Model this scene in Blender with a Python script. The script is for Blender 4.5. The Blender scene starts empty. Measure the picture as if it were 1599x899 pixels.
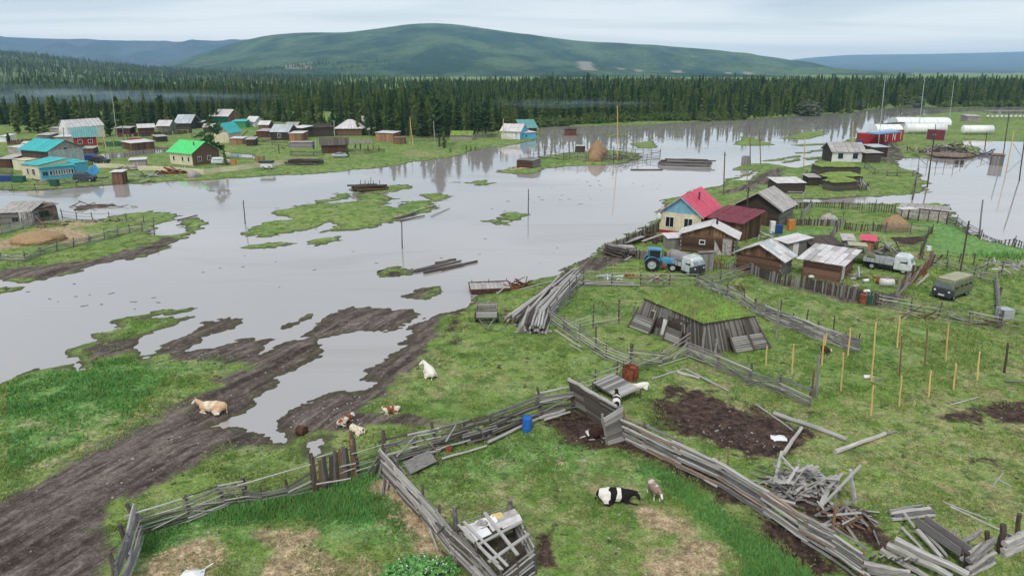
import bpy, bmesh, math, random
import numpy as np
from mathutils import Vector, Matrix, Quaternion
random.seed(7); rng = np.random.default_rng(7)
R = math.radians
SC = bpy.context.scene
COL = SC.collection

# ---------------------------------------------------------------- camera, sky, sun, exposure
CH = 22.0; FPX = 1080.0; HZ = 108.0
PIT = math.atan((449.5 - HZ) / FPX)
cp, sp = math.cos(PIT), math.sin(PIT)
cam_d = bpy.data.cameras.new('camera'); cam = bpy.data.objects.new('camera', cam_d); COL.objects.link(cam)
cam.location = (0, 0, CH); cam.rotation_euler = (math.pi / 2 - PIT, 0, 0)
cam_d.sensor_fit = 'HORIZONTAL'; cam_d.sensor_width = 36.0; cam_d.lens = 36.0 * FPX / 1599.0
cam_d.clip_start = 0.5; cam_d.clip_end = 60000
SC.camera = cam
SC.view_settings.view_transform = 'Standard'; SC.view_settings.look = 'None'
SC.view_settings.exposure = 0.36
SC.render.engine = 'CYCLES'; SC.cycles.volume_bounces = 2; SC.view_settings.gamma = 1.0
SC.render.resolution_x = 1024; SC.render.resolution_y = 575
SUN_EL, SUN_AZ = R(52), R(200)            # high, behind and to the left, through thin cloud
W = bpy.data.worlds.new("World"); SC.world = W; W.use_nodes = True
wn = W.node_tree; wn.nodes.clear()
def N(nt, t, **kw):
    n = nt.nodes.new(t)
    for k, v in kw.items():
        if k.startswith('i_'):
            key = k[2:]; key = int(key) if key.isdigit() else key.replace('_', ' ')
            n.inputs[key].default_value = v
        else: setattr(n, k, v)
    return n
def world():
    L = wn.links.new
    out = N(wn, 'ShaderNodeOutputWorld'); bg = N(wn, 'ShaderNodeBackground'); bg.inputs[1].default_value = 0.1
    sky = N(wn, 'ShaderNodeTexSky', sky_type='NISHITA', sun_disc=False, sun_elevation=SUN_EL, sun_rotation=SUN_AZ,
            air_density=1.0, dust_density=1.5, ozone_density=1.5)
    tc = N(wn, 'ShaderNodeTexCoord'); sep = N(wn, 'ShaderNodeSeparateXYZ'); L(tc.outputs['Generated'], sep.inputs[0])
    # cloud sheet: project the view direction on a plane high above
    zc = N(wn, 'ShaderNodeMath', operation='MAXIMUM'); L(sep.outputs[2], zc.inputs[0]); zc.inputs[1].default_value = 0.0
    za = N(wn, 'ShaderNodeMath', operation='ADD'); L(zc.outputs[0], za.inputs[0]); za.inputs[1].default_value = 0.06
    dx = N(wn, 'ShaderNodeMath', operation='DIVIDE'); L(sep.outputs[0], dx.inputs[0]); L(za.outputs[0], dx.inputs[1])
    dy = N(wn, 'ShaderNodeMath', operation='DIVIDE'); L(sep.outputs[1], dy.inputs[0]); L(za.outputs[0], dy.inputs[1])
    cmb = N(wn, 'ShaderNodeCombineXYZ'); L(dx.outputs[0], cmb.inputs[0]); L(dy.outputs[0], cmb.inputs[1])
    mp = N(wn, 'ShaderNodeMapping'); mp.inputs['Scale'].default_value = (0.20, 0.42, 1); mp.inputs['Rotation'].default_value = (0, 0, R(18)); L(cmb.outputs[0], mp.inputs[0])
    no = N(wn, 'ShaderNodeTexNoise', i_Scale=1.0, i_Detail=5.0, i_Roughness=0.5, i_Distortion=0.5); L(mp.outputs[0], no.inputs['Vector'])
    cr = N(wn, 'ShaderNodeValToRGB'); L(no.outputs[0], cr.inputs[0])
    cr.color_ramp.elements[0].position = 0.41; cr.color_ramp.elements[0].color = (5.0, 5.8, 6.4, 1)
    cr.color_ramp.elements[1].position = 0.58; cr.color_ramp.elements[1].color = (7.6, 7.9, 8.2, 1)
    mx = N(wn, 'ShaderNodeMix', data_type='RGBA'); mx.inputs[0].default_value = 0.9
    hz = N(wn, 'ShaderNodeMapRange', i_From_Min=0.0, i_From_Max=.075, i_To_Min=.85, i_To_Max=0.0); L(sep.outputs[2], hz.inputs[0])
    m3 = N(wn, 'ShaderNodeMix', data_type='RGBA'); m3.inputs[7].default_value = (12.6, 11.6, 10.9, 1); L(hz.outputs[0], m3.inputs[0]); L(cr.outputs[0], m3.inputs[6])
    L(sky.outputs[0], mx.inputs[6]); L(m3.outputs[2], mx.inputs[7]); L(mx.outputs[2], bg.inputs[0]); L(bg.outputs[0], out.inputs[0])
world()
sl = bpy.data.lights.new('sun', 'SUN'); sl.energy = 1.5; sl.angle = R(10); sl.color = (1.0, 0.96, 0.90)
so = bpy.data.objects.new('sun', sl); COL.objects.link(so)
_sd = Vector((math.sin(SUN_AZ) * math.cos(SUN_EL), math.cos(SUN_AZ) * math.cos(SUN_EL), math.sin(SUN_EL)))
so.rotation_euler = (-_sd).to_track_quat('-Z', 'Y').to_euler()

# ---------------------------------------------------------------- pixel <-> place
def ray(px, py):
    x = (px - 799.5) / FPX; y = (449.5 - py) / FPX
    return Vector((x, cp + y * sp, -sp + y * cp))
def G(px, py, z=0.0):
    d = ray(px, py); t = (z - CH) / d.z
    return Vector((d.x * t, d.y * t, z))
def ztop(b, ty):        # height of the point above b that shows in picture row ty
    k = (449.5 - ty) / FPX
    return CH + b[1] * (k * cp - sp) / (cp + k * sp)
def vnoise(x, y, seed=0):
    xi = np.floor(x).astype(np.int64); yi = np.floor(y).astype(np.int64); fx = x - xi; fy = y - yi
    fx = fx * fx * (3 - 2 * fx); fy = fy * fy * (3 - 2 * fy)
    def h(a, b):
        n = (a * 374761393 + b * 668265263 + seed * 69069) & 0xffffffff
        n = ((n ^ (n >> 13)) * 1274126177) & 0xffffffff
        return ((n ^ (n >> 16)) & 0xffff) / 65535.0 * 2 - 1
    return (h(xi, yi) * (1 - fx) + h(xi + 1, yi) * fx) * (1 - fy) + (h(xi, yi + 1) * (1 - fx) + h(xi + 1, yi + 1) * fx) * fy
def wpoly(pts): return np.array([G(*p)[:2] for p in pts])
def sdpoly(X, Y, poly, lim=8.0):   # signed distance, + inside
    out = np.full(X.shape, -lim)
    x0, y0 = poly.min(0) - lim; x1, y1 = poly.max(0) + lim
    m = (X > x0) & (X < x1) & (Y > y0) & (Y < y1)
    if not m.any(): return out
    x = X[m]; y = Y[m]; d2 = np.full(x.shape, lim * lim); ins = np.zeros(x.shape, bool)
    for i in range(len(poly)):
        ax, ay = poly[i - 1]; bx, by = poly[i]; ex, ey = bx - ax, by - ay
        t = np.clip(((x - ax) * ex + (y - ay) * ey) / (ex * ex + ey * ey + 1e-9), 0, 1)
        d2 = np.minimum(d2, (x - ax - t * ex) ** 2 + (y - ay - t * ey) ** 2)
        c = (ay > y) != (by > y)
        if abs(ey) > 1e-9: ins ^= c & (x < ex * (y - ay) / ey + ax)
    out[m] = np.where(ins, 1, -1) * np.sqrt(d2)
    return out
LAND = [
 [(-900,300),(0,298),(40,299),(90,296),(150,290),(200,287),(290,283),(330,281),(400,276),(450,274),(505,271),(550,265),(580,264),(620,259),(640,254),(695,247),(725,241),(737,236),(762,231),(787,229),(830,221),(848,216),(842,204),(848,198),(1000,195),(1100,190),(1180,186),(1250,181),(1330,176),(1375,169),(1430,168),(2300,163),(2300,110),(-900,110)],
 [(-500,345),(0,345),(60,342),(98,342),(130,343),(170,342),(185,335),(235,329),(275,335),(265,345),(245,350),(243,366),(277,366),(285,360),(281,347),(300,342),(330,350),(317,360),(295,368),(270,380),(250,396),(205,408),(195,404),(150,411),(135,422),(100,432),(60,438),(30,441),(0,436),(-500,420)],
 [(112,328),(125,322),(150,320),(184,317),(185,321),(150,325),(120,331)],
 [(-20,452),(10,449),(38,450),(36,453),(8,456),(-20,460)],
 [(426,330),(462,322),(500,317),(540,316),(560,314),(557,304),(580,301),(600,305),(622,311),(607,314),(605,320),(617,325),(625,315),(665,312),(650,303),(682,301),(705,306),(697,312),(677,317),(685,325),(670,330),(615,345),(585,348),(588,354),(535,361),(507,362),(525,352),(510,348),(487,358),(450,365),(442,370),(410,373),(375,371),(362,364),(400,352),(415,345),(450,342),(426,336)],
 [(385,385),(415,379),(470,374),(455,382),(430,387),(395,390)],
 [(487,379),(495,373),(525,371),(528,375),(510,379),(495,383)],
 [(493,314),(530,308),(525,302),(545,301),(543,311),(500,316)],
 [(548,295),(560,288),(600,290),(640,288),(641,292),(620,300),(590,303),(555,300)],
 [(702,285),(757,282),(776,286),(762,290),(732,288)],
 [(775,341),(790,332),(825,335),(820,342),(800,344)],[(752,344),(775,344),(778,347),(756,347)],[(765,350),(790,347),(790,351)],
 [(590,427),(620,419),(645,423),(640,429),(600,431)],[(635,462),(660,450),(683,449),(690,455),(668,465)],
 [(768,269),(797,262),(815,258),(838,252),(842,244),(900,237),(950,235),(1000,239),(1004,247),(985,255),(940,258),(885,260),(850,264),(835,270),(805,273)],
 [(983,224),(1015,220),(1026,225),(1025,231),(995,232)],[(940,212),(980,208),(984,210),(950,214)],
 [(1147,226),(1156,214),(1175,215),(1194,221),(1210,227),(1170,228)],[(1220,217),(1252,206),(1284,205),(1292,210),(1259,218)],
 [(1259,235),(1290,233),(1297,236),(1270,237)],[(1191,252),(1215,247),(1247,243),(1250,245),(1220,251)],[(1240,238),(1265,237),(1268,239),(1245,240)],[(1215,255),(1235,250),(1246,247),(1248,250),(1225,256)],[(1255,247),(1290,243),(1300,246),(1262,250)],[(1232,226.5),(1300,223.5),(1310,225),(1250,229)],
 # near land and the right-hand shore
 [(-900,760),(-300,660),(0,600),(50,582),(107,574),(111,580),(128,577),(138,560),(125,555),(97,554),(112,546),(155,532),(150,521),(172,519),(190,512),(177,502),(190,497),(225,490),(265,481),(302,480),(297,486),(255,492),(222,497),(262,497),(303,493),(275,507),(245,519),(225,530),(221,545),(217,560),(227,562),(240,549),(262,532),(300,517),(320,505),(355,497),(370,502),(360,511),(325,522),(312,534),(305,543),(332,542),(352,536),(375,527),(402,527),(425,525),(440,510),(485,490),(489,493),(467,507),(450,515),(430,530),(405,553),(425,540),(450,530),(468,525),(475,518),(500,502),(520,490),(545,480),(575,480),(612,486),(645,487),(651,492),(640,500),(617,511),(590,517),(550,521),(525,525),(497,530),(512,547),(500,557),(450,584),(427,590),(432,597),(400,625),(380,642),(334,665),(346,671),(363,666),(401,672),(418,689),(445,689),(458,676),(429,661),(440,650),(479,631),(517,616),(550,611),(570,609),(588,598),(561,592),(572,576),(603,557),(615,550),(640,535),(645,525),(650,510),(662,497),(687,490),(707,486),(722,480),(727,472),(735,466),(757,460),(785,452),(800,449),(830,440),(860,432),(885,422),(910,410),(938,398),(937,384),(985,361),(1022,341),(1040,310),(1092,296),(1128,292),(1142,280),(1182,266),(1137,267),(1160,257),(1202,255),(1221,258),(1242,262),(1272,256),(1281,250),(1297,240),(1300,228),(1320,220),(1345,212),(1368,200),(1400,186),(1440,180),(1480,176),(1530,175),(1560,178),(2300,178),(2300,1200),(800,2600),(-900,2600)],
]
WATER = [[(122,243),(165,240),(200,237),(250,231),(275,232),(262,237),(225,242),(165,249),(122,250)],[(350,238),(395,242),(398,247),(352,244)],
 [(2300,221),(1599,221),(1547,220),(1500,219),(1505,226),(1528,230),(1532,243),(1505,248),(1470,247),(1440,246),(1407,249),(1400,255),(1405,262),(1432,268),(1436,278),(1446,286),(1447,300),(1425,304),(1353,307),(1300,312),(1240,312),(1240,316),(1300,317),(1400,318),(1478,318),(1484,335),(1495,350),(1533,372),(1560,380),(1599,388),(2300,470)],
 [(1142,283),(1160,277),(1183,268),(1182,272),(1160,282)],[(488,690),(497,688),(499,706),(490,708)]]
LP = [wpoly([(x, max(y, 111)) for x, y in p]) for p in LAND]; WP = [wpoly(p) for p in WATER]
def landsd(X, Y):
    sd = np.full(X.shape, -8.0)
    for p in LP: sd = np.maximum(sd, sdpoly(X, Y, p))
    for p in WP: sd = np.minimum(sd, -sdpoly(X, Y, p))
    return np.where(Y > 2600, 8.0, sd)
def height(X, Y):
    D = np.sqrt(X * X + Y * Y); sd = landsd(X, Y)
    k = np.clip(D / 60, 0.6, 3)
    n = vnoise(X * .9, Y * .9, 1) * .34 + vnoise(X * 2.7, Y * 2.7, 2) * .2 + vnoise(X / 5, Y / 5, 3) * .5
    u = X * .77 + Y * .64; v = -X * .64 + Y * .77
    n = n + np.where(D < 170, vnoise(u / 3.2, v * 1.3, 21) * .42 + vnoise(u / 1.3, v * 3.6, 22) * .30 + vnoise(u, v * 7, 23) * .14, 0)
    s = sd + n * np.clip(k, .6, 1.6)
    z = np.where(s > 0, 0.02 + np.clip(s * .11, 0, .34), np.clip(s * .12, -.5, 0))
    z = z + np.where(s > .2, vnoise(X / 9, Y / 9, 5) * .10 * np.clip(sd / 6, 0, 1) + vnoise(X * 1.3, Y * 1.3, 6) * .035 + vnoise(X * 4, Y * 4, 7) * .018, 0)
    return z, s
def hgt(x, y):
    z, s = height(np.array([x], float), np.array([y], float)); return float(z[0])
def P(px, py, dz=0.0):      # point of the ground shown at this pixel
    z = 0.3
    for _ in range(3):
        g = G(px, py, z); z = max(hgt(g.x, g.y), 0.0)
    g.z = z + dz; return g

# ---------------------------------------------------------------- object helpers
def props(o, label=None, cat=None, group=None, kind=None):
    if label: o['label'] = label
    if cat: o['category'] = cat
    if group: o['group'] = group
    if kind: o['kind'] = kind
    return o
def thing(name, label, cat, loc=(0, 0, 0), group=None, rz=0.0):
    o = bpy.data.objects.new(name, None); COL.objects.link(o); o.location = loc; o.rotation_euler = (0, 0, rz)
    o.empty_display_size = .2
    return props(o, label, cat, group)
def place(name, me, parent=None, M=None):      # M: matrix in world if no parent, else in the parent's frame
    o = bpy.data.objects.new(name, me); COL.objects.link(o)
    if parent is not None: o.parent = parent
    if M is not None: o.matrix_basis = M
    return o
class MB:
    def __init__(s): s.v = []; s.f = []; s.m = []; s.mats = []
    def mi(s, mat):
        if mat is None: return 0
        if mat not in s.mats: s.mats.append(mat)
        return s.mats.index(mat)
    def add(s, vs, fs, mat=None):
        b = len(s.v); s.v += [tuple(v) for v in vs]; k = s.mi(mat)
        for f in fs: s.f.append([b + i for i in f]); s.m.append(k)
        return s
    def box(s, x0, x1, y0, y1, z0, z1, mat=None, M=None):
        vs = [Vector(p) for p in ((x0,y0,z0),(x1,y0,z0),(x1,y1,z0),(x0,y1,z0),(x0,y0,z1),(x1,y0,z1),(x1,y1,z1),(x0,y1,z1))]
        if M: vs = [M @ v for v in vs]
        return s.add(vs, [(3,2,1,0),(4,5,6,7),(0,1,5,4),(1,2,6,5),(2,3,7,6),(3,0,4,7)], mat)
    def cyl(s, a, b, r0, r1=None, n=8, mat=None, cap=True):
        a = Vector(a); b = Vector(b); r1 = r0 if r1 is None else r1; d = (b - a)
        q = d.to_track_quat('Z', 'Y'); vs = []
        for c, r in ((a, r0), (b, r1)):
            for i in range(n):
                t = 2 * math.pi * i / n; vs.append(c + q @ Vector((math.cos(t) * r, math.sin(t) * r, 0)))
        fs = [(i, (i + 1) % n, n + (i + 1) % n, n + i) for i in range(n)]
        if cap: fs += [tuple(range(n - 1, -1, -1)), tuple(range(n, 2 * n))]
        return s.add(vs, fs, mat)
    def ball(s, c, r, n=8, m=5, sc=(1, 1, 1), mat=None, M=None):
        vs = []; fs = []
        for j in range(m + 1):
            ph = math.pi * j / m
            for i in range(n):
                t = 2 * math.pi * i / n
                p = Vector((math.sin(ph) * math.cos(t) * sc[0] * r, math.sin(ph) * math.sin(t) * sc[1] * r, math.cos(ph) * sc[2] * r))
                if M: p = M @ p
                vs.append(Vector(c) + p)
        for j in range(m):
            for i in range(n): fs.append((j*n+i, (j+1)*n+i, (j+1)*n+(i+1)%n, j*n+(i+1)%n))
        return s.add(vs, fs, mat)
    def prism(s, prof, y0, y1, mat=None):     # profile in x,z extruded along y
        n = len(prof); vs = [(x, y0, z) for x, z in prof] + [(x, y1, z) for x, z in prof]
        fs = [tuple(range(n)), tuple(range(2*n-1, n-1, -1))] + [(i, n+i, n+(i+1)%n, (i+1)%n) for i in range(n)]
        return s.add(vs, fs, mat)
    def mesh(s, name='mesh', mat=None, smooth=False):
        me = bpy.data.meshes.new(name); me.from_pydata(s.v, [], s.f)
        for m in (s.mats or ([mat] if mat else [])): me.materials.append(m)
        if s.mats: me.polygons.foreach_set('material_index', s.m)
        if smooth: me.polygons.foreach_set('use_smooth', [True] * len(me.polygons))
        me.update(); return me
    def obj(s, name, mat=None, parent=None, M=None, smooth=False):
        return place(name, s.mesh(name, mat, smooth), parent, M)
def npmesh(name, V, F, mat=None, smooth=False):
    me = bpy.data.meshes.new(name); F = np.asarray(F, np.int32); k = F.shape[1]
    me.vertices.add(len(V)); me.vertices.foreach_set('co', np.asarray(V, np.float32).ravel())
    me.loops.add(F.size); me.loops.foreach_set('vertex_index', F.ravel())
    me.polygons.add(len(F)); me.polygons.foreach_set('loop_start', np.arange(0, F.size, k, dtype=np.int32))
    me.polygons.foreach_set('loop_total', np.full(len(F), k, np.int32))
    if smooth: me.polygons.foreach_set('use_smooth', np.ones(len(F), bool))
    if mat: me.materials.append(mat)
    me.update(); me.validate(); return me

# ---------------------------------------------------------------- materials
MATS = {}
def mat_new(name):
    m = bpy.data.materials.new(name); m.use_nodes = True; nt = m.node_tree
    b = nt.nodes['Principled BSDF']; MATS[name] = m; return m, nt, b
def simple(name, col, rough=.8, var=.12, scale=6.0, stretch=(1, 1, 1), metal=0.0, bump=.0, col2=None, dirt=0.05, rnd=.15, spec=.3):
    """paint, wood, metal...: base colour with grain, blotches and a small tint that differs from piece to piece"""
    m, nt, b = mat_new(name); L = nt.links.new
    tc = N(nt, 'ShaderNodeTexCoord'); mp = N(nt, 'ShaderNodeMapping'); mp.inputs['Scale'].default_value = stretch; L(tc.outputs['Object'], mp.inputs[0])
    oi = N(nt, 'ShaderNodeObjectInfo')
    off = N(nt, 'ShaderNodeVectorMath', operation='SCALE'); L(oi.outputs['Location'], off.inputs[0]); off.inputs['Scale'].default_value = 1.7
    ad = N(nt, 'ShaderNodeVectorMath', operation='ADD'); L(mp.outputs[0], ad.inputs[0]); L(off.outputs[0], ad.inputs[1])
    n1 = N(nt, 'ShaderNodeTexNoise', i_Scale=scale, i_Detail=5.0, i_Roughness=.65); L(ad.outputs[0], n1.inputs['Vector'])
    mx = N(nt, 'ShaderNodeMix', data_type='RGBA'); c = Vector(col)
    c2 = Vector(col2) if col2 else c * (1 - var * 3.2)
    mx.inputs[6].default_value = (*c2, 1); mx.inputs[7].default_value = (*(c * (1 + var)), 1)
    mr = N(nt, 'ShaderNodeMapRange', i_From_Min=.34, i_From_Max=.66); L(n1.outputs[0], mr.inputs[0]); L(mr.outputs[0], mx.inputs[0])
    hs = N(nt, 'ShaderNodeHueSaturation'); L(mx.outputs[2], hs.inputs['Color'])
    gi = N(nt, 'ShaderNodeNewGeometry'); fr = N(nt, 'ShaderNodeMath', operation='ADD'); L(oi.outputs['Random'], fr.inputs[0]); L(gi.outputs['Random Per Island'], fr.inputs[1]); mv = N(nt, 'ShaderNodeMapRange', i_To_Min=1 - rnd * 1.6, i_To_Max=1 + rnd * 1.2, i_From_Max=2.0); L(fr.outputs[0], mv.inputs[0]); L(mv.outputs[0], hs.inputs['Value'])
    outc = hs.outputs[0]
    if dirt:
        n2 = N(nt, 'ShaderNodeTexNoise', i_Scale=scale * .23, i_Detail=4.0); L(ad.outputs[0], n2.inputs['Vector'])
        r2 = N(nt, 'ShaderNodeMapRange', i_From_Min=.46, i_From_Max=.7, i_To_Max=dirt); L(n2.outputs[0], r2.inputs[0])
        m2 = N(nt, 'ShaderNodeMix', data_type='RGBA'); m2.inputs[7].default_value = (.09, .07, .055, 1); L(outc, m2.inputs[6]); L(r2.outputs[0], m2.inputs[0]); outc = m2.outputs[2]
    L(outc, b.inputs['Base Color']); b.inputs['Roughness'].default_value = rough; b.inputs['Metallic'].default_value = metal
    b.inputs['Specular IOR Level'].default_value = spec
    if bump:
        bp = N(nt, 'ShaderNodeBump', i_Strength=bump, i_Distance=.02); L(n1.outputs[0], bp.inputs['Height']); L(bp.outputs[0], b.inputs['Normal'])
    return m
GR = (14, 14, 1.2)
M_grey = simple('weathered_wood', (.265, .248, .235), .9, .22, 3.0, GR, bump=.5, rnd=.42, col2=(.10, .092, .085))
M_pale = simple('bleached_wood', (.46, .44, .42), .9, .15, 3.0, GR, bump=.4, rnd=.2, col2=(.27, .25, .23))
M_dark = simple('dark_wood', (.085, .065, .052), .9, .2, 3.0, GR, bump=.4, rnd=.3)
M_post = simple('post_wood', (.125, .105, .09), .9, .2, 3.0, GR, bump=.4, rnd=.3)
M_brown = simple('brown_wood', (.21, .115, .07), .85, .2, 3.0, GR, bump=.4, rnd=.55, col2=(.07, .042, .03))
M_orange = simple('orange_wood', (.36, .20, .11), .85, .2, 3.0, GR, bump=.3, rnd=.5, col2=(.13, .07, .045))
M_fresh = simple('fresh_wood', (.72, .50, .21), .8, .1, 3.0, GR, bump=.2, rnd=.2)
M_redwood = simple('red_brown_wood', (.135, .062, .045), .85, .2, 3.0, GR, bump=.3, rnd=.3)
M_soil = simple('clay_render', (.23, .17, .13), .95, .2, 2.0, bump=.6)
M_hay = simple('hay', (.36, .24, .125), .95, .2, 7.0, (1, 1, .3), bump=1.0, col2=(.2, .13, .07))
M_haydark = simple('old_hay', (.22, .15, .075), .95, .2, 7.0, (1, 1, .3), bump=1.0, col2=(.12, .08, .04))
M_rust = simple('rusty_metal', (.30, .09, .04), .8, .2, 4.0, bump=.3)
M_brustd = simple('dark_rust', (.12, .05, .035), .85, .25, 5.0, bump=.3)
M_tyre = simple('rubber', (.025, .024, .024), .85, .15, 6.0)
M_iron = simple('dark_iron', (.06, .058, .06), .6, .2, 5.0, metal=.3)
M_glass = simple('window_glass', (.02, .025, .03), .12, .1, 1.0, spec=.6)
M_white = simple('white_paint', (.76, .76, .74), .6, .05, 3.0, dirt=.25, rnd=.05)
M_cream = simple('cream_paint', (.72, .65, .46), .7, .06, 3.0, dirt=.2, rnd=.06)
M_asb = simple('asbestos_sheet', (.46, .43, .41), .9, .12, 3.0, (1, 1, 1), col2=(.29, .27, .255), rnd=.14, dirt=.2)
M_asbw = simple('pale_roof_sheet', (.66, .63, .62), .85, .08, 3.0, col2=(.48, .45, .44), rnd=.08, dirt=.12)
M_steel = simple('galvanised_sheet', (.50, .54, .56), .5, .1, 3.0, metal=.2, dirt=.1)
M_red = simple('red_roof_metal', (.66, .075, .14), .5, .08, 2.0, rnd=.03)
M_maroon = simple('maroon_roof', (.20, .045, .06), .7, .1, 2.0, rnd=.05)
M_redw = simple('red_paint', (.42, .03, .035), .7, .1, 3.0, rnd=.1, dirt=.2)
M_green = simple('bright_green_roof', (.08, .66, .18), .5, .06, 2.0, rnd=.03)
M_teal = simple('turquoise_roof', (.04, .46, .46), .5, .08, 2.0, rnd=.06)
M_tealg = simple('grey_green_roof', (.14, .33, .32), .6, .08, 2.0, rnd=.05)
M_sky = simple('light_blue_paint', (.22, .46, .60), .7, .12, 3.0, (6, 6, .6), rnd=.08)
M_cyan = simple('cyan_paint', (.13, .47, .68), .7, .08, 3.0, rnd=.05, dirt=.1)
M_blue = simple('blue_plastic', (.02, .16, .55), .45, .08, 3.0)
M_dgreen = simple('dark_green_paint', (.015, .11, .075), .6, .1, 3.0)
M_dblue = simple('dark_blue_paint', (.02, .06, .22), .5, .1, 3.0)
M_olive = simple('olive_paint', (.16, .18, .10), .6, .1, 3.0, dirt=.2)
M_khaki = simple('khaki_roof', (.42, .40, .26), .7, .08, 3.0, dirt=.2)
M_van = simple('dusty_white_paint', (.62, .66, .67), .4, .06, 3.0, dirt=.25, spec=.5)
M_trac = simple('tractor_blue', (.09, .27, .42), .5, .1, 3.0, dirt=.3)
M_vdark = simple('dark_grey_paint', (.05, .055, .065), .5, .1, 3.0)
M_gold = simple('orange_plastic', (.62, .22, .05), .6, .1, 3.0)
M_tarp = simple('white_sheet', (.82, .82, .82), .5, .04, 2.0)
M_btarp = simple('blue_tarp', (.08, .33, .62), .5, .1, 2.0)
M_concrete = simple('pale_rubble', (.45, .41, .38), .95, .2, 4.0, bump=.3)
# ---------------------------------------------------------------- ground
MASKS = {
 'mud': [([(-900,1100),(-300,850),(0,794),(60,760),(130,722),(200,690),(262,650),(300,640),(335,600),(390,575),(330,562),(262,570),(232,552),(245,535),(300,512),(355,490),(440,505),(490,488),(545,476),(660,480),(680,488),(735,468),(720,488),(690,500),(680,525),(665,560),(640,592),(600,622),(560,650),(640,655),(690,668),(600,676),(540,684),(470,684),(420,700),(345,700),(295,745),(250,772),(208,792),(178,835),(165,899),(120,1000),(-300,1600)], 1.0),
   ([(135,545),(190,530),(225,525),(222,548),(180,562),(140,562)], .8), ([(0,425),(130,410),(200,395),(262,370),(272,381),(205,409),(130,424),(60,439),(0,438)], 1.0), ([(-300,425),(0,425),(0,440),(-300,430)],1.0),
   ([(590,420),(690,445),(640,470),(600,430)], 1.0), ([(110,316),(186,316),(186,330),(110,332)], .9),
   ([(945,398),(985,385),(1010,405),(990,415),(960,420),(890,440),(885,424),(915,408)], .8), ([(1360,600),(1380,598),(1380,606),(1362,608)], .8),
   ([(1197,268),(1230,262),(1215,285),(1150,305),(1120,305),(1160,290)], .8),([(1228,312),(1400,306),(1400,322),(1228,322)],.9),
   ([(1290,440),(1420,470),(1425,480),(1380,490),(1320,480),(1230,455),(1180,446),(1190,436)], .75),([(1330,225),(1400,222),(1420,250),(1400,258),(1330,250)],.6)],
 'soil': [([(1015,630),(1060,618),(1120,625),(1170,640),(1225,662),(1290,685),(1270,700),(1225,735),(1190,742),(1140,720),(1080,692),(1040,662)], 1.0),
   ([(1440,672),(1470,650),(1530,640),(1620,630),(1700,650),(1640,675),(1500,665),(1460,682)], .9),
   ([(770,665),(850,655),(900,640),(950,668),(1000,690),(1060,722),(1130,760),(1210,808),(1300,870),(1350,920),(1270,920),(1190,840),(1110,780),(1040,735),(975,712),(930,712),(890,690),(850,668),(790,690),(720,712),(650,745),(625,740),(690,712)], .95),
   ([(1180,760),(1240,745),(1290,800),(1350,800),(1400,850),(1380,880),(1300,830),(1230,790)], 1.0),
   ([(830,830),(860,840),(880,899),(840,899),(835,860)], .8), ([(1500,720),(1560,720),(1560,740),(1510,735)], .6),([(1395,375),(1440,373),(1438,388),(1400,392)],.9),
   ([(700,470),(730,480),(740,540),(700,560),(690,520)], .55),([(780,480),(800,490),(800,515),(785,520)],.6),([(920,660),(990,670),(990,700),(950,710)],.8)],
 'tan': [([(1000,800),(1050,795),(1085,820),(1120,850),(1150,880),(1140,930),(1000,930),(985,880),(1040,850),(990,830)], .95), ([(200,915),(240,880),(310,852),(345,850),(370,870),(330,899),(300,940)], .9),
   ([(400,835),(440,822),(500,835),(470,870),(520,875),(540,899),(500,930),(390,930),(430,880)], .85), ([(590,765),(620,750),(650,780),(690,850),(720,899),(720,930),(640,930),(650,890),(625,830),(600,790)], .95),
   ([(560,870),(640,880),(640,930),(520,930),(500,890)], .7), ([(-100,385),(0,378),(60,362),(110,358),(150,375),(130,385),(60,385),(0,395),(-100,400)], .95), ([(98,344),(160,350),(150,356),(95,356)], .7),
   ([(795,262),(830,257),(838,262),(800,268)], .9), ([(900,760),(1000,760),(1000,800),(920,800)], .5), ([(1380,395),(1450,400),(1440,410),(1400,410)],.6), ([(640,236),(700,238),(690,246),(600,250)], .4), ([(840,760),(880,790),(870,830),(830,800)], .45), ([(1080,560),(1300,640),(1700,520),(1800,930),(1380,930),(1250,740),(1000,600)], .34), ([(560,520),(760,560),(860,600),(700,640),(560,640)], .30), ([(640,740),(1000,700),(1150,930),(640,930)], .33), ([(0,660),(200,640),(330,600),(200,700),(0,790)], .34), ([(1180,440),(1400,480),(1560,520),(1300,520)], .32)],
 'lush': [([(208,880),(215,830),(280,815),(360,800),(470,775),(560,745),(600,745),(640,810),(650,850),(560,830),(470,820),(380,830),(300,840),(240,880)], 1.0), ([(970,720),(1040,740),(1120,800),(1190,850),(1260,899),(1300,960),(1150,960),(1160,880),(1100,830),(1060,790),(1010,760)], 1.0),
   ([(1450,345),(1490,350),(1540,375),(1640,395),(1640,420),(1560,410),(1480,400),(1440,395)], .8), ([(1230,360),(1290,362),(1300,385),(1225,375)], .7), ([(0,640),(0,600),(110,575),(200,560),(280,590),(200,670),(90,720),(0,760)], .55),
   ([(640,730),(720,700),(840,680),(900,700),(980,730),(1000,760),(900,750),(760,760),(700,780)], .5), ([(1330,770),(1380,800),(1420,850),(1380,840)], .5)],
}
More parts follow.
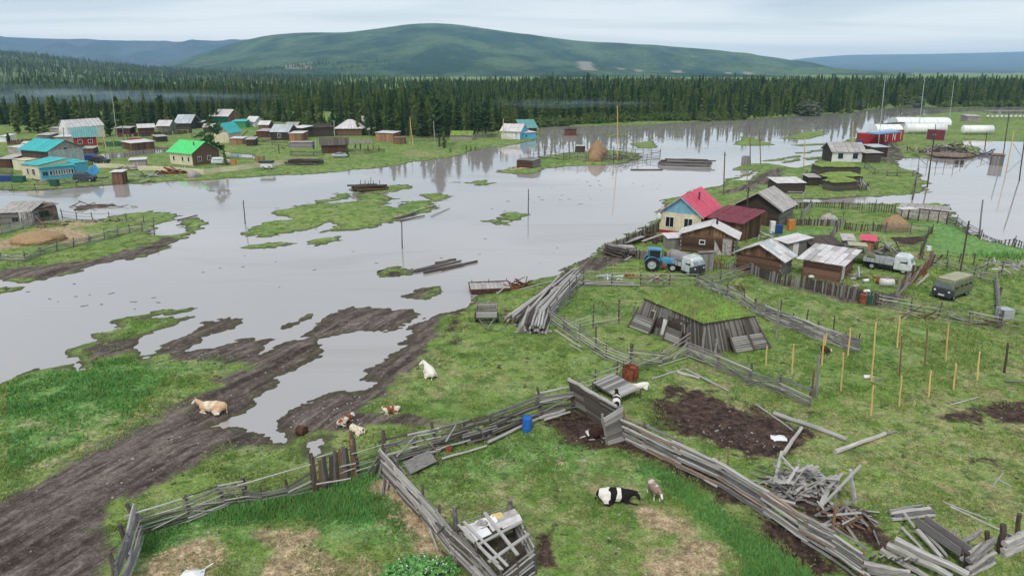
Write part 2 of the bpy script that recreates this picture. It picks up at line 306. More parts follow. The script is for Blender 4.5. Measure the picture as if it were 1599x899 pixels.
def build_ground():
    th = np.linspace(R(-60), R(60), 940)
    r = [9.0]
    while r[-1] < 480: r.append(r[-1] * 1.0062)
    while r[-1] < 30000: r.append(r[-1] * 1.08)
    r = np.array(r); T, RR = np.meshgrid(th, r); X = np.sin(T) * RR; Y = np.cos(T) * RR
    z, s = height(X.ravel(), Y.ravel()); z = z.reshape(X.shape); s = s.reshape(X.shape)
    z = np.where(RR > 700, .3, z)
    V = np.stack([X, Y, z], -1).reshape(-1, 3); nr, nt = X.shape
    i = np.arange(nr - 1)[:, None] * nt + np.arange(nt - 1)[None]; i = i.ravel()
    F = np.stack([i, i + 1, i + nt + 1, i + nt], 1)
    me = npmesh('ground', V, F, smooth=True)
    x, y = V[:, 0], V[:, 1]; D = np.sqrt(x * x + y * y)
    wob = vnoise(x / 3, y / 3, 11) * .9 + vnoise(x / 1.1, y / 1.1, 12) * .5
    for k, lst in MASKS.items():
        a = np.zeros(len(x))
        for pts, wgt in lst:
            p = wpoly(pts); size = math.sqrt(max(1, np.ptp(p[:, 0]) * np.ptp(p[:, 1]))); soft = min(1.6, .12 * size + .2)
            a = np.maximum(a, wgt * np.clip(.5 + (sdpoly(x, y, p, 4.0) + wob * min(1, size / 8)) / (2 * soft), 0, 1))
        at = me.attributes.new(k, 'FLOAT', 'POINT'); at.data.foreach_set('value', a.astype(np.float32))
    at = me.attributes.new('shore', 'FLOAT', 'POINT'); at.data.foreach_set('value', s.ravel().astype(np.float32))
    me.materials.append(ground_mat()); o = place('ground', me); props(o, kind='structure')
def ground_mat():
    m, nt, b = mat_new('meadow_and_mud'); L = nt.links.new
    geo = N(nt, 'ShaderNodeNewGeometry')
    def noise(sc, det=4, rough=.6, vec=None, dist=0.0):
        n = N(nt, 'ShaderNodeTexNoise', i_Scale=sc, i_Detail=det, i_Roughness=rough, i_Distortion=dist); L((vec or geo.outputs['Position']), n.inputs['Vector']); return n.outputs[0]
    def rng_(v, a, b2, c=0, d=1):
        n = N(nt, 'ShaderNodeMapRange', i_From_Min=a, i_From_Max=b2, i_To_Min=c, i_To_Max=d); L(v, n.inputs[0]); return n.outputs[0]
    def mix(f, a, b2, mode='MIX'):
        n = N(nt, 'ShaderNodeMix', data_type='RGBA', blend_type=mode)
        if isinstance(f, (int, float)): n.inputs[0].default_value = f
        else: L(f, n.inputs[0])
        for k, v in ((6, a), (7, b2)):
            if isinstance(v, tuple): n.inputs[k].default_value = (*v, 1)
            else: L(v, n.inputs[k])
        return n.outputs[2]
    def att(n): 
        a = N(nt, 'ShaderNodeAttribute', attribute_name=n); return a.outputs['Fac']
    def mth(op, a, b2=None, cl=False):
        n = N(nt, 'ShaderNodeMath', operation=op, use_clamp=cl)
        for k, v in ((0, a), (1, b2)):
            if v is None: continue
            if isinstance(v, (int, float)): n.inputs[k].default_value = v
            else: L(v, n.inputs[k])
        return n.outputs[0]
    big = noise(.045, 4); mid = noise(.35, 5, .65); fin = noise(2.2, 6, .75); vf = noise(9, 4, .8); spk = noise(5.0, 2, .5)
    g = mix(rng_(big, .40, .60), (.20, .275, .066), (.105, .205, .036))
    g = mix(rng_(mid, .42, .62), g, (.245, .285, .10))
    g = mix(mth('MULTIPLY', rng_(noise(.8, 6, .72), .49, .58), .8), g, (.062, .125, .022))
    g = mix(mth('MULTIPLY', rng_(noise(.55, 6, .72, None, .6), .52, .64), .7), g, (.235, .315, .125))
    g = mix(mth('MULTIPLY', rng_(noise(.22, 6, .7), .58, .72), .55), g, (.19, .145, .085))
    g = mix(mth('MULTIPLY', rng_(noise(1.3, 2, .5), .66, .70), .85), g, (.045, .034, .020))
    # lush growth
    g = mix(mth('MULTIPLY', att('lush'), rng_(mid, .3, .5, .6, 1)), g, mix(rng_(fin, .35, .65), (.07, .19, .05), (.20, .38, .12)))
    tan = mix(rng_(fin, .35, .65), (.27, .19, .11), (.50, .38, .24))
    def edge(a, sc=1.0, wid=.12, lo=.5):      # break a soft mask with noise
        return rng_(mth('ADD', a, mth('MULTIPLY', mth('SUBTRACT', noise(sc, 6, .72), .5), 1.5)), lo - wid, lo + wid)
    g = mix(edge(att('tan'), .9, .22), g, tan)
    # ruts run along the track
    mp = N(nt, 'ShaderNodeMapping'); mp.vector_type = 'TEXTURE'; a = G(60, 800); c = G(600, 500); ang = math.atan2(c.y - a.y, c.x - a.x)
    mp.inputs['Rotation'].default_value = (0, 0, ang); mp.inputs['Scale'].default_value = (9, 1, 1); L(geo.outputs['Position'], mp.inputs[0])
    rut = noise(1.1, 4, .6, mp.outputs[0], .3)
    mud = mix(rng_(rut, .38, .62), (.056, .041, .033), (.192, .152, .128))
    mud = mix(mth('MULTIPLY', rng_(fin, .5, .75), .7), mud, (.215, .185, .172)); mud = mix(mth('MULTIPLY', rng_(noise(.5, 4, .6), .55, .68), .6), mud, (.055, .042, .036))
    mud = mix(rng_(spk, .76, .80), mud, (.36, .32, .28))
    mud = mix(mth('MULTIPLY', rng_(noise(3.2, 4, .6, mp.outputs[0], .2), .50, .62), .65), mud, (.045, .034, .030))
    g = mix(edge(att('mud'), .55, .10), g, mud)
    soil = mix(rng_(fin, .38, .66), (.030, .019, .015), (.105, .065, .050)); soil = mix(rng_(spk, .73, .78), soil, (.22, .19, .16))
    g = mix(edge(att('soil'), .8, .13), g, soil)
    sh = att('shore')
    g = mix(mth('MULTIPLY', rng_(mth('ADD', sh, mth('MULTIPLY', noise(1.5, 4, .7), .6)), 1.25, .45), .82), g, (.075, .066, .040))
    # fine light and dark of blades and clods
    k = rng_(vf, .30, .70, .42, 1.55); k2 = rng_(fin, .32, .68, .68, 1.3)
    hs = N(nt, 'ShaderNodeHueSaturation'); L(g, hs.inputs['Color']); L(mth('MULTIPLY', k, k2), hs.inputs['Value'])
    L(hs.outputs[0], b.inputs['Base Color']); b.inputs['Roughness'].default_value = .95
    b.inputs['Specular IOR Level'].default_value = .15
    bp = N(nt, 'ShaderNodeBump', i_Strength=.9, i_Distance=.12); L(mth('ADD', mth('MULTIPLY', fin, .8), mth('ADD', mth('MULTIPLY', vf, .35), mth('MULTIPLY', mth('MULTIPLY', rut, att('mud')), 1.2))), bp.inputs['Height'])
    L(bp.outputs[0], b.inputs['Normal'])
    return m
build_ground()
# ---------------------------------------------------------------- flood water
def build_water():
    m, nt, b = mat_new('muddy_flood_water'); L = nt.links.new
    b.inputs['Base Color'].default_value = (.36, .345, .345, 1); b.inputs['Roughness'].default_value = .035; b.inputs['IOR'].default_value = 1.8
    geo = N(nt, 'ShaderNodeNewGeometry'); n0 = N(nt, 'ShaderNodeTexNoise', i_Scale=.02, i_Detail=4.0); L(geo.outputs['Position'], n0.inputs['Vector'])
    mx = N(nt, 'ShaderNodeMix', data_type='RGBA'); mx.inputs[6].default_value = (.345, .318, .312, 1); mx.inputs[7].default_value = (.385, .35, .33, 1); L(n0.outputs[0], mx.inputs[0]); L(mx.outputs[2], b.inputs['Base Color'])
    mp = N(nt, 'ShaderNodeMapping'); mp.inputs['Scale'].default_value = (.35, 1, 1); mp.inputs['Rotation'].default_value = (0, 0, .5); L(geo.outputs['Position'], mp.inputs[0]); n5 = N(nt, 'ShaderNodeTexNoise', i_Scale=.07, i_Detail=6.0, i_Roughness=.6, i_Distortion=.8); L(mp.outputs[0], n5.inputs['Vector']); r5 = N(nt, 'ShaderNodeMapRange', i_From_Min=.5, i_From_Max=.68, i_To_Max=.5); L(n5.outputs[0], r5.inputs[0])
    m5 = N(nt, 'ShaderNodeMix', data_type='RGBA'); m5.inputs[7].default_value = (.27, .225, .19, 1); L(r5.outputs[0], m5.inputs[0]); L(mx.outputs[2], m5.inputs[6]); L(m5.outputs[2], b.inputs['Base Color'])
    r6 = N(nt, 'ShaderNodeMapRange', i_From_Min=.45, i_From_Max=.6, i_To_Min=.02, i_To_Max=.10); L(n5.outputs[0], r6.inputs[0]); L(r6.outputs[0], b.inputs['Roughness'])
    n = N(nt, 'ShaderNodeTexNoise', i_Scale=.9, i_Detail=3.0); L(geo.outputs['Position'], n.inputs['Vector'])
    bp = N(nt, 'ShaderNodeBump', i_Strength=.10, i_Distance=.02); L(n.outputs[0], bp.inputs['Height']); L(bp.outputs[0], b.inputs['Normal'])
    th = np.linspace(R(-60), R(60), 40); r = np.array([9, 30, 80, 200, 400, 650.])
    T, RR = np.meshgrid(th, r); V = np.stack([np.sin(T) * RR, np.cos(T) * RR, 0 * T], -1).reshape(-1, 3); nt_ = 40
    i = (np.arange(5)[:, None] * nt_ + np.arange(39)[None]).ravel(); F = np.stack([i, i + 1, i + nt_ + 1, i + nt_], 1)
    props(place('flood_water', npmesh('flood_water', V, F, m)), kind='structure')
build_water()
# ---------------------------------------------------------------- hills
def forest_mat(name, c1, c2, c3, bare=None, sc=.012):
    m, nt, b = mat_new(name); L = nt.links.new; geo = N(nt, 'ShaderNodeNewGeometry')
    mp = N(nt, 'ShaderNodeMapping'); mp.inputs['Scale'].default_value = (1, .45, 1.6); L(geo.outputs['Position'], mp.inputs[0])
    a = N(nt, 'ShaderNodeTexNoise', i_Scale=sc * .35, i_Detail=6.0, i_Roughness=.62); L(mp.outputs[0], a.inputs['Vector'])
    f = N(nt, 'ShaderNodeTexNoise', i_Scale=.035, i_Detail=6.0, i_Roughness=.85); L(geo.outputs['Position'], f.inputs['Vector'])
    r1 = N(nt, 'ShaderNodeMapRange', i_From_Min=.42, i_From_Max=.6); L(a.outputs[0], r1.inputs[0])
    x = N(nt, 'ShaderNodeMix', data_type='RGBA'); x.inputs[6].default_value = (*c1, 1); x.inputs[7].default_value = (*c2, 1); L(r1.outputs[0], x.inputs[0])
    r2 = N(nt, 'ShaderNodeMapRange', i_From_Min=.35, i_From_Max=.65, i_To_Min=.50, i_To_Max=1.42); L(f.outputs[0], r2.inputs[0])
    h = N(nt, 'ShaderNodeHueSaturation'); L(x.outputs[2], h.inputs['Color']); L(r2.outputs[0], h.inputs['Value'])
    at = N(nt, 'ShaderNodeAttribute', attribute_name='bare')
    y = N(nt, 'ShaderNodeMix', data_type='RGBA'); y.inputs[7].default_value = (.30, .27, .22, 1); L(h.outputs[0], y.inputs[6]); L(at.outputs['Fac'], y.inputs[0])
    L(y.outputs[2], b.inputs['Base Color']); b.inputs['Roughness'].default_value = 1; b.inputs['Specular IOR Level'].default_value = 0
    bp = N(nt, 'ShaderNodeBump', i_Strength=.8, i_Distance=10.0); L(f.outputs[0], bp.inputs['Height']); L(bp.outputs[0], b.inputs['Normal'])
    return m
def hill(name, prof, Rc, Rf, mat, gull=0.0, seed=0, shape=1.0, bare=()):
    xs = np.linspace(prof[0][0], prof[-1][0], 420); px = [p[0] for p in prof]; ys = np.interp(xs, px, [p[1] for p in prof])
    k = np.ones(9) / 9; ys = np.convolve(np.pad(ys, 4, 'edge'), k, 'valid')
    az = np.arctan((xs - 799.5) / FPX); top = CH + (HZ - ys) / FPX * Rc; n = 90
    t = np.concatenate([np.linspace(0, 1, n), np.linspace(1.04, 1.5, 8)])
    V = []; B = []
    for tj in t:
        rr = Rf + (Rc - Rf) * tj; X = np.tan(az) * rr; Y = np.full_like(X, rr)
        if tj <= 1:
            s = tj ** shape; s = s * s * (3 - 2 * s) * .55 + s * .45
            z = -2 + (top + 2) * s + gull * math.sin(math.pi * min(tj, 1)) * (np.abs(vnoise(X / 420 + tj * 1.5, Y / 900, seed)) * -1.3 + vnoise(X / 160, Y / 300, seed + 1) * .35 + .3)
        else: z = -2 + (top + 2) * math.cos((tj - 1) * math.pi)
        V.append(np.stack([X, Y, z], 1))
        bb = np.zeros_like(xs)
        for (bx, w, t0, t1, lean) in bare:
            c = bx + (1 - (tj - t0) / (t1 - t0)) * lean
            q = np.clip(1 - np.abs(xs - c) / w + vnoise(xs / 3, xs * 0 + tj * 60, 3) * .5, 0, 1) * (1.0 if t0 < tj < t1 else 0); bb = np.maximum(bb, np.clip(q * 2.5, 0, 1))
        B.append(bb)
    nt_ = len(xs); i = (np.arange(len(t) - 1)[:, None] * nt_ + np.arange(nt_ - 1)[None]).ravel()
    me = npmesh(name, np.concatenate(V), np.stack([i, i + 1, i + nt_ + 1, i + nt_], 1), mat, True)
    a = me.attributes.new('bare', 'FLOAT', 'POINT'); a.data.foreach_set('value', np.concatenate(B).astype(np.float32))
    props(place(name, me), kind='structure')
FM1 = forest_mat('hill_forest', (.030, .068, .058), (.105, .160, .092), None)
FM2 = forest_mat('left_slope_forest', (.09, .14, .07), (.20, .24, .13), None, sc=.03)
FM3 = forest_mat('far_hill_forest_hazed', (.05, .075, .11), (.09, .11, .15), None, sc=.01)  # forest colour with the blue of distant haze painted in
hill('central_hill', [(150,119),(230,110),(290,101),(340,86),(400,69),(440,61),(480,57.5),(555,57),(600,52),(650,45.5),(685,44),(720,46),(800,57),(900,69),(1000,74),(1100,81),(1200,93),(1250,103),(1310,111),(1400,120)], 4600, 1900, FM1, 45, 3, 1.15,
     bare=[(480,20,.16,.25,0),(905,14,.16,.40,12),(985,7,.17,.37,8),(1047,10,.17,.40,10),(1120,7,.17,.34,6),(1150,9,.17,.36,8),(1092,3,.17,.28,3),(955,6,.28,.40,8)])
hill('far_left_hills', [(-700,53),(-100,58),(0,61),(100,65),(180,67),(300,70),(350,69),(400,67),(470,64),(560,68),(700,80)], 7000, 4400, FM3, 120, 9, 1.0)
hill('left_slope', [(-700,40),(-100,70),(0,80),(100,89),(200,101),(290,109),(400,113),(520,117)], 2700, 430, FM2, 5, 15, 1.25)
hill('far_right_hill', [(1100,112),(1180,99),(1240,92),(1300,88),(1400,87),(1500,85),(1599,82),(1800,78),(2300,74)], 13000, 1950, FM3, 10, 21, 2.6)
# ---------------------------------------------------------------- trees
def foliage_mat(name, a, b_, c):
    m, nt, b = mat_new(name); L = nt.links.new; geo = N(nt, 'ShaderNodeNewGeometry'); oi = N(nt, 'ShaderNodeObjectInfo')
    n = N(nt, 'ShaderNodeTexNoise', i_Scale=1.1, i_Detail=3.0, i_Roughness=.7); L(geo.outputs['Position'], n.inputs['Vector'])
    r = N(nt, 'ShaderNodeMapRange', i_From_Min=.38, i_From_Max=.60); L(n.outputs[0], r.inputs[0])
    x = N(nt, 'ShaderNodeMix', data_type='RGBA'); x.inputs[6].default_value = (*a, 1); x.inputs[7].default_value = (*b_, 1); L(r.outputs[0], x.inputs[0])
    y = N(nt, 'ShaderNodeMix', data_type='RGBA'); y.inputs[7].default_value = (*c, 1); L(x.outputs[2], y.inputs[6]); L(oi.outputs['Random'], y.inputs[0])
    L(y.outputs[2], b.inputs['Base Color']); b.inputs['Roughness'].default_value = .9; b.inputs['Specular IOR Level'].default_value = .1
    tb = N(nt, 'ShaderNodeBsdfTranslucent'); L(y.outputs[2], tb.inputs[0]); ms = N(nt, 'ShaderNodeMixShader'); ms.inputs[0].default_value = .4; L(b.outputs[0], ms.inputs[1]); L(tb.outputs[0], ms.inputs[2]); L(ms.outputs[0], nt.nodes['Material Output'].inputs[0])
    return m
M_fol = foliage_mat('larch_needles', (.050, .105, .035), (.13, .215, .06), (.20, .26, .08))
M_fold = foliage_mat('spruce_needles', (.026, .062, .030), (.075, .135, .050), (.065, .12, .05))
M_folw = foliage_mat('willow_leaves', (.10, .13, .09), (.22, .25, .17), (.16, .20, .12))
M_bark = simple('bark', (.12, .085, .065), .9, .2, 4.0)
def crown_mesh(name, seed, h, r, n, mat, kind='cone', base=.14, leaf=.55):
    g = np.random.default_rng(seed); V = []; F = []
    def quad(c, ax, ay):
        b = len(V); V.extend([c - ax - ay, c + ax - ay * .6, c + ax * .7 + ay, c - ax * .8 + ay * .8]); F.append((b, b + 1, b + 2, b + 3))
    nb = max(10, n // 9)
    for i in range(nb):
        t = (i + g.random()) / nb; t = t ** .85
        if kind == 'cone': prof = (1 - t) ** .56 * (1 - .35 * max(0, .18 - t) / .18)
        elif kind == 'round': prof = math.sqrt(max(0.02, 1 - (2 * t - .85) ** 2 / 1.4))
        else: prof = .85 * (1 - t) ** .45 * (.35 + min(1, t * 2.4) * .65)
        z = h * (base + (1 - base) * t); az = g.random() * 6.283; rr = r * prof * (.55 + .5 * g.random()); d = np.array([math.cos(az), math.sin(az), 0]); s = np.array([-d[1], d[0], 0])
        for k in range(9):
            q = (k + .6) / 9 if kind != 'round' else g.random() ** .5; c = d * rr * q + s * g.normal(0, .16) * rr + np.array([0, 0, z - (rr * q) * .22 + g.normal(0, .12) * r * .4])
            sz = leaf * (.5 + .7 * g.random()) * (1.1 - .55 * t)
            nn = d * .5 + g.normal(0, .5, 3) + np.array([0, 0, .4]); nn /= np.linalg.norm(nn); ax = np.cross(nn, g.normal(0, 1, 3)); ax /= np.linalg.norm(ax) + 1e-6; ay = np.cross(nn, ax)
            quad(c, ax * sz * 1.1, ay * sz * .6)
    if kind != 'cone': h = h * .9
    # the leader
    b = len(V); tp = np.array([0, 0, h * .985]); V.extend([np.array([.18, 0, h * .86]), np.array([-.12, .14, h * .86]), np.array([-.1, -.16, h * .86]), tp]); F += [(b, b + 1, b + 3, b + 3), (b + 1, b + 2, b + 3, b + 3), (b + 2, b, b + 3, b + 3)]
    me = bpy.data.meshes.new(name); me.from_pydata([tuple(v) for v in V], [], [f if f[2] != f[3] else f[:3] for f in F]); me.materials.append(mat); me.update(); return me
def trunk_mesh(name, h, r, seed=0, limbs=6, clear=.15):
    g = random.Random(seed); mb = MB(); pts = [Vector((g.gauss(0, .05) * k, g.gauss(0, .05) * k, h * k / 4)) for k in range(5)]; pts[0] = Vector((0, 0, -.3))
    for k in range(4): mb.cyl(pts[k], pts[k + 1], r * (1 - k * .24), r * (1 - (k + 1) * .24), 7, cap=False)
    for k in range(limbs):
        z = h * (clear + (.9 - clear) * k / limbs); a = g.random() * 6.28; l = h * .16 * (1.1 - z / h)
        mb.cyl((0, 0, z), (math.cos(a) * l, math.sin(a) * l, z - l * .1), r * .25 * (1.1 - z / h), .01, 4, cap=False)
    return mb.mesh(name, M_bark)
CROWNS = []
for k in range(4): CROWNS.append(('larch_tree', crown_mesh('larch_crown', 20 + k, 1.0 * 13, 1.75 + .2 * (k % 2), 620, M_fol, 'oval' if k % 2 else 'cone', .06, .5), 13))
for k in range(3): CROWNS.append(('spruce_tree', crown_mesh('spruce_crown', 40 + k, 14.5, 1.5, 620, M_fold, 'cone', .05, .48), 14.5))
for k in range(2): CROWNS.append(('pine_tree', crown_mesh('pine_crown', 60 + k, 12, 2.2, 560, M_fold, 'oval', .3, .6), 12))
WILLOW = crown_mesh('willow_crown', 80, 6.5, 3.4, 420, M_folw, 'round', .12, .55)
TRUNKS = [trunk_mesh('trunk', c[2] * .93, .2, i) for i, c in enumerate(CROWNS)]
WTRUNK = trunk_mesh('trunk', 5, .18, 77)
ntree = 0
def tree(px, py, top, ci, label, group=None, wid=1.0, at=None):
    """one tree: foot at the pixel, tip in picture row top"""
    global ntree
    b = P(px, py) if at is None else at; h = max(1.0, ztop(b, top) - b.z) if top else 13
    nm, cm, ch = CROWNS[ci] if ci >= 0 else ('willow_tree', WILLOW, 6.5)
    t = thing(nm, label, 'tree', b, group); s = h / ch
    M = Matrix.Rotation(random.random() * 6.28, 4, 'Z') @ Matrix.Diagonal((s * wid, s * wid, s, 1))
    place('crown', cm, t, M); place('trunk', TRUNKS[ci] if ci >= 0 else WTRUNK, t, M); ntree += 1
    return t
# forest edge: the trees that stand in the front row
EDGE = [(0,196,60),(60,196,60),(120,196,70),(200,200,200),(300,196,200),(395,186,200),(470,196,200),(560,212,200),(640,212,200),(700,214,200),(760,206,200),(850,196,200),(1000,188,200),(1100,187,200),(1180,186,200),(1250,181.5,200),(1300,178.5,200),(1340,174.5,200),(1420,168.5,200),(1500,167,200),(1599,165,200),(1680,164,200)]
LFRONT = 'conifer in the front row of the forest wall behind the flood'
ex = [e[0] for e in EDGE]; ey = [e[1] for e in EDGE]
x = -30.0
while x < 1640:
    yb = np.interp(x, ex, ey); ci = random.choice([0, 1, 2, 3, 0, 1, 2, 3, 4, 5, 6, 7, 8]); s = (yb - HZ) / CH
    hgt_m = random.choice([random.uniform(5, 9), random.uniform(8, 13.5), random.uniform(9, 13.5)]) * (1 + .22 * math.sin(x / 17.0) * math.sin(x / 41.0 + 1)) if x > 835 else random.choice([random.uniform(4, 8), random.uniform(7.5, 12.5), random.uniform(8, 13)])
    b = P(x, yb + random.uniform(-3, 1.5)); 
    if hgt(b.x, b.y) > 0.03:
        nm, cm, ch = CROWNS[ci]
        tree(0, 0, None, ci, {'larch_tree': 'light green larch', 'spruce_tree': 'dark narrow spruce', 'pine_tree': 'bushy dark pine'}[nm] + ' in the front row of the forest wall beyond the flood', {'larch_tree': 'larches', 'spruce_tree': 'spruces', 'pine_tree': 'pines'}[nm] + ' along the forest edge', at=b)
        o = bpy.context.scene.collection.objects[-1]
        for c in COL.objects[-2:]: c.scale = c.scale * (hgt_m / 13)
    x += random.uniform(3.2, 6.2)
# named trees among the village
CROWNS.append(('pine_tree', crown_mesh('ragged_crown', 91, 11, 3.4, 210, M_fold, 'round', .30, .62), 11)); TRUNKS.append(trunk_mesh('trunk', 10.6, .22, 91, 12, .3))
tree(333, 249, 181, 9, 'ragged pine with bare gaps beside the bright green roofed house', wid=1.25)
tree(352, 258, 226, 0, 'small bushy larch at the gable of the bright green roofed house')
for px, py, top, ci, wid, lab in [(28,209,163,1,1.2,'leftmost larch of the clump left of the white barn'),(48,206,150,5,1.3,'tall spruce second from left in the clump left of the white barn'),(60,208,160,2,1.3,'larch third from left in the clump left of the white barn'),(85,206,152,0,1.3,'larch fourth from left in the clump left of the white barn'),(108,204,156,4,1.3,'spruce fifth from left in the clump left of the white barn'),(124,202,150,3,1.2,'rightmost larch of the clump beside the green field gap'),
    (15,226,208,7,1.0,'small round pine in the meadow above the turquoise shed'),(172,212,158,5,1.2,'dark spruce right of the green field gap'),(188,206,150,1,1.2,'larch beside the thin mast'),(205,204,155,2,1.2,'broad larch behind the left plank sheds'),(228,200,158,6,1.1,'spruce above the pale roofed sheds'),
    (372,190,165,0,1.2,'light larch behind the green and peach house'),(388,190,170,2,1.2,'bushy light larch right of the green and peach house'),(528,196,158,1,1.2,'larch behind the collapsing log barn'),(550,198,150,3,1.3,'light green larch above the hipped pale roof'),(566,200,156,0,1.2,'light larch right of the hipped pale roof'),(592,214,160,4,1.2,'dark spruce right of the hipped roof house'),(612,216,152,5,1.2,'dark spruce behind the small orange plank shed'),
    (660,214,150,6,1.2,'spruce behind the leaning pale pole'),(686,229,156,8,1.1,'tall pine alone on the bank beside the second pale pole'),(694,232,205,3,1.2,'low larch at the foot of the bank pine'),(715,214,152,4,1.2,'spruce left of the little sod hut'),(746,214,166,7,1.1,'pine right of the little sod hut'),(758,213,158,8,1.0,'pine close left of the turquoise lake house'),(737,213,160,5,1.0,'spruce directly behind the little sod hut'),
    (1262,181,156,-1,1.3,'grey green willow on the far shore standing against the dark forest'),(1256,177,157,-1,.8,'smaller willow behind the grey green willow'),(1342,172,154,-1,.7,'little pale willow on the far shore near the left mast'),(1430,167,150,-1,1.3,'wide pale willow on the far shore behind the white greenhouse'),
    (543,246,222,0,.8,'young larch left of the dark shed on the bank'),(436,240,226,1,.6,'sapling larch on the bank near the white tarpaulin trailer')]:
    tree(px, py, top, ci, lab, wid=wid * 1.45)
for i, (px, py, top) in enumerate([(555,232,222),(563,234,223),(575,236,226),(583,233,226),(592,236,227),(728,236,226),(735,236,227),(742,235,228),(703,238,229),(490,234,226)]):
    t = tree(px, py, top, -1, 'low green shrub on the grassy bank', 'shrubs on the bank'); t.name = 'shrub'; t['category'] = 'shrub'
    t.children[0].data = CROWNS[i % 4][1]; [setattr(c, 'scale', Vector(((ztop(t.location, top) - t.location.z) / 13 * 1.6,) * 2 + ((ztop(t.location, top) - t.location.z) / 13,))) for c in t.children]
def forest():
    g = np.random.default_rng(5); pts = []; 
    def ok(X, Y): return True
    n = 0; bands = [(255, 420, 3.4), (420, 800, 5.0), (800, 2500, 9.0)]
    P_ = []
    exw = np.array(ex); eyw = np.array(ey)
    for r0, r1, sp_ in bands:
        xs = np.arange(-r1 * .95, r1 * .95, sp_); ys = np.arange(r0, r1, sp_); X, Y = np.meshgrid(xs, ys); X = X.ravel(); Y = Y.ravel()
        m = np.abs(X / Y) < .86; X = X[m] + g.normal(0, sp_ * .45, m.sum()); Y = Y[m] + g.normal(0, sp_ * .45, m.sum())
        P_.append(np.stack([X, Y], 1))
    Q = np.concatenate(P_); X, Y = Q[:, 0], Q[:, 1]
    # pixel row of the ground there
    zc = -CH; dep = Y * cp - zc * sp; px = 799.5 + FPX * X / dep; py = 449.5 - FPX * (Y * sp + zc * cp) / dep
    lim = np.interp(px, [-200] + list(exw) + [1800], [196] + list(eyw) + [161])
    keep = (py < lim - 1.5)
    # clearings
    clr = vnoise(X / 90, Y / 60, 31) + .5 * vnoise(X / 30, Y / 25, 32)
    keep &= ~((Y > 1120) & (px > 520 + 120 * g.random(len(X))))
    keep &= ~((Y > 480) & (px < 640) & (g.random(len(X)) < .45))
    keep &= ~((Y > 520) & (clr > np.where(px < 650, .52, .95)))
    for x0, x1, y0, y1 in [(120,168,176,200),(355,560,176,205),(0,40,186,200),(838,1180,182,190)]: keep &= ~((px > x0) & (px < x1) & (py > y0) & (py < y1))
    X, Y, px, py = X[keep], Y[keep], px[keep], py[keep]
    keep = (px > -260) & (px < 1860); X, Y, px = X[keep], Y[keep], px[keep]
    # ground height of the hills under them
    Z = np.full(len(X), .2)
    from mathutils.bvhtree import BVHTree
    for nm in ('left_slope', 'central_hill'):
        o = bpy.data.objects[nm]; me = o.data; co = np.empty(len(me.vertices) * 3, np.float32); me.vertices.foreach_get('co', co); co = co.reshape(-1, 3)
        vb = BVHTree.FromPolygons([tuple(c) for c in co], [tuple(p.vertices) for p in me.polygons])
        sel = np.where(Y > (430 if nm == 'left_slope' else 2250))[0]
        for i in sel:
            hit = vb.ray_cast(Vector((X[i], Y[i], 900)), Vector((0, 0, -1)))
            if hit[0] is not None and hit[0].z > Z[i]: Z[i] = hit[0].z
    return X, Y, Z
FX, FY, FZ = forest()
FR = (FX / FY) > .03
print('forest', len(FX), 'edge trees', ntree)
def forest_objects():
    g = np.random.default_rng(8); var = g.choice([0, 1, 2, 3, 0, 1, 2, 3, 4, 5, 6, 7], len(FX))
    ng = {}
    for v in range(8):
        m = var == v; pts = np.stack([FX[m], FY[m], FZ[m] - .1], 1)
        me = bpy.data.meshes.new('forest_points'); me.vertices.add(len(pts)); me.vertices.foreach_set('co', pts.astype(np.float32).ravel())
        far = np.sqrt(pts[:, 0] ** 2 + pts[:, 1] ** 2) > 2500
        s = g.uniform(.36, .82, len(pts)) * np.where(FR[m], 1.15, 1.0) * (.90 + .50 * vnoise(pts[:, 0] / 16, pts[:, 1] / 16, 51) + .2 * vnoise(pts[:, 0] / 7, pts[:, 1] / 7, 52)) * np.where(far, 1.25, 1.0); a = me.attributes.new('s', 'FLOAT', 'POINT'); a.data.foreach_set('value', s.astype(np.float32))
        wd = s * g.uniform(.9, 1.5, len(pts)); a = me.attributes.new('w', 'FLOAT', 'POINT'); a.data.foreach_set('value', wd.astype(np.float32))
        r = g.uniform(0, 6.28, len(pts)); a = me.attributes.new('r', 'FLOAT', 'POINT'); a.data.foreach_set('value', r.astype(np.float32))
        o = place('distant_forest', me); props(o, label='dense conifer forest covering the plain and lower slopes', cat='forest', kind='stuff')
        src = next(c for c in COL.objects if c.data == CROWNS[v][1])
        tr = bpy.data.node_groups.new('scatter', 'GeometryNodeTree'); tr.interface.new_socket('Geometry', in_out='INPUT', socket_type='NodeSocketGeometry'); tr.interface.new_socket('Geometry', in_out='OUTPUT', socket_type='NodeSocketGeometry')
        gi = tr.nodes.new('NodeGroupInput'); go = tr.nodes.new('NodeGroupOutput'); ip = tr.nodes.new('GeometryNodeInstanceOnPoints'); ob = tr.nodes.new('GeometryNodeObjectInfo'); ob.inputs['Object'].default_value = src; ob.inputs['As Instance'].default_value = True; ob.transform_space = 'ORIGINAL'
        na = [tr.nodes.new('GeometryNodeInputNamedAttribute') for _ in range(3)]
        for n_, k in zip(na, 'swr'): n_.inputs['Name'].default_value = k
        cs = tr.nodes.new('ShaderNodeCombineXYZ'); crr = tr.nodes.new('ShaderNodeCombineXYZ'); L = tr.links.new
        L(na[1].outputs[0], cs.inputs[0]); L(na[1].outputs[0], cs.inputs[1]); L(na[0].outputs[0], cs.inputs[2]); L(na[2].outputs[0], crr.inputs[2])
        L(gi.outputs[0], ip.inputs['Points']); L(ob.outputs['Geometry'], ip.inputs['Instance']); L(cs.outputs[0], ip.inputs['Scale']); L(crr.outputs[0], ip.inputs['Rotation']); L(ip.outputs[0], go.inputs[0])
        o.modifiers.new('scatter', 'NODES').node_group = tr
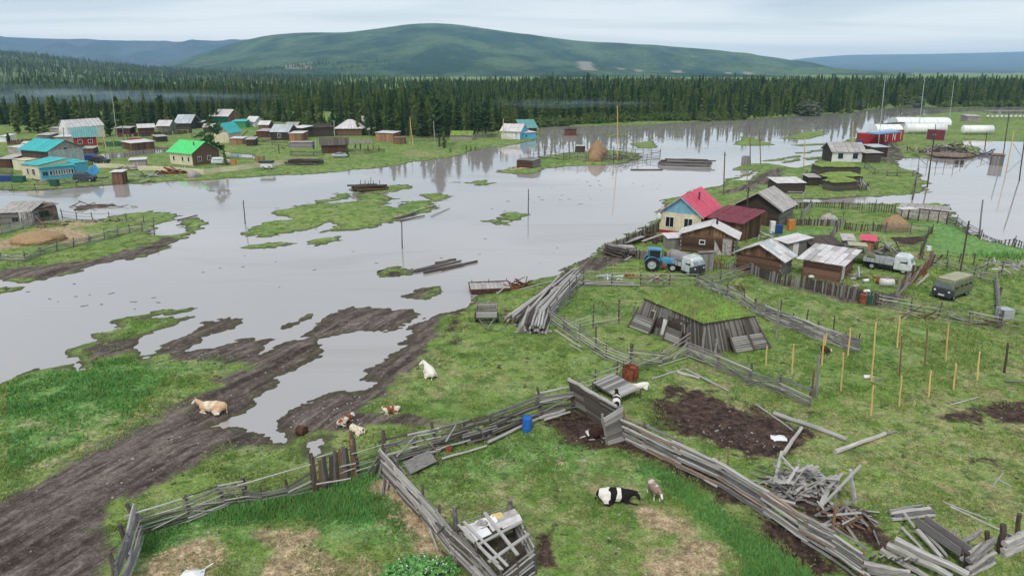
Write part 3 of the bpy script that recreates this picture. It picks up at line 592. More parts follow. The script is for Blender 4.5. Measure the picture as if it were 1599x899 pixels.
forest_objects()
BUSH = crown_mesh('bush_crown', 95, 2.6, 1.7, 260, M_fol, 'round', .05, .42)
def undergrowth():
    t = thing('bush', 'round green bush at the left meadow edge under the clump of larches', 'bush', P(70, 209)); src = place('crown', BUSH, t); place('stem', TRUNKS[0], t, Matrix.Diagonal((.3, .3, .09, 1)))
    g = np.random.default_rng(77); pts = []
    while len(pts) < 1500:
        px = g.uniform(-60, 1660); yb = np.interp(px, ex, ey) + (g.normal(-4.5, 2.0) if px < 830 else g.normal(.3, .7))
        if 130 < px < 165 or yb < 160: continue
        q = G(px, yb, .3); h_ = hgt(q.x, q.y)
        if h_ > .02: pts.append((q.x, q.y, h_ - .1))
    me = bpy.data.meshes.new('undergrowth_points'); me.from_pydata(pts, [], []); n = len(pts)
    for k, v in (('s', g.uniform(.35, 1.5, n)), ('w', g.uniform(.5, 1.7, n)), ('r', g.uniform(0, 6.28, n))): a = me.attributes.new(k, 'FLOAT', 'POINT'); a.data.foreach_set('value', v.astype(np.float32))
    o = place('undergrowth', me); props(o, 'loose green scrub along the foot of the conifer forest', 'scrub', None, 'stuff')
    tr = bpy.data.objects['distant_forest'].modifiers[0].node_group.copy(); next(n_ for n_ in tr.nodes if n_.bl_idname == 'GeometryNodeObjectInfo').inputs['Object'].default_value = src; o.modifiers.new('scatter', 'NODES').node_group = tr
undergrowth()
# ---------------------------------------------------------------- air
def air():
    m = bpy.data.materials.new('air'); m.use_nodes = True; nt = m.node_tree; nt.nodes.clear()
    out = nt.nodes.new('ShaderNodeOutputMaterial'); v = nt.nodes.new('ShaderNodeVolumePrincipled'); v.inputs['Color'].default_value = (.46, .73, 1.0, 1); v.inputs['Density'].default_value = HAZE; v.inputs['Anisotropy'].default_value = 0.0
    nt.links.new(v.outputs[0], out.inputs['Volume'])
    mb = MB().box(-17000, 17000, -300, 14500, -1.6, 365); o = mb.obj('haze', m); props(o, label='pale bluish air over the valley', cat='haze', kind='stuff')
HAZE = 8.5e-5
air()

def smoke(px, py, D, lx, ly, lz, dens, label):
    m = bpy.data.materials.new('smoke'); m.use_nodes = True; nt = m.node_tree; nt.nodes.clear(); L = nt.links.new
    out = nt.nodes.new('ShaderNodeOutputMaterial'); v = nt.nodes.new('ShaderNodeVolumePrincipled'); v.inputs['Color'].default_value = (.62, .80, .95, 1)
    tc = N(nt, 'ShaderNodeTexCoord'); vl = N(nt, 'ShaderNodeVectorMath', operation='LENGTH'); L(tc.outputs['Object'], vl.inputs[0])
    r = N(nt, 'ShaderNodeMapRange', i_From_Min=1.0, i_From_Max=.1, i_To_Max=dens); L(vl.outputs['Value'], r.inputs[0])
    n = N(nt, 'ShaderNodeTexNoise', i_Scale=2.6, i_Detail=2.0); L(tc.outputs['Object'], n.inputs['Vector']); r2 = N(nt, 'ShaderNodeMapRange', i_From_Min=.38, i_From_Max=.62); L(n.outputs[0], r2.inputs[0])
    k = N(nt, 'ShaderNodeMath', operation='MULTIPLY'); L(r.outputs[0], k.inputs[0]); L(r2.outputs[0], k.inputs[1]); L(k.outputs[0], v.inputs['Density']); L(v.outputs[0], out.inputs['Volume'])
    d = ray(px, py); t = D / d.y; o = MB().ball((0, 0, 0), 1.0, 24, 12).obj('smoke', m, None, Matrix.Translation((d.x * t, D, CH + d.z * t)) @ Matrix.Diagonal((lx, ly, lz, 1))); props(o, label, 'smoke', None, 'stuff')
smoke(60, 148, 300, 66, 16, 5.0, .035, 'bluish chimney smoke drifting over the trees at the left edge'); smoke(250, 151, 300, 60, 12, 3.0, .035, 'thin end of the smoke drifting over the left trees'); smoke(880, 162, 260, 40, 8, 2.0, .03, 'faint streak of smoke before the middle of the forest')
# ---------------------------------------------------------------- builders
def pt(px, py, b):      # point that shows at (px,py), as far away (in y) as b
    z = ztop(b, py); dep = b[1] * cp - (z - CH) * sp
    return Vector(((px - 799.5) / FPX * dep, b[1], z))
def E(px, py, z=0.0):   # point z metres above the ground showing at this pixel
    g = G(px, py, z + .3); g.z = max(hgt(g.x, g.y), 0) + z; return g
STK = []
for k in range(5):      # unit poles: length 1 along z, 6 cm thick, slightly crooked and tapering
    g = random.Random(k); mb = MB(); n = 6; c = [Vector((g.gauss(0, .006) * (j not in (0, 4)), g.gauss(0, .006) * (j not in (0, 4)), j / 4)) for j in range(5)]
    for j in range(5):
        for i in range(n): t = 2 * math.pi * i / n; rr = .06 * (1 - .05 * j) * g.uniform(.9, 1.1); mb.v.append((c[j].x * 2 + math.cos(t) * rr, c[j].y * 2 + math.sin(t) * rr, c[j].z))
    for j in range(4):
        for i in range(n): mb.f.append([j*n+i, j*n+(i+1)%n, (j+1)*n+(i+1)%n, (j+1)*n+i]); mb.m.append(0)
    mb.f += [list(range(n-1, -1, -1)), list(range(4*n, 5*n))]; mb.m += [0, 0]; STK.append(mb)
_sc = {}
def stk_mesh(mat, sq=False):
    k = (mat.name, 'sq' if sq else random.randrange(5))
    if k not in _sc:
        if sq:
            mb = MB(); w = .5; o = [(-w, -w), (w, -w), (w, w), (-w, w)]; rs = random.Random(3)
            for j, z in enumerate((0, .5, 1)): mb.v += [(x, y + rs.uniform(-.06, .06), z) for x, y in o]
            mb.f = [[3,2,1,0], [8,9,10,11]] + [[j*4+i, j*4+(i+1)%4, j*4+4+(i+1)%4, j*4+4+i] for j in (0, 1) for i in range(4)]; mb.m = [0] * 10
            _sc[k] = mb.mesh('board', mat)
        else: _sc[k] = STK[k[1]].mesh('pole', mat)
    return _sc[k]
def loc_of(root): return root.matrix_basis.inverted() if root is not None else Matrix()
def stick(name, a, b, r, mat, root=None, taper=None):
    a = Vector(a); b = Vector(b); d = b - a; L = d.length
    if L < .02: return None
    q = d.to_track_quat('Z', 'Y') @ Quaternion((0, 0, 1), random.random() * 6.28)
    M = Matrix.LocRotScale(a, q, Vector((r / .06, r / .06, L)))
    return place(name, stk_mesh(mat), root, loc_of(root) @ M)
def board(name, a, b, w, t, mat, root=None, n=None):     # n: direction the wide face looks to
    a = Vector(a); b = Vector(b); z = (b - a); L = z.length
    if L < .02: return None
    z = z / L; n = Vector(n) if n is not None else Vector((0, -1, 0)); y = (n - z * n.dot(z)); y = y.normalized() if y.length > 1e-3 else z.orthogonal().normalized(); x = y.cross(z)
    M = Matrix((( *[x.x*w, y.x*t, z.x*L], a.x), (x.y*w, y.y*t, z.y*L, a.y), (x.z*w, y.z*t, z.z*L, a.z), (0, 0, 0, 1)))
    return place(name, stk_mesh(mat, True), root, loc_of(root) @ M)
def jit(v, s): return Vector((v.x + random.gauss(0, s), v.y + random.gauss(0, s), v.z + random.gauss(0, s)))
def fence(label, posts, n=4, style='rail', mat=None, pm=None, r=.035, pr=.07, group=None, miss=.06, sag=.05, mid=True, name='wooden_fence', extra=0, hfrac=.78, w=.1, gap=.12, lean=.0, cat='fence', bot=.06, mats=None, railh=None):
    """posts: (base x, base y, top y) or (base x, base y, top x, top y) in picture pixels"""
    mat = mat or M_grey; pm = pm or M_post; B = []; T = []
    for p in posts:
        b = P(p[0], p[1]); t = pt(p[2], p[3], b) if len(p) == 4 else Vector((b.x, b.y, ztop(b, p[2])))
        if len(p) == 3: t += Vector((random.gauss(0, .03), random.gauss(0, .03), 0)) * (t.z - b.z)
        B.append(b); T.append(t)
    root = thing(name, label, cat, B[0], group)
    for b, t in zip(B, T): stick('post', b - Vector((0, 0, .2)), t, pr * random.uniform(.85, 1.15), pm, root)
    mm = mats or [mat]
    for i in range(len(B) - 1):
        d = B[i+1] - B[i]; nn = Vector((d.y, -d.x, 0)).normalized() * (-1 if (Vector((d.y, -d.x, 0)).dot(B[i]) > 0) else 1)
        side = nn * (pr + r) * .8; h0 = (T[i] - B[i]) * hfrac; h1 = (T[i+1] - B[i+1]) * hfrac
        hh = min(h0.length, h1.length)
        if railh: h0 = (T[i] - B[i]).normalized() * railh; h1 = (T[i+1] - B[i+1]).normalized() * railh; hh = railh
        if style in ('rail', 'dense'):
            cnt = n
            for k in range(cnt):
                if random.random() < miss: continue
                f = bot + (1 - bot) * k / max(1, cnt - 1)
                a = B[i] + h0 * (f + random.gauss(0, sag * .22)) ; c = B[i+1] + h1 * (f + random.gauss(0, sag * .22))
                e = d.normalized() * random.uniform(.05, .35); s = side * random.choice([1, 1, -1] if style == 'dense' else [1])
                stick('rail', a - e + s, c + e + s, r * random.uniform(.75, 1.25), random.choice(mm), root)
            for k in range((extra + 1) // 2):
                f0, f1 = random.uniform(bot, 1), random.uniform(bot, 1); u0 = random.uniform(0, .5); u1 = random.uniform(.5, 1.1)
                stick('rail', B[i].lerp(B[i+1], u0) + h0 * f0 + side * 1.6, B[i].lerp(B[i+1], u1) + h1 * f1 + side * 1.6, r * .8, random.choice(mm), root)
        if style == 'board':
            hz = hh / n
            for k in range(n):
                if random.random() < miss: continue
                f = (k + .5) / n; a = B[i] + h0 * f; c = B[i+1] + h1 * f
                board('board', a + side + Vector((0, 0, random.gauss(0, .015))), c + side + Vector((0, 0, random.gauss(0, .015))), hz * w / .1 * .92, .03, random.choice(mm), root, nn)
        if style in ('picket', 'slab'):
            L = d.length; cnt = max(2, int(L / (w + gap)))
            for f in (.3, .8): stick('rail', B[i] + h0 * f - side * .3, B[i+1] + h1 * f - side * .3, .03, pm, root)
            for k in range(cnt):
                if random.random() < miss: continue
                u = (k + .5) / cnt; b = B[i].lerp(B[i+1], u); h = h0.lerp(h1, u) * random.uniform(.88, 1.08); b = b + nn * .04
                ln = d.normalized() * random.gauss(0, .03 + lean) * h.length
                board('picket' if style == 'picket' else 'plank', b, b + h + ln, w * random.uniform(.85, 1.1), .025, random.choice(mm), root, nn)
    return root
def pole(bx, by, tx, ty, label, r=.11, mat=None, arm=0, name='utility_pole', cat='pole', group=None, brace=None, knobs=False):
    b = P(bx, by); t = pt(tx, ty, b); root = thing(name, label, cat, b, group)
    stick('shaft', b - Vector((0, 0, .3)), t, r, mat or M_post, root)
    if arm:
        c = b.lerp(t, .93); u = Vector((arm, arm * .25, 0)); stick('crossarm', c - u, c + u, .05, mat or M_post, root)
        for s in (-.85, 0.85):
            MB().cyl((0, 0, 0), (0, 0, .22), .05, .03, 6).obj('insulator', M_white, root, Matrix.Translation(c + u * s - b))
    if brace:
        bb = P(*brace); stick('brace', bb, b.lerp(t, .78), r * .8, mat or M_post, root)
    return root
def log(name, label, a, b, r, mat, cat='log', group=None):
    o = stick(name, a, b, r, mat); props(o, label, cat, group); return o
# houses: front wall from pixel A to pixel B (left to right), going back `depth` metres
def frame_of(A, B):
    a = P(*A); b = P(*B); d = b - a; d.z = 0; L = d.length; a.z = min(a.z, b.z); return a, L, math.atan2(d.y, d.x)
def slope(root, name, p00, p10, p11, p01, nx, ny, th, mat, single=False, jitter=.012, mats=None):
    """a roof pitch made of nx x ny sheets lying on the quad (eave, eave, ridge, ridge)"""
    p00, p10, p11, p01 = map(Vector, (p00, p10, p11, p01)); nrm = (p10 - p00).cross(p01 - p00).normalized()
    if nrm.z < 0: nrm = -nrm
    mb = MB()
    def q(u, v): return p00.lerp(p10, u).lerp(p01.lerp(p11, u), v)
    for j in range(ny):
        for i in range(nx):
            u0, u1 = i / nx, (i + 1) / nx; v0, v1 = j / ny, (j + 1) / ny; g = .004
            k = nrm * (random.gauss(0, jitter) + (j % 2) * th * .5 + (i % 2) * th * .35); t = nrm * th; ov = .03 if j else 0
            c = [q(u0 + g, v0 - ov) , q(u1 - g, v0 - ov), q(u1 - g, v1 - .002), q(u0 + g, v1 - .002)]; c = [x + k + nrm * random.gauss(0, jitter * .4) for x in c]
            m_ = random.choice(mats) if mats else mat
            if not single: mb = MB()
            mb.add(c + [x + t for x in c], [(3,2,1,0),(4,5,6,7),(0,1,5,4),(1,2,6,5),(2,3,7,6),(3,0,4,7)], m_)
            if not single: mb.obj(name, None, root)
    if single: mb.obj(name, None, root)
def house(name, label, A, B, depth, wh, rh, ridge='y', wall=None, roof=None, over=.35, clad='v', gable=None, wins=(), doors=(), chim=None, single=True, roofn=None, side=None, base=None, cat='house', group=None, off=.5, roofmats=None, wm=None, rh2=None, eave=0.0, plk=.22, trim=None):
    a, L, rz = frame_of(A, B); root = thing(name, label, cat, a, group, rz)
    wall = wall or M_brown; roof = roof or M_asb; gable = gable or wall; side = side or wall; D = depth; o = over
    rx = L * off
    def topz(x, y):
        if ridge == 'y': return wh + rh * (x / rx if x < rx else (L - x) / (L - rx))
        if ridge == 'x': return wh + rh * (y / (D * off) if y < D * off else (D - y) / (D - D * off))
        if ridge == 'shedx': return wh + rh * x / L
        if ridge == 'shedy': return wh + rh * y / D
        return wh
    # walls: planks (vertical) or logs (horizontal), all real geometry
    def wallpart(nm, x0, y0, x1, y1, mat, gm):
        d = Vector((x1 - x0, y1 - y0, 0)); l = d.length; u = d / l; nn = Vector((u.y, -u.x, 0)); mb = MB(); n = max(2, int(l / plk))
        rg = random.Random(int(l * 1000))
        zt = [topz(x0 + d.x * k / n, y0 + d.y * k / n) for k in range(n + 1)]
        kk = int(round(n * .5))
        for k in range(n):
            w0 = u * l * (k + .03) / n; w1 = u * l * (k + .97) / n; pr = .02 * rg.random() + (.012 if k % 2 else 0); z0, z1 = zt[k], zt[k+1]
            if clad == 'v' or (gm is not mat):
                zlo = 0 if (clad == 'v' and gm is mat) else wh - .02
                b0 = Vector((x0, y0, zlo)) + w0; b1 = Vector((x0, y0, zlo)) + w1
                vs = [b0, b1, b1 - nn * .1, b0 - nn * .1]; vs = [v + nn * pr for v in vs]; ts = [Vector((v.x, v.y, (z0 if i in (0, 3) else z1))) for i, v in enumerate(vs)]
                mb.add(vs + ts, [(0,1,5,4),(1,2,6,5),(2,3,7,6),(3,0,4,7),(4,5,6,7)], gm)
            if not (clad == 'v' and gm is mat) and clad == 'v':
                b0 = Vector((x0, y0, 0)) + w0; b1 = Vector((x0, y0, 0)) + w1; vs = [v + nn * (pr + .01) for v in (b0, b1, b1 - nn * .1, b0 - nn * .1)]
                mb.add(vs + [Vector((v.x, v.y, wh)) for v in vs], [(0,1,5,4),(1,2,6,5),(2,3,7,6),(3,0,4,7),(4,5,6,7)], mat)
        if clad == 'h':
            nl = max(3, int(wh / .24))
            for k in range(nl):
                z0 = wh * k / nl; z1 = wh * (k + .92) / nl; e = .12 if k % 2 else -.0
                p0 = Vector((x0, y0, z0)) - u * e; p1 = Vector((x1, y1, z0)) + u * e; vs = [p0 + nn * .05, p1 + nn * .05, p1 - nn * .1, p0 - nn * .1]
                mb.add(vs + [Vector((v.x, v.y, z1)) for v in vs], [(0,1,5,4),(1,2,6,5),(2,3,7,6),(3,0,4,7),(4,5,6,7),(3,2,1,0)], mat)
        if clad == 'p':
            vs = [Vector((x0, y0, 0)), Vector((x1, y1, 0)), Vector((x1, y1, 0)) - nn * .1, Vector((x0, y0, 0)) - nn * .1]
            mb.add(vs + [Vector((v.x, v.y, wh)) for v in vs], [(0,1,5,4),(1,2,6,5),(2,3,7,6),(3,0,4,7),(4,5,6,7)], mat)
        # solid backing so that no daylight shows between boards
        m = 6; pr_ = [(k / m) for k in range(m + 1)]
        if kk:
            vs = []; 
            for f in pr_: x, y = x0 + d.x * f, y0 + d.y * f; vs += [Vector((x, y, 0)) - nn * .11, Vector((x, y, max(.05, topz(x, y) - .03))) - nn * .11]
            mb.add(vs, [(2*k, 2*k+2, 2*k+3, 2*k+1) for k in range(m)], M_dark if clad != 'p' else mat)
        mb.obj(nm, None, root)
    ga = gable if ridge == 'y' else wall; gs = gable if ridge == 'x' else side
    wallpart('front_wall', 0, 0, L, 0, wall, ga if ridge == 'y' else wall); wallpart('side_wall', L, 0, L, D, side, gs)
    wallpart('rear_wall', L, D, 0, D, side, ga if ridge == 'y' else side); wallpart('side_wall', 0, D, 0, 0, side, gs)
    if base: MB().box(-.06, L + .06, -.06, D + .06, -.3, .4, base).obj('plinth', None, root)
    nx, ny = roofn or (max(2, int((D if ridge == 'y' else L) / 1.1)), 2); th = .04; nm = 'roof' if single else 'roof_sheet'
    e = .12
    if ridge == 'y':
        s1 = rh / rx; s2 = rh / (L - rx)
        slope(root, nm, (-o, -o, wh - o * s1 + e), (-o, D + o, wh - o * s1 + e), (rx, D + o, wh + rh + e), (rx, -o, wh + rh + e), nx, ny, th, roof, single, mats=roofmats)
        slope(root, nm, (L + o, D + o, wh - o * s2 + e), (L + o, -o, wh - o * s2 + e), (rx, -o, wh + rh + e), (rx, D + o, wh + rh + e), nx, ny, th, roof, single, mats=roofmats)
        for y in (-o, D + o - .05):
            for (xa, za, xb, zb) in ((-o, wh - o * s1, rx, wh + rh), (L + o, wh - o * s2, rx, wh + rh)):
                if trim: MB().add([(xa, y, za - .06), (xb, y, zb - .06), (xb, y, zb + .10), (xa, y, za + .10), (xa, y + .05, za - .06), (xb, y + .05, zb - .06), (xb, y + .05, zb + .10), (xa, y + .05, za + .10)], [(0,1,2,3),(7,6,5,4),(0,4,5,1),(1,5,6,2),(2,6,7,3),(3,7,4,0)], trim).obj('barge_board', None, root)
    elif ridge == 'x':
        ry = D * off; s1 = rh / ry; s2 = rh / (D - ry)
        slope(root, nm, (-o, -o, wh - o * s1 + e), (L + o, -o, wh - o * s1 + e), (L + o, ry, wh + rh + e), (-o, ry, wh + rh + e), nx, ny, th, roof, single, mats=roofmats)
        slope(root, nm, (L + o, D + o, wh - o * s2 + e), (-o, D + o, wh - o * s2 + e), (-o, ry, wh + rh + e), (L + o, ry, wh + rh + e), nx, ny, th, roof, single, mats=roofmats)
    elif ridge == 'shedx': slope(root, nm, (-o, -o, wh + e), (-o, D + o, wh + e), (L + o, D + o, wh + rh + e), (L + o, -o, wh + rh + e), nx, ny, th, roof, single, mats=roofmats)
    elif ridge == 'shedy': slope(root, nm, (-o, -o, wh + e), (L + o, -o, wh + e), (L + o, D + o, wh + rh + e), (-o, D + o, wh + rh + e), nx, ny, th, roof, single, mats=roofmats)
    elif ridge == 'hip':
        i = min(D, L) * .42; z0 = wh + e; z1 = wh + rh; r0, r1 = Vector((i, D / 2, z1)), Vector((L - i, D / 2, z1))
        c = [Vector((-o, -o, z0)), Vector((L + o, -o, z0)), Vector((L + o, D + o, z0)), Vector((-o, D + o, z0))]
        slope(root, nm, c[0], c[1], r1, r0, nx, ny, th, roof, single); slope(root, nm, c[2], c[3], r0, r1, nx, ny, th, roof, single)
        slope(root, nm, c[1], c[2], r1, r1 + Vector((0, .02, 0)), 2, ny, th, roof, single); slope(root, nm, c[3], c[0], r0 + Vector((0, .02, 0)), r0, 2, ny, th, roof, single)
    # windows (face, u from left, sill height, width, height, frame material)
    faces = {'f': (Vector((0, 0, 0)), Vector((1, 0, 0)), Vector((0, -1, 0)), L), 'r': (Vector((L, 0, 0)), Vector((0, 1, 0)), Vector((1, 0, 0)), D), 'l': (Vector((0, D, 0)), Vector((0, -1, 0)), Vector((-1, 0, 0)), D)}
    for kind, lst in (('window', wins), ('door', doors)):
        for (fc, u, z, w, h, fm) in lst:
            o0, ux, nn, ln = faces[fc]; c = o0 + ux * (u * ln) + Vector((0, 0, z)); M = Matrix(((ux.x, -nn.x, 0, c.x), (ux.y, -nn.y, 0, c.y), (0, 0, 1, c.z), (0, 0, 0, 1)))
            mb = MB(); t = .09 if kind == 'window' else .05; y0, y1 = -.10, -.02
            mb.box(-w/2-t, -w/2, y0, y1, -t, h+t, fm); mb.box(w/2, w/2+t, y0, y1, -t, h+t, fm); mb.box(-w/2, w/2, y0, y1, -t, 0, fm); mb.box(-w/2, w/2, y0, y1, h, h+t, fm)
            if kind == 'window' and w > .7: mb.box(-.025, .025, y0+.01, y1, 0, h, fm)
            f_ = mb.obj(kind, None, root, M)
            MB().box(-w/2, w/2, -.055, -.02, 0, h, (M_glass if kind == 'window' else fm)).obj('pane' if kind == 'window' else 'door_leaf', None, f_)
    if chim:
        cx, cy, ch_, cr = chim; z = topz(cx * L, cy * D); MB().cyl((0, 0, -.2), (0, 0, ch_), cr, cr, 8).ball((0, 0, ch_ + .03), cr * 1.4, 8, 4, (1, 1, .4)).obj('chimney', M_iron, root, Matrix.Translation((cx * L, cy * D, z + .1)))
    return root
# ---------------------------------------------------------------- animals
def cow_coat(name, base, patch, face, mode, scale=1.6, th=.5):
    m, nt, b = mat_new(name); L = nt.links.new; tc = N(nt, 'ShaderNodeTexCoord'); n = N(nt, 'ShaderNodeTexNoise', i_Scale=scale, i_Detail=2.5, i_Roughness=.5); L(tc.outputs['Object'], n.inputs['Vector'])
    v = n.outputs[0]
    if mode == 'patches':
        sx = N(nt, 'ShaderNodeSeparateXYZ'); L(tc.outputs['Object'], sx.inputs[0]); ns = N(nt, 'ShaderNodeTexNoise', i_Scale=1.7, i_Detail=2.0); L(tc.outputs['Object'], ns.inputs['Vector']); a1 = N(nt, 'ShaderNodeMath', operation='MULTIPLY_ADD'); L(ns.outputs[0], a1.inputs[0]); a1.inputs[1].default_value = .5; L(sx.outputs[0], a1.inputs[2])
        cr = N(nt, 'ShaderNodeValToRGB'); cr.color_ramp.interpolation = 'CONSTANT'; e = cr.color_ramp.elements; mr = N(nt, 'ShaderNodeMapRange', i_From_Min=-1.0, i_From_Max=1.5); L(a1.outputs[0], mr.inputs[0]); L(mr.outputs[0], cr.inputs[0]); e[0].position = 0; e[0].color = (1,1,1,1); e[1].position = .16; e[1].color = (0,0,0,1)
        for p_, c_ in ((.36, 1), (.50, 0), (.62, 1)): q_ = e.new(p_); q_.color = (c_, c_, c_, 1)
        v = cr.outputs[0]; th = .5
    if mode == 'bands':
        w = N(nt, 'ShaderNodeTexWave', i_Scale=.62, i_Distortion=2.2, i_Detail=1.5); w.inputs['Detail Scale'].default_value = 1.3; w.inputs['Phase Offset'].default_value = th * 10; L(tc.outputs['Object'], w.inputs['Vector']); v = w.outputs['Fac']; th = .5
    r = N(nt, 'ShaderNodeMapRange', i_From_Min=th - .025, i_From_Max=th + .025); L(v, r.inputs[0])
    x = N(nt, 'ShaderNodeMix', data_type='RGBA'); x.inputs[6].default_value = (*base, 1); x.inputs[7].default_value = (*patch, 1); L(r.outputs[0], x.inputs[0])
    a = N(nt, 'ShaderNodeAttribute', attribute_name='face'); y = N(nt, 'ShaderNodeMix', data_type='RGBA'); y.inputs[7].default_value = (*face, 1); L(x.outputs[2], y.inputs[6]); L(a.outputs['Fac'], y.inputs[0])
    L(y.outputs[2], b.inputs['Base Color']); b.inputs['Roughness'].default_value = .85; b.inputs['Specular IOR Level'].default_value = .2
    n2 = N(nt, 'ShaderNodeTexNoise', i_Scale=22.0, i_Detail=3.0); L(tc.outputs['Object'], n2.inputs['Vector']); bp = N(nt, 'ShaderNodeBump', i_Strength=.3, i_Distance=.02); L(n2.outputs[0], bp.inputs['Height']); L(bp.outputs[0], b.inputs['Normal'])
    return m
M_horn = simple('horn', (.5, .45, .36), .6, .1, 5.0); M_eye = simple('dark_eye', (.01, .008, .008), .2, .1, 1.0)
def cow(px, py, heading, coat, label, pose='lie', s=1.0, head='fwd', horns=True, name='cow', at=None):
    """heading: degrees, direction the chest looks, 0 = to the right in the picture, 90 = away"""
    b = P(px, py) if at is None else at; root = thing(name, label, name, b, None, R(heading)); mb = MB()
    caps = []
    zb = .43 if pose == 'lie' else .95
    def C(a, r0, c, r1): caps.append((Vector(a), r0, Vector(c), r1))
    # trunk: rump, barrel, chest
    C((-.72, 0, zb + .02), .30, (-.35, 0, zb + .02), .37); C((-.35, 0, zb + .02), .37, (.15, 0, zb - .02), .39); C((.15, 0, zb - .02), .39, (.58, 0, zb + .0), .31)
    C((-.60, .16, zb + .08), .19, (-.60, -.16, zb + .08), .19); C((-.35, 0, zb + .26), .13, (.4, 0, zb + .27), .12); C((.45, 0, zb + .12), .22, (.62, 0, zb + .14), .19)
    n0 = Vector((.68, 0, zb + .13))
    hd = {'fwd': ((1.08, 0, zb + .42), (1.36, 0, zb + .20)), 'left': ((.98, .22, zb + .40), (.98, .52, zb + .20)), 'right': ((.98, -.22, zb + .40), (.98, -.52, zb + .20)), 'back': ((.86, -.36, zb + .1), (.46, -.54, zb - .08)), 'down': ((1.12, 0, zb + .10), (1.32, 0, zb - .22)), 'up': ((.92, .05, zb + .44), (1.22, .16, zb + .34))}[head]
    p, mz = Vector(hd[0]), Vector(hd[1]); C(n0, .20, p, .135); C((.62, 0, zb - .08), .2, n0.lerp(p, .5) - Vector((0, 0, .08)), .12)
    hx = (mz - p).normalized(); sd = hx.cross(Vector((0, 0, 1))).normalized(); up = sd.cross(hx)
    C(p, .125, p.lerp(mz, .5), .105); C(p.lerp(mz, .5), .105, mz, .075); C(mz - hx * .03, .08, mz - up * .03, .075)
    for q in (1, -1):    # ears
        C(p + sd * q * .10 + up * .03, .035, p + sd * q * .26 - up * .0, .022)
    if pose == 'lie':
        for q in (1, -1):
            C((.50, q * .25, .22), .12, (.74, q * .28, .12), .075); C((.74, q * .28, .12), .07, (.42 if q > 0 else 1.02, q * .32, .06), .05); C((.42 if q > 0 else 1.02, q * .32, .06), .05, (.34 if q > 0 else 1.16, q * .32, .05), .052)
            C((-.55, q * .26, .30), .21, (-.22, q * .40, .20), .12); C((-.22, q * .40, .20), .10, (-.62, q * .46, .09), .06); C((-.62, q * .46, .09), .055, (-.30, q * .50, .05), .045)
    else:
        for q in (1, -1):
            o = q * .10
            C((.50, q * .18, .75), .13, (.50 + o, q * .20, .45), .075); C((.50 + o, q * .20, .45), .065, (.50 + o, q * .20, .12), .045); C((.50 + o, q * .20, .12), .05, (.53 + o, q * .20, .04), .055)
            C((-.58, q * .18, .80), .19, (-.48, q * .20, .55), .10); C((-.48, q * .20, .55), .085, (-.68 + o, q * .20, .38), .06); C((-.68 + o, q * .20, .38), .055, (-.64 + o, q * .20, .10), .042); C((-.64 + o, q * .20, .10), .05, (-.60 + o, q * .20, .04), .055)
    for a, r0, c, r1 in caps:
        mb.ball(a, r0, 10, 6); mb.ball(c, r1, 10, 6); mb.cyl(a, c, r0, r1, 10)
    me = mb.mesh('cow_body', coat); o = place('body', me, root, Matrix.Scale(s, 4))
    r = o.modifiers.new('skin', 'REMESH'); r.mode = 'VOXEL'; r.voxel_size = .034; r.use_smooth_shade = True; sm = o.modifiers.new('smooth', 'SMOOTH'); sm.factor = .6; sm.iterations = 5
    dg = bpy.context.evaluated_depsgraph_get(); me2 = bpy.data.meshes.new_from_object(o.evaluated_get(dg)); o.modifiers.clear(); o.data = me2
    if not me2.materials: me2.materials.append(coat)
    co = np.empty(len(me2.vertices) * 3, np.float32); me2.vertices.foreach_get('co', co); co = co.reshape(-1, 3)
    ax = np.array(hx); dd = (co - np.array(p)) @ ax; per = np.linalg.norm((co - np.array(p)) - dd[:, None] * ax, axis=1)
    f = ((dd > .02) & (per < .17)) | (co[:, 2] < (.16 if pose == 'lie' else .35)); at_ = me2.attributes.new('face', 'FLOAT', 'POINT'); at_.data.foreach_set('value', f.astype(np.float32))
    for q in (1, -1):
        if horns: MB().cyl((0, 0, 0), (q * 0, 0, 0.001), .02).cyl(p + sd * q * .07 + up * .10, p + sd * q * .16 + up * .17, .022, .016, 6).cyl(p + sd * q * .16 + up * .17, p + sd * q * .15 + up * .26 + hx * .04, .016, .004, 6).obj('horn', M_horn, root, Matrix.Scale(s, 4))
        MB().ball(p.lerp(mz, .28) + sd * q * .105 + up * .035, .02, 6, 4).obj('eye', M_eye, root, Matrix.Scale(s, 4))
    tl = MB(); a = Vector((-.98, 0, zb + .12)); c = Vector((-1.04, .05, zb * .35)) if pose != 'lie' else Vector((-1.02, .14, .08)); tl.cyl(a + Vector((.1, 0, 0)), a, .035, .028, 6).cyl(a, c, .028, .018, 6).ball(c, .045, 6, 5, (1, 1, 1.8)); tl.obj('tail', coat, root, Matrix.Scale(s, 4), True)
    return root
# ---------------------------------------------------------------- vehicles (front looks to +x, all in metres)
def wheel(root, x, y, r, w, sgn):
    M = Matrix.Translation((x, y, r)); mb = MB(); n = 18
    for (r0, y0), (r1, y1) in (((r*.62, w*.5), (r*.93, w*.5)), ((r*.93, w*.5), (r, w*.28)), ((r, w*.28), (r, -w*.28)), ((r, -w*.28), (r*.93, -w*.5)), ((r*.93, -w*.5), (r*.62, -w*.5))):
        vs = [(math.cos(2*math.pi*i/n)*r0, y0, math.sin(2*math.pi*i/n)*r0) for i in range(n)] + [(math.cos(2*math.pi*i/n)*r1, y1, math.sin(2*math.pi*i/n)*r1) for i in range(n)]
        mb.add(vs, [(i, (i+1)%n, n+(i+1)%n, n+i) for i in range(n)])
    wh = mb.obj('wheel', M_tyre, root, M)
    MB().cyl((0, -w*.3, 0), (0, w*.3, 0), r*.63, r*.63, 14).cyl((0, sgn*w*.3, 0), (0, sgn*w*.48, 0), r*.22, r*.15, 8).obj('rim', M_steel, wh)
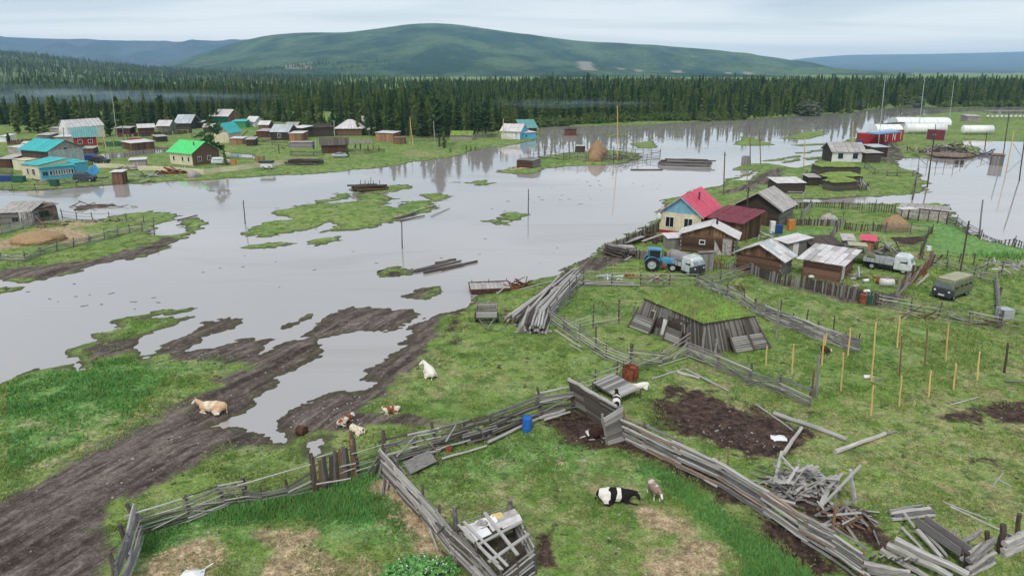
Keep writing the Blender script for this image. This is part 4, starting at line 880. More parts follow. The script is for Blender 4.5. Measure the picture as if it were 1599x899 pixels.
def loft(secs, mat=None):      # secs: (x, halfwidth, z0, z1, top narrowing)
    mb = MB(); R_ = []
    for (x, hw, z0, z1, tn) in secs:
        c = .10; zm = (z0 + z1) / 2
        R_.append([(x, -hw + c*.5, z0), (x, hw - c*.5, z0), (x, hw, z0 + c), (x, hw, zm), (x, hw - tn*.4, z1 - c*1.6), (x, hw - tn, z1 - c*.4), (x, hw - tn - .12, z1), (x, -hw + tn + .12, z1), (x, -hw + tn, z1 - c*.4), (x, -hw + tn*.4, z1 - c*1.6), (x, -hw, zm), (x, -hw, z0 + c)])
    n = 12; vs = [v for r in R_ for v in r]; fs = [tuple(range(n)), tuple(range(n*len(secs)-1, n*(len(secs)-1)-1, -1))]
    for j in range(len(secs)-1):
        for i in range(n): fs.append((j*n+i, (j+1)*n+i, (j+1)*n+(i+1)%n, j*n+(i+1)%n))
    return mb.add(vs, fs, mat)
def pane(root, pts, nm='window', mat=None):
    pts = [Vector(p) for p in pts]; nn = (pts[1]-pts[0]).cross(pts[-1]-pts[0]).normalized() * .012
    MB().add([p - nn for p in pts] + [p + nn for p in pts], [tuple(range(len(pts)-1,-1,-1)), tuple(range(len(pts), 2*len(pts)))] + [(i, (i+1)%len(pts), len(pts)+(i+1)%len(pts), len(pts)+i) for i in range(len(pts))]).obj(nm, mat or M_glass, root)
# ================================================================= THE NEAR YARD (right)
GM = [M_grey, M_grey, M_pale]; BM = [M_brown, M_redwood, M_grey]
FR = M_white
house('wooden_house', 'cream walled house with light blue gable and raspberry red metal roof at the water', (1029,362), (1093,369), 8.6, 2.9, 2.25, 'y', M_cream, M_red, .45, 'v', M_sky, wins=[('f',.25,.9,1.1,1.35,FR),('f',.70,.9,1.1,1.35,FR)], chim=(.72,.45,1.0,.12), base=M_redw, roofn=(16,1), side=M_brown, trim=M_steel, plk=.3)
house('house_extension', 'low annex with maroon roof joined to the red roofed house', (1104,367), (1156,377), 4.6, 2.3, 1.1, 'shedy', M_brown, M_maroon, .4, 'v', roofn=(10,2))
house('barn', 'brown plank barn with pale sheet roof and small white window', (1062,392), (1146,400), 3.2, 2.2, 1.25, 'y', M_brown, M_asbw, .45, 'h', M_orange, off=.54, wins=[('f',.40,1.2,.55,.4,FR)], doors=[('f',.86,.1,1.0,1.9,M_concrete)], chim=(.62,.5,.9,.13), single=False, roofn=(6,2), side=M_grey, plk=.2)
house('barn', 'large dark log barn with grey asbestos gable roof behind the red roofed house', (1146,346), (1216,355), 6.0, 2.7, 2.0, 'y', M_dark, M_asb, .6, 'h', M_dark, doors=[('f',.6,.1,1.6,1.9,M_brown)], single=False, roofn=(7,3), side=M_grey, trim=M_pale)
house('barn', 'orange brown plank shed with patched pale gable roof beside the gate', (1148,421), (1218,434), 3.0, 2.0, 1.3, 'y', M_brown, M_asb, .5, 'h', M_orange, single=False, roofn=(6,3), side=M_grey, roofmats=[M_asb, M_asbw, M_asbw, M_steel], plk=.2)
house('shed', 'grey lean-to with pale roof strip behind the patched roof shed', (1228,404), (1262,400), 2.2, 1.8, .4, 'shedx', M_grey, M_asbw, .3, 'v', M_brown, doors=[('f',.35,.1,.7,1.7,FR)], roofn=(3,1))
house('shed', 'dark log shed under a flat pale corrugated roof in the middle of the yard', (1253,431), (1308,441), 5.0, 1.9, .5, 'shedy', M_brown, M_asbw, .7, 'h', M_brown, doors=[('r',.28,.1,.9,1.6,FR)], single=False, roofn=(7,3), roofmats=[M_asbw, M_asbw, M_asb])
house('outhouse', 'narrow plank outhouse with bright red roof behind the flatbed', (1343,400), (1361,402), 1.6, 1.9, .3, 'shedy', M_orange, M_red, .3, 'v', roofn=(2,1))
house('shed', 'low dark log store with small white sheet on its roof', (1264,404), (1312,404), 3.5, 1.6, .3, 'shedy', M_dark, M_dark, .2, 'h', roofn=(5,1))
props(board('roof_sheet', E(1290,387,1.9), E(1312,389,1.95), 1.6, .05, M_asbw, None, (0,0,1)), 'white sheet lying on the dark log store roof', 'sheet')
house('gate', 'grey plank gate box standing between the parked van and the patched roof shed', (1091,423), (1113,423), .5, 2.0, .05, 'shedy', M_grey, M_grey, .1, 'v', roofn=(3,1), cat='gate')
def sheet_lab(a, b, w, mat, label, t=.05, nm='sheet', n=(0,0,1), cat='sheet', group=None): return props(board(nm, a, b, w, t, mat, None, n), label, cat, group)
sheet_lab(E(1044,372,1.3), E(1072,370,1.5), 1.7, M_asbw, 'pale roof sheet lying over the woodstore beside the brown barn')
house('woodshed', 'small grey slatted lean-to below the pale roof sheet left of the brown barn', (1043,389), (1071,388), 1.8, 1.3, .2, 'shedy', M_grey, M_asbw, .2, 'v', roofn=(3,1))
# satellite dish
b = P(1027,362); t = thing('satellite_dish', 'white satellite dish on the left corner of the cream house', 'dish', b + Vector((-.1,-.3,2.3)))
mb = MB(); mb.ball((0,0,0), .5, 14, 6, (1,.18,1)); mb.obj('dish', M_white, t, Matrix.Rotation(R(-52),4,'Z'), True); stick('bracket', b + Vector((-.1,-.2,2.3)), b + Vector((.3,.3,2.2)), .03, M_iron, t)
# water-side fence of the house
fence('tall grey board fence running from the cream house down to the flood corner', [(1028,362,341),(1006,372,351),(992,378,358),(977,385,365),(961,392,372),(945,399,379)], style='slab', mats=[M_grey, M_dark], w=.16, gap=.02, miss=.02)
fence('dark plank fence between the timber stack and the woodshed', [(992,404,386),(1012,406,388),(1034,405,390),(1052,402,387)], style='slab', mats=[M_grey, M_dark], w=.16, gap=.03)
fence('dark plank fence behind the blue tractor and white truck', [(1058,412,393),(1075,414,396),(1091,420,399)], style='slab', mats=[M_dark, M_grey], w=.16, gap=.03)
fence('low brown picket fence between the gate box and patched roof shed', [(1113,421,407),(1130,420,408),(1146,421,408)], style='picket', mats=[M_brown, M_grey], w=.12, gap=.05)
def heap(n, cx, cy, rx, ry, zmax, L, w, mats, name, label, group, cat, lean=.25, t=.04, mode='board', dirn=None, spread=1.0, taperz=True):
    """n loose pieces lying over one another round the ground point shown at (cx,cy); rx, ry in metres"""
    c = P(cx, cy)
    for i in range(n):
        u = random.gauss(0, .45); v = random.gauss(0, .45); k = max(0, 1 - math.hypot(u, v)); x = c.x + u * rx; y = c.y + v * ry; z = max(hgt(x, y), 0) + .05 + zmax * k * random.random()
        a = (dirn if dirn is not None else 0) + random.gauss(0, spread); l = random.uniform(*L); p = Vector((x, y, z)); d = Vector((math.cos(a) * l / 2, math.sin(a) * l / 2, random.gauss(0, lean) * l / 2))
        p.z = max(p.z, abs(d.z) + c.z * .5)
        o = board(name, p - d, p + d, random.uniform(*w), t, random.choice(mats), None, (random.gauss(0, .4), random.gauss(0, .4), 1)) if mode == 'board' else stick(name, p - d, p + d, random.uniform(*w), random.choice(mats))
        props(o, label, cat, group)
def stack(name, label, group, A, B, rows, layers, r, mats, cat='log', n=None, jitter=.06, over=.5):
    """neat pile of long pieces laid from A to B (pixels), rows side by side, layers high"""
    a = P(*A); b = P(*B); d = (b - a); d.z = 0; s = Vector((d.y, -d.x, 0)).normalized(); g0 = max(a.z, b.z, .05)
    for j in range(layers):
        for i in range(rows - j if rows > layers else rows):
            o = s * ((i - rows / 2 + j * .5) * r * 2.05) + Vector((random.gauss(0, jitter * .3), 0, g0 + r + j * r * 1.75)); e = d.normalized() * random.gauss(0, over * .4)
            props(stick(name, Vector((a.x, a.y, 0)) + o + e, Vector((b.x, b.y, 0)) + o + e + s * random.gauss(0, jitter) + Vector((0, 0, random.gauss(0, .03))), r * random.uniform(.8, 1.1), random.choice(mats)), label, cat, group)
# timber stack and boards on the water side of the yard
stack('log', 'grey log in the stack at the flood corner of the board fence', 'logs at the flood corner', (944,396), (975,402), 5, 4, .17, [M_dark, M_grey, M_post])
for i in range(9): sheet_lab(E(957+i*1.5,381+i*.9,1.2-.05*i), E(988+i*.6,384+i*.9,1.15), .28, random.choice([M_grey, M_pale, M_dark]), 'weathered board lying over the stack at the flood corner', .04, 'plank', cat='plank', group='boards over the corner stack')
heap(16, 1012, 378, 2.4, 1.2, 1.0, (.5,1.0), (.09,.15), [M_redwood, M_brown, M_dark], 'firewood', 'split reddish firewood piled before the cream house', 'firewood before the cream house', 'firewood', mode='stick')
heap(60, 1018, 374, 3.4, .8, 1.1, (.4,.7), (.08,.13), [M_redwood, M_brown, M_redwood], 'firewood', 'split reddish firewood piled before the cream house', 'firewood before the cream house', 'firewood', mode='stick')
sheet_lab(E(1003,378,.9), E(1040,365,1.1), .35, M_pale, 'long pale board laid along the top of the firewood', .05, 'plank', cat='plank')
sheet_lab(E(974,380,.6), E(1004,370,.8), .7, M_concrete, 'wide pale board leaning along the water side fence', .05, 'plank', cat='plank')
# tractor
def tractor():
    b = P(1030,421); root = thing('tractor', 'light blue tractor with cab parked at the rail fence', 'tractor', b, None, R(-8)); W_ = .38
    for s in (-1, 1): wheel(root, -.95, s*.8, .78, .4, s); wheel(root, 1.35, s*.65, .45, .25, s)
    loft([(-.1,.33,.75,1.35,.05),(.5,.36,.75,1.5,.06),(1.55,.34,.78,1.42,.06),(1.75,.28,.85,1.3,.05)]).obj('bonnet', M_trac, root, smooth=False)
    MB().box(1.76,1.80,-.26,.26,.85,1.28).obj('grille', M_vdark, root); MB().box(-1.3,.2,-.62,.62,.65,1.15).obj('chassis', M_vdark, root)
    for s in (-1, 1):
        mb = MB()
        for k in range(7):
            a0, a1 = R(20 + 20*k), R(40 + 20*k); mb.add([(-.95+math.cos(a0)*.88, s*.55, .78+math.sin(a0)*.88), (-.95+math.cos(a1)*.88, s*.55, .78+math.sin(a1)*.88), (-.95+math.cos(a1)*.88, s*1.02, .78+math.sin(a1)*.88), (-.95+math.cos(a0)*.88, s*1.02, .78+math.sin(a0)*.88)], [(0,1,2,3)])
        mb.obj('mudguard', M_trac, root)
    mb = MB()
    for x in (-1.3, -.05):
        for y in (-.55, .55): mb.box(x-.05, x+.05, y-.05, y+.05, 1.15, 2.35)
    mb.box(-1.35, 0, -.6, .6, 1.1, 1.5); mb.obj('cab', M_trac, root); loft([(-1.45,.66,2.32,2.46,.05),(-.6,.70,2.32,2.52,.05),(.1,.66,2.32,2.44,.05)]).obj('cab_roof', M_trac, root)
    pane(root, [(-1.25,-.6,1.5),(-.1,-.6,1.5),(-.1,-.58,2.3),(-1.25,-.58,2.3)]); pane(root, [(-.02,-.5,1.5),(-.02,.5,1.5),(-.02,.5,2.3),(-.02,-.5,2.3)]); pane(root, [(-1.25,.6,1.5),(-.1,.6,1.5),(-.1,.58,2.3),(-1.25,.58,2.3)])
    MB().cyl((1.0,-.15,1.4),(1.0,-.15,2.15),.05).obj('exhaust', M_rust, root); MB().box(.2,.6,-.5,-.3,.45,.7).obj('step', M_redw, root)
    for s in (-1, 1): MB().cyl((1.78, s*.18, 1.18), (1.84, s*.18, 1.18), .08, .08, 8).obj('headlight', M_white, root)
tractor()
def boxcar(px, py, rz, label, paint, front, roofm, L=4.3, kind='van', s=1.0, windows=True, plate=True, name='van'):
    """forward-control van: rounded body, split windscreen, round headlights"""
    b = P(px, py); root = thing(name, label, name, b, None, R(rz)); h = 2.05; x0 = -L/2; x1 = L/2; hw = .96
    cabx = x1 - 1.75 if kind != 'van' else x0
    for s_ in (-1, 1): wheel(root, x1-.75, s_*.80, .37, .22, s_); wheel(root, x0+.95, s_*.80, .37, .22, s_)
    loft([(cabx+.0,hw-.02,.42,h-.1,.12),(cabx+.12,hw,.40,h,.16),(x1-.55,hw,.40,h,.18),(x1-.22,hw-.01,.40,h-.22,.22),(x1-.06,hw-.02,.42,1.25,.08),(x1,hw-.06,.46,1.12,.06)]).obj('body', paint, root, smooth=False)
    if front: loft([(x1-.50,hw+.012,.40,1.22,.03),(x1-.04,hw+.0,.42,1.24,.03),(x1+.02,hw-.05,.46,1.12,.03)]).obj('front_panel', front, root)
    if roofm: loft([(cabx+.1,hw-.14,h-.06,h+.02,.05),(x1-.6,hw-.14,h-.06,h+.025,.05),(x1-.42,hw-.2,h-.1,h-.02,.05)]).obj('roof', roofm, root)
    for s_ in (-1, 1):
        y = s_*.43; pane(root, [(x1-.065,y-.38,1.27),(x1-.065,y+.38,1.27),(x1-.235,y+.34,1.82),(x1-.235,y-.34,1.82)], 'windscreen', M_glassl if paint is M_van else M_glassd)
        MB().cyl((x1-.02, s_*.66, .92), (x1+.05, s_*.66, .92), .11, .10, 10).obj('headlight', M_white, root)
        o = hw + .004
        pane(root, [(x1-1.15,s_*o,1.22),(x1-.42,s_*o,1.22),(x1-.48,s_*(o-.10),1.75),(x1-1.1,s_*(o-.10),1.75)])
        MB().box(x1-1.25,x1-1.235,s_*(hw+.006)-.004,s_*(hw+.006)+.004,.5,1.75).obj('door_seam', M_vdark, root)
        MB().box(x1-.5,x1-.42,s_*(hw+.12)-.03,s_*(hw+.12)+.03,1.25,1.5).obj('mirror', M_vdark, root)
        if kind == 'van' and windows:
            for k in range(3): xa = x0+.45+k*.85; pane(root, [(xa,s_*o,1.25),(xa+.65,s_*o,1.25),(xa+.65,s_*(o-.09),1.72),(xa,s_*(o-.09),1.72)])
    if plate: MB().box(x1+.03,x1+.05,-.28,.28,.46,.60).obj('number_plate', M_white, root)
    MB().box(x1-.02,x1+.09,-.9,.9,.36,.46).obj('bumper', M_vdark, root); MB().box(x0+.1,x1-.1,-.6,.6,.3,.46).obj('chassis', M_vdark, root)
    if kind == 'flatbed':
        xb = cabx - .08; mb = MB(); mb.box(x0,xb,-.98,.98,.80,.86); mb.obj('bed_floor', M_grey, root)
        for nm, bx_ in (('side_board', (x0,xb,-1.0,-.96)), ('side_board', (x0,xb,.96,1.0)), ('tail_board', (x0,x0+.04,-.96,.96)), ('head_board', (xb-.04,xb,-.96,.96))):
            mb = MB(); mb.box(*bx_, .86, 1.05); mb.box(bx_[0],bx_[1],bx_[2]-.002,bx_[3]+.002,1.065,1.28); mb.obj(nm, M_steel, root)
        for k in range(5): MB().box(x0+.3+k*.45, x0+.36+k*.45, -1.03, -.97, .84, 1.29).obj('rib', M_grey, root)
        for k in range(3): MB().cyl((x1-1.4+k*.35,-.75,h+.10),(x1-1.4+k*.35,.75,h+.10),.03).obj('rack_bar', M_white, root)
    return root
M_glassd = simple('dusty_windscreen', (.10, .12, .13), .3, .1, 2.0, spec=.5); M_glassl = simple('pale_windscreen', (.25, .33, .36), .25, .1, 2.0, spec=.5)
boxcar(1485,462,-146,'olive minibus van with dark front and khaki roof parked on the grass',M_olive,M_vdark,M_khaki)
boxcar(1386,421,-40,'white flatbed pickup van with steel sided open bed in the yard',M_van,None,None,L=4.9,kind='flatbed',plate=False,name='pickup')
t_ = boxcar(1068,424,-58,'white cab truck with dark front beside the blue tractor',M_van,M_vdark,None,L=4.4,kind='flatbed',plate=False,name='truck')
M_tank = simple('grey_tank', (.33, .31, .30), .6, .1, 3.0, dirt=.3)
MB().cyl((-2.1,0,1.45),(.35,0,1.45),.72,.72,14).obj('tank', M_tank, t_)
b = P(1341,411); t = thing('army_truck', 'old olive truck cab standing between the pale roof shed and red outhouse', 'truck', b, None, R(-20))
for s_ in (-1,1): wheel(t,.9,s_*.85,.5,.26,s_); wheel(t,-1.2,s_*.85,.5,.26,s_)
loft([(-1.4,.95,.7,1.9,.08),(-.2,.95,.7,2.25,.1),(.45,.93,.7,2.2,.12),(.75,.92,.7,1.5,.05)]).obj('cab', M_olive, t); loft([(.6,.8,.7,1.45,.1),(1.5,.7,.75,1.3,.12),(1.6,.6,.8,1.2,.1)]).obj('bonnet', M_olive, t)
for s_ in (-1,1): pane(t, [(.68,s_*.45-.36,1.5),(.68,s_*.45+.36,1.5),(.50,s_*.45+.34,2.05),(.50,s_*.45-.34,2.05)], 'windscreen'); pane(t, [(-.5,s_*.96,1.45),(.3,s_*.96,1.45),(.2,s_*.9,2.0),(-.5,s_*.9,2.0)])
MB().box(-1.45,.55,-.9,.9,2.22,2.3).obj('roof', M_khaki, t)
# yard fences
fence('three rail grey fence in front of the tractor and truck', [(910,447,422),(955,446,424),(1000,446,425),(1045,447,426),(1089,447,427)], 4, r=.05, mats=GM, miss=.0, hfrac=.92)
fence('rail fence from the gate junction up to the patched roof shed', [(1089,447,428),(1124,441,422),(1170,427,407)], 5, r=.06, mats=GM, extra=3)
fence('long dark picket fence below the pale roof shed', [(1170,427,408),(1213,443,424),(1251,449,427),(1288,458,437),(1330,467,447),(1374,478,456)], style='picket', mats=[M_dark, M_grey, M_dark], w=.13, gap=.035, hfrac=.85)
fence('weathered rail fence between the olive minibus and the meadow', [(1374,478,456),(1421,487,465),(1465,496,471),(1512,506,480),(1558,515,490)], 4, r=.05, mats=GM, extra=1)
fence('thin rail fence leaving the picture below the olive minibus corner', [(1558,515,490),(1610,523,499)], 3, r=.03)
fence('rail fence behind the olive minibus with tall posts', [(1452,410,396),(1478,418,403),(1499,427,406),(1530,436,421),(1556,441,425)], 4, r=.045, mats=GM)
fence('side rail fence right of the olive minibus', [(1556,441,424),(1559,470,448),(1560,512,485)], 4, r=.06, pr=.13, mats=GM)
fence('garden fence of upright stakes in front of the flooded track', [(1265,324,311),(1315,326,313),(1366,331,311),(1397,332,317)], style='picket', mats=[M_dark, M_post, M_grey], w=.12, gap=.22, pm=M_dark)
fence('dark plank fence between the big barn and the garden', [(1222,327,315),(1265,325,312)], style='slab', mats=[M_grey, M_dark], w=.16, gap=.05)
fence('leaning row of stakes at the left end of the garden', [(1265,328,312),(1250,342,328)], style='picket', mats=[M_grey, M_pale], w=.12, gap=.1, lean=.3)
fence('grey board fence across the vegetable garden', [(1226,352,339),(1262,352,339),(1290,353,339),(1315,352,343)], style='slab', mats=[M_grey, M_dark], w=.18, gap=.03)
fence('rough picket fence across the middle of the garden', [(1318,358,343),(1345,362,346),(1362,361,346),(1382,363,346)], style='picket', mats=[M_dark, M_grey], w=.12, gap=.10)
fence('sagging rail fence below the large garden haystack', [(1382,363,348),(1421,363,347),(1455,364,352)], 4, r=.05, mats=GM)
fence('dark stake fence above the flatbed pickup', [(1300,389,374),(1322,388,372),(1345,388,373),(1370,387,371)], style='picket', mats=[M_dark, M_post], w=.12, gap=.08)
fence('diagonal heap fence of upright slabs in the garden centre', [(1286,388,372),(1303,366,349),(1315,352,330)], style='picket', mats=[M_grey, M_pale, M_dark], w=.14, gap=.04, lean=.25)
fence('dense log fence running up the right side of the garden', [(1436,405,382),(1443,385,366),(1449,368,353),(1455,364,350)], style='picket', mats=[M_dark, M_post], w=.18, gap=.05, lean=.15)
fence('thin wire fence on short posts in the right hand garden', [(1440,404,392),(1478,405,389),(1498,409,395),(1520,414,395)], 3, r=.012, mat=M_iron)
fence('crooked rail fence sagging into the flood right of the log byre', [(1478,349,335),(1492,352,335),(1511,366,345),(1531,372,358)], 6, r=.05, mats=[M_grey, M_dark], sag=.2, extra=3)
fence('low row of stakes along the right hand flood edge', [(1535,370,364),(1560,380,374),(1583,384,368),(1615,392,382)], style='picket', mats=[M_dark, M_post], w=.16, gap=.25)
fence('rail fence at the far right of the yard before the pale rubble', [(1520,432,412),(1540,425,402),(1563,428,408),(1600,432,418)], 3, r=.05, mats=GM)
heap(30, 1585, 415, 5.0, 3.0, .5, (.8,2.2), (.1,.3), [M_concrete, M_pale, M_grey], 'slab', 'pale rubble slab on the right hand heap', 'pale rubble slabs', 'slab')
# low byre of pale boards by the right hand water
t = house('byre', 'low pale log byre with earth roof and dark posts at the right hand flood', (1402,338), (1477,348), 3.0, 1.6, .15, 'shedy', M_concrete, M_concrete, .15, 'h', roofn=(6,2))
for u in (.05,.2,.42,.62,.82,1.0):
    a = P(1402,340).lerp(P(1477,350), u); stick('post', a - Vector((0,.12,.2)), a + Vector((0,-.12,1.8)), .09, M_dark, t)
sheet_lab(E(1404,326,1.9), E(1429,325,1.95), 1.7, M_asbw, 'white sheet on the left end of the low byre roof')
pole(1499,428,1513,345,'dark leaning pole with white insulators in the right hand yard', .10, M_dark, .25); pole(1529,371,1535,312,'grey pole at the sagging fence by the right hand water', .12, M_grey)
pole(1164,362,1169,293,'utility pole with crossarms in front of the large dark barn', .11, M_dark, .6)
pole(1130,304,1132,237,'pole with short crossarm on the bank left of the barns', .12, M_brown, .3)
# firewood and scrap in the yard
heap(40, 1284, 398, 2.6, 1.2, 1.3, (.4,.9), (.06,.13), [M_orange, M_pale, M_brown], 'firewood', 'pale firewood piled beside the dark log store', 'firewood beside the log store', 'firewood', mode='stick')
heap(34, 1377, 395, 2.4, 2.6, 1.4, (1.5,3.2), (.05,.09), [M_grey, M_dark, M_pale], 'pole', 'grey pole in the tangled heap behind the flatbed', 'poles heaped behind the flatbed', 'pole', mode='stick', lean=.5)
for k in range(26):
    u = k / 25; a = P(1400 + 58 * u, 462 - 50 * u); l = random.uniform(1.0, 1.9); props(board('slab', a, a + Vector((random.gauss(.2,.25), random.gauss(0,.3), l)), .22, .05, random.choice([M_dark, M_grey, M_brown]), None, (-.6,-.8,0)), 'dark leaning slab in the row left of the olive minibus', 'slab', 'leaning slabs beside the minibus')
heap(26, 1170, 362, 2.2, 2.4, 1.0, (.6,1.6), (.05,.12), [M_grey, M_pale, M_brown], 'scrap_board', 'scrap board piled at the maroon annex corner', 'scrap at the maroon annex', 'board')
def barrel(px, py, label, mat, r=.29, h=.85, lying=None, z=0):
    b = P(px, py, z); t = thing('barrel', label, 'barrel', b); mb = MB(); pr = [(0,.0),(r*.96,.0),(r,.02),(r*.98,h*.32),(r*1.03,h*.34),(r*.98,h*.36),(r*.98,h*.64),(r*1.03,h*.66),(r*.98,h*.68),(r,h-.02),(r*.96,h)]; n = 14
    vs = [(math.cos(2*math.pi*i/n)*q, math.sin(2*math.pi*i/n)*q, z_) for q, z_ in pr for i in range(n)]; mb.add(vs, [(j*n+i, j*n+(i+1)%n, (j+1)*n+(i+1)%n, (j+1)*n+i) for j in range(len(pr)-1) for i in range(n)])
    M = Matrix() if lying is None else Matrix.Translation((0,0,r)) @ Matrix.Rotation(R(lying),4,'Z') @ Matrix.Rotation(R(90),4,'X')
    mb.obj('drum', mat, t, M, False); MB().cyl((0,0,h-.03),(0,0,h-.01),r*.93,r*.93,14).cyl((r*.5,0,h-.01),(r*.5,0,h+.02),.04,.04,6).obj('lid', mat, t, M); return t
barrel(823,672,'bright blue plastic barrel leaning at the rail fence',M_blue,.31,.95,None)
barrel(1347,474,'rusty red drum outside the dark picket fence',M_rust,.35,.95); barrel(1357,474,'dark green drum outside the dark picket fence',M_dgreen,.3,.9)
barrel(1369,443,'orange rusty drum lying in the yard grass',M_rust,.4,.9,40); barrel(1433,428,'orange rusty drum behind the white flatbed',M_rust,.42,.8,10); barrel(466,678,'small rusty red drum lying at the puddle edge',M_brustd,.32,.55,70)
barrel(701,705,'small orange bucket below the rail fence',M_rust,.2,.35)
b = P(1384,447); t = thing('water_tank', 'white rounded tank lying in the yard grass', 'tank', b, None, R(-15)); mb = MB().cyl((-.6,0,.42),(.6,0,.42),.42,.42,12).ball((-.6,0,.42),.42,12,6,(.3,1,1)).ball((.6,0,.42),.42,12,6,(.3,1,1)); mb.obj('shell', M_white, t, None, True); MB().cyl((0,0,.82),(0,0,.92),.14).obj('cap', M_steel, t)
for px, py, m_, lab in [(1332,437,M_concrete,'grey stone by the pale roof shed corner'),(1352,440,M_white,'white bag in the middle of the yard'),(1353,457,M_white,'white bag against the inside of the picket fence'),(1336,449,M_concrete,'pale bag behind the picket fence'),(1207,361,M_white,'white sack left of the garden'),(1267,434,M_white,'white bag under the pale roof shed wall'),(1000,604,M_tarp,'white bundle')][:6]:
    t = thing('bag', lab, 'bag', P(px,py)); MB().ball((0,0,.16),.3,8,5,(1.3,.8,.6)).ball((.2,.1,.2),.2,8,5,(1,.8,.7)).obj('sack', m_, t, None, True)
for px, py, m_, lab, w_, h_ in [(1214,364,M_dblue,'blue crate behind the patched roof shed',1.0,1.1),(1234,359,M_gold,'orange cabinet at the vegetable garden',.8,1.4),(1205,364,M_white,'white upright fridge behind the patched roof shed',.6,1.6),(1567,497,M_steel,'grey metal box outside the corner post',1.0,.9),(1449,391,M_white,'small white box on the log fence',.5,.5)]:
    t = thing('box', lab, 'box', P(px,py)); MB().box(-w_/2,w_/2,-w_/2,w_/2,.03,h_).obj('case', m_, t); MB().box(-w_/2-.03,w_/2+.03,-w_/2-.03,w_/2+.03,h_,h_+.05).obj('lid', m_, t)
b = P(1121,397); sheet_lab(b + Vector((.1,-.3,0)), b + Vector((.1,.1,1.9)), 1.3, M_concrete, 'pale door panel leaning on the brown barn', .06, 'panel', (0,-1,0), 'panel')
# machinery on the grass before the tractor
heap(14, 948, 434, 1.6, .5, .5, (.8,1.6), (.04,.07), [M_white, M_steel], 'pipe', 'white painted pipe on the grass behind the rail fence', 'white pipes', 'pipe', mode='stick')
heap(8, 985, 434, .9, .5, .6, (.6,1.2), (.05,.08), [M_gold, M_rust], 'plough_bar', 'orange bar of the old plough behind the rail fence', 'orange plough bars', 'plough', mode='stick', lean=.5)
heap(12, 1020, 439, 2.4, .6, .5, (1.5,3), (.05,.09), [M_grey, M_pale, M_rust], 'beam', 'grey beam lying under the tractor side of the fence', 'beams beside the tractor', 'beam', mode='stick')
for a in [(912,441,990,444,.14),(905,444,1000,447,.11),(1092,427,1122,470,.05)][:2]: log('log', 'long grey log at the foot of the three rail fence', E(a[0],a[1],.15), E(a[2],a[3],.15), a[4], M_pale, group='logs at the foot of the three rail fence')
# ================================================================= haystacks
def hay(px, py, w, h, label, mat=M_hay, sx=1.0, seed=0):
    b = P(px, py); t = thing('haystack', label, 'haystack', b); n, m = 30, 14; g = np.random.default_rng(seed + int(px)); V = []
    for j in range(m + 1):
        u = j / m; rr = w / 2 * (math.cos(u * math.pi / 2) ** .72) * (1 + .12 * math.sin(u * math.pi)); z = h * u
        for i in range(n):
            a = 2 * math.pi * i / n; k = 1 + .09 * math.sin(3 * a + seed) + g.normal(0, .035); V.append((math.cos(a) * rr * k * sx, math.sin(a) * rr * k, z + g.normal(0, .04) * h * .3 - (.15 if j == 0 else 0)))
    F = [(j*n+i, j*n+(i+1)%n, (j+1)*n+(i+1)%n, (j+1)*n+i) for j in range(m) for i in range(n)]
    place('heap', npmesh('hay', V, F, mat, True), t)
    mb = MB()
    for i in range(420):
        a = random.random() * 6.28; u = random.random() ** 1.3; rr = w / 2 * (math.cos(u * math.pi / 2) ** .72) * 1.04; p = Vector((math.cos(a) * rr * sx, math.sin(a) * rr, h * u)); d = Vector((math.cos(a) * .15 + random.gauss(0,.12), math.sin(a) * .15 + random.gauss(0,.12), -.25 + random.gauss(0, .1))) * max(.6, w / 5); s_ = d.cross(Vector((0,0,1))).normalized() * .03
        mb.add([p - s_, p + s_, p + d], [(0,1,2)])
    o = mb.obj('straw', mat, t); o['kind'] = 'stuff'; return t
hay(932,246,5.6,4.3,'big brown haystack inside the flooded stake fence',M_hay,.85,1); t = hay(929,251,3.6,2.9,'lower front haystack against the big brown one',M_hay,1.0,2)
hay(1293,345,2.4,1.2,'small grey haystack in the garden',M_concrete,1.0,3); hay(1396,357,3.4,2.1,'pointed straw haystack at the garden rail fence',M_hay,1.0,4); hay(60,377,5.0,1.5,'brown hay heap on the left island half covered by a blue sheet',M_hay,1.25,5)
hay(302,276,2.6,1.4,'grey round hay bale by the cream fence',M_concrete,1.0,6)
a = E(72,368,.9); me = MB(); 
for i in range(6):
    for j in range(4): me.v.append((a.x + i*.38 - .9, a.y + j*.38, a.z + .42 - .06*i*i*.6 - .03*j + random.gauss(0,.05)))
me.f = [[i*4+j, (i+1)*4+j, (i+1)*4+j+1, i*4+j+1] for i in range(5) for j in range(3)]; me.m = [0]*15
props(me.obj('blue_sheet', M_btarp), 'bright blue plastic sheet over the hay heap on the left island', 'sheet')
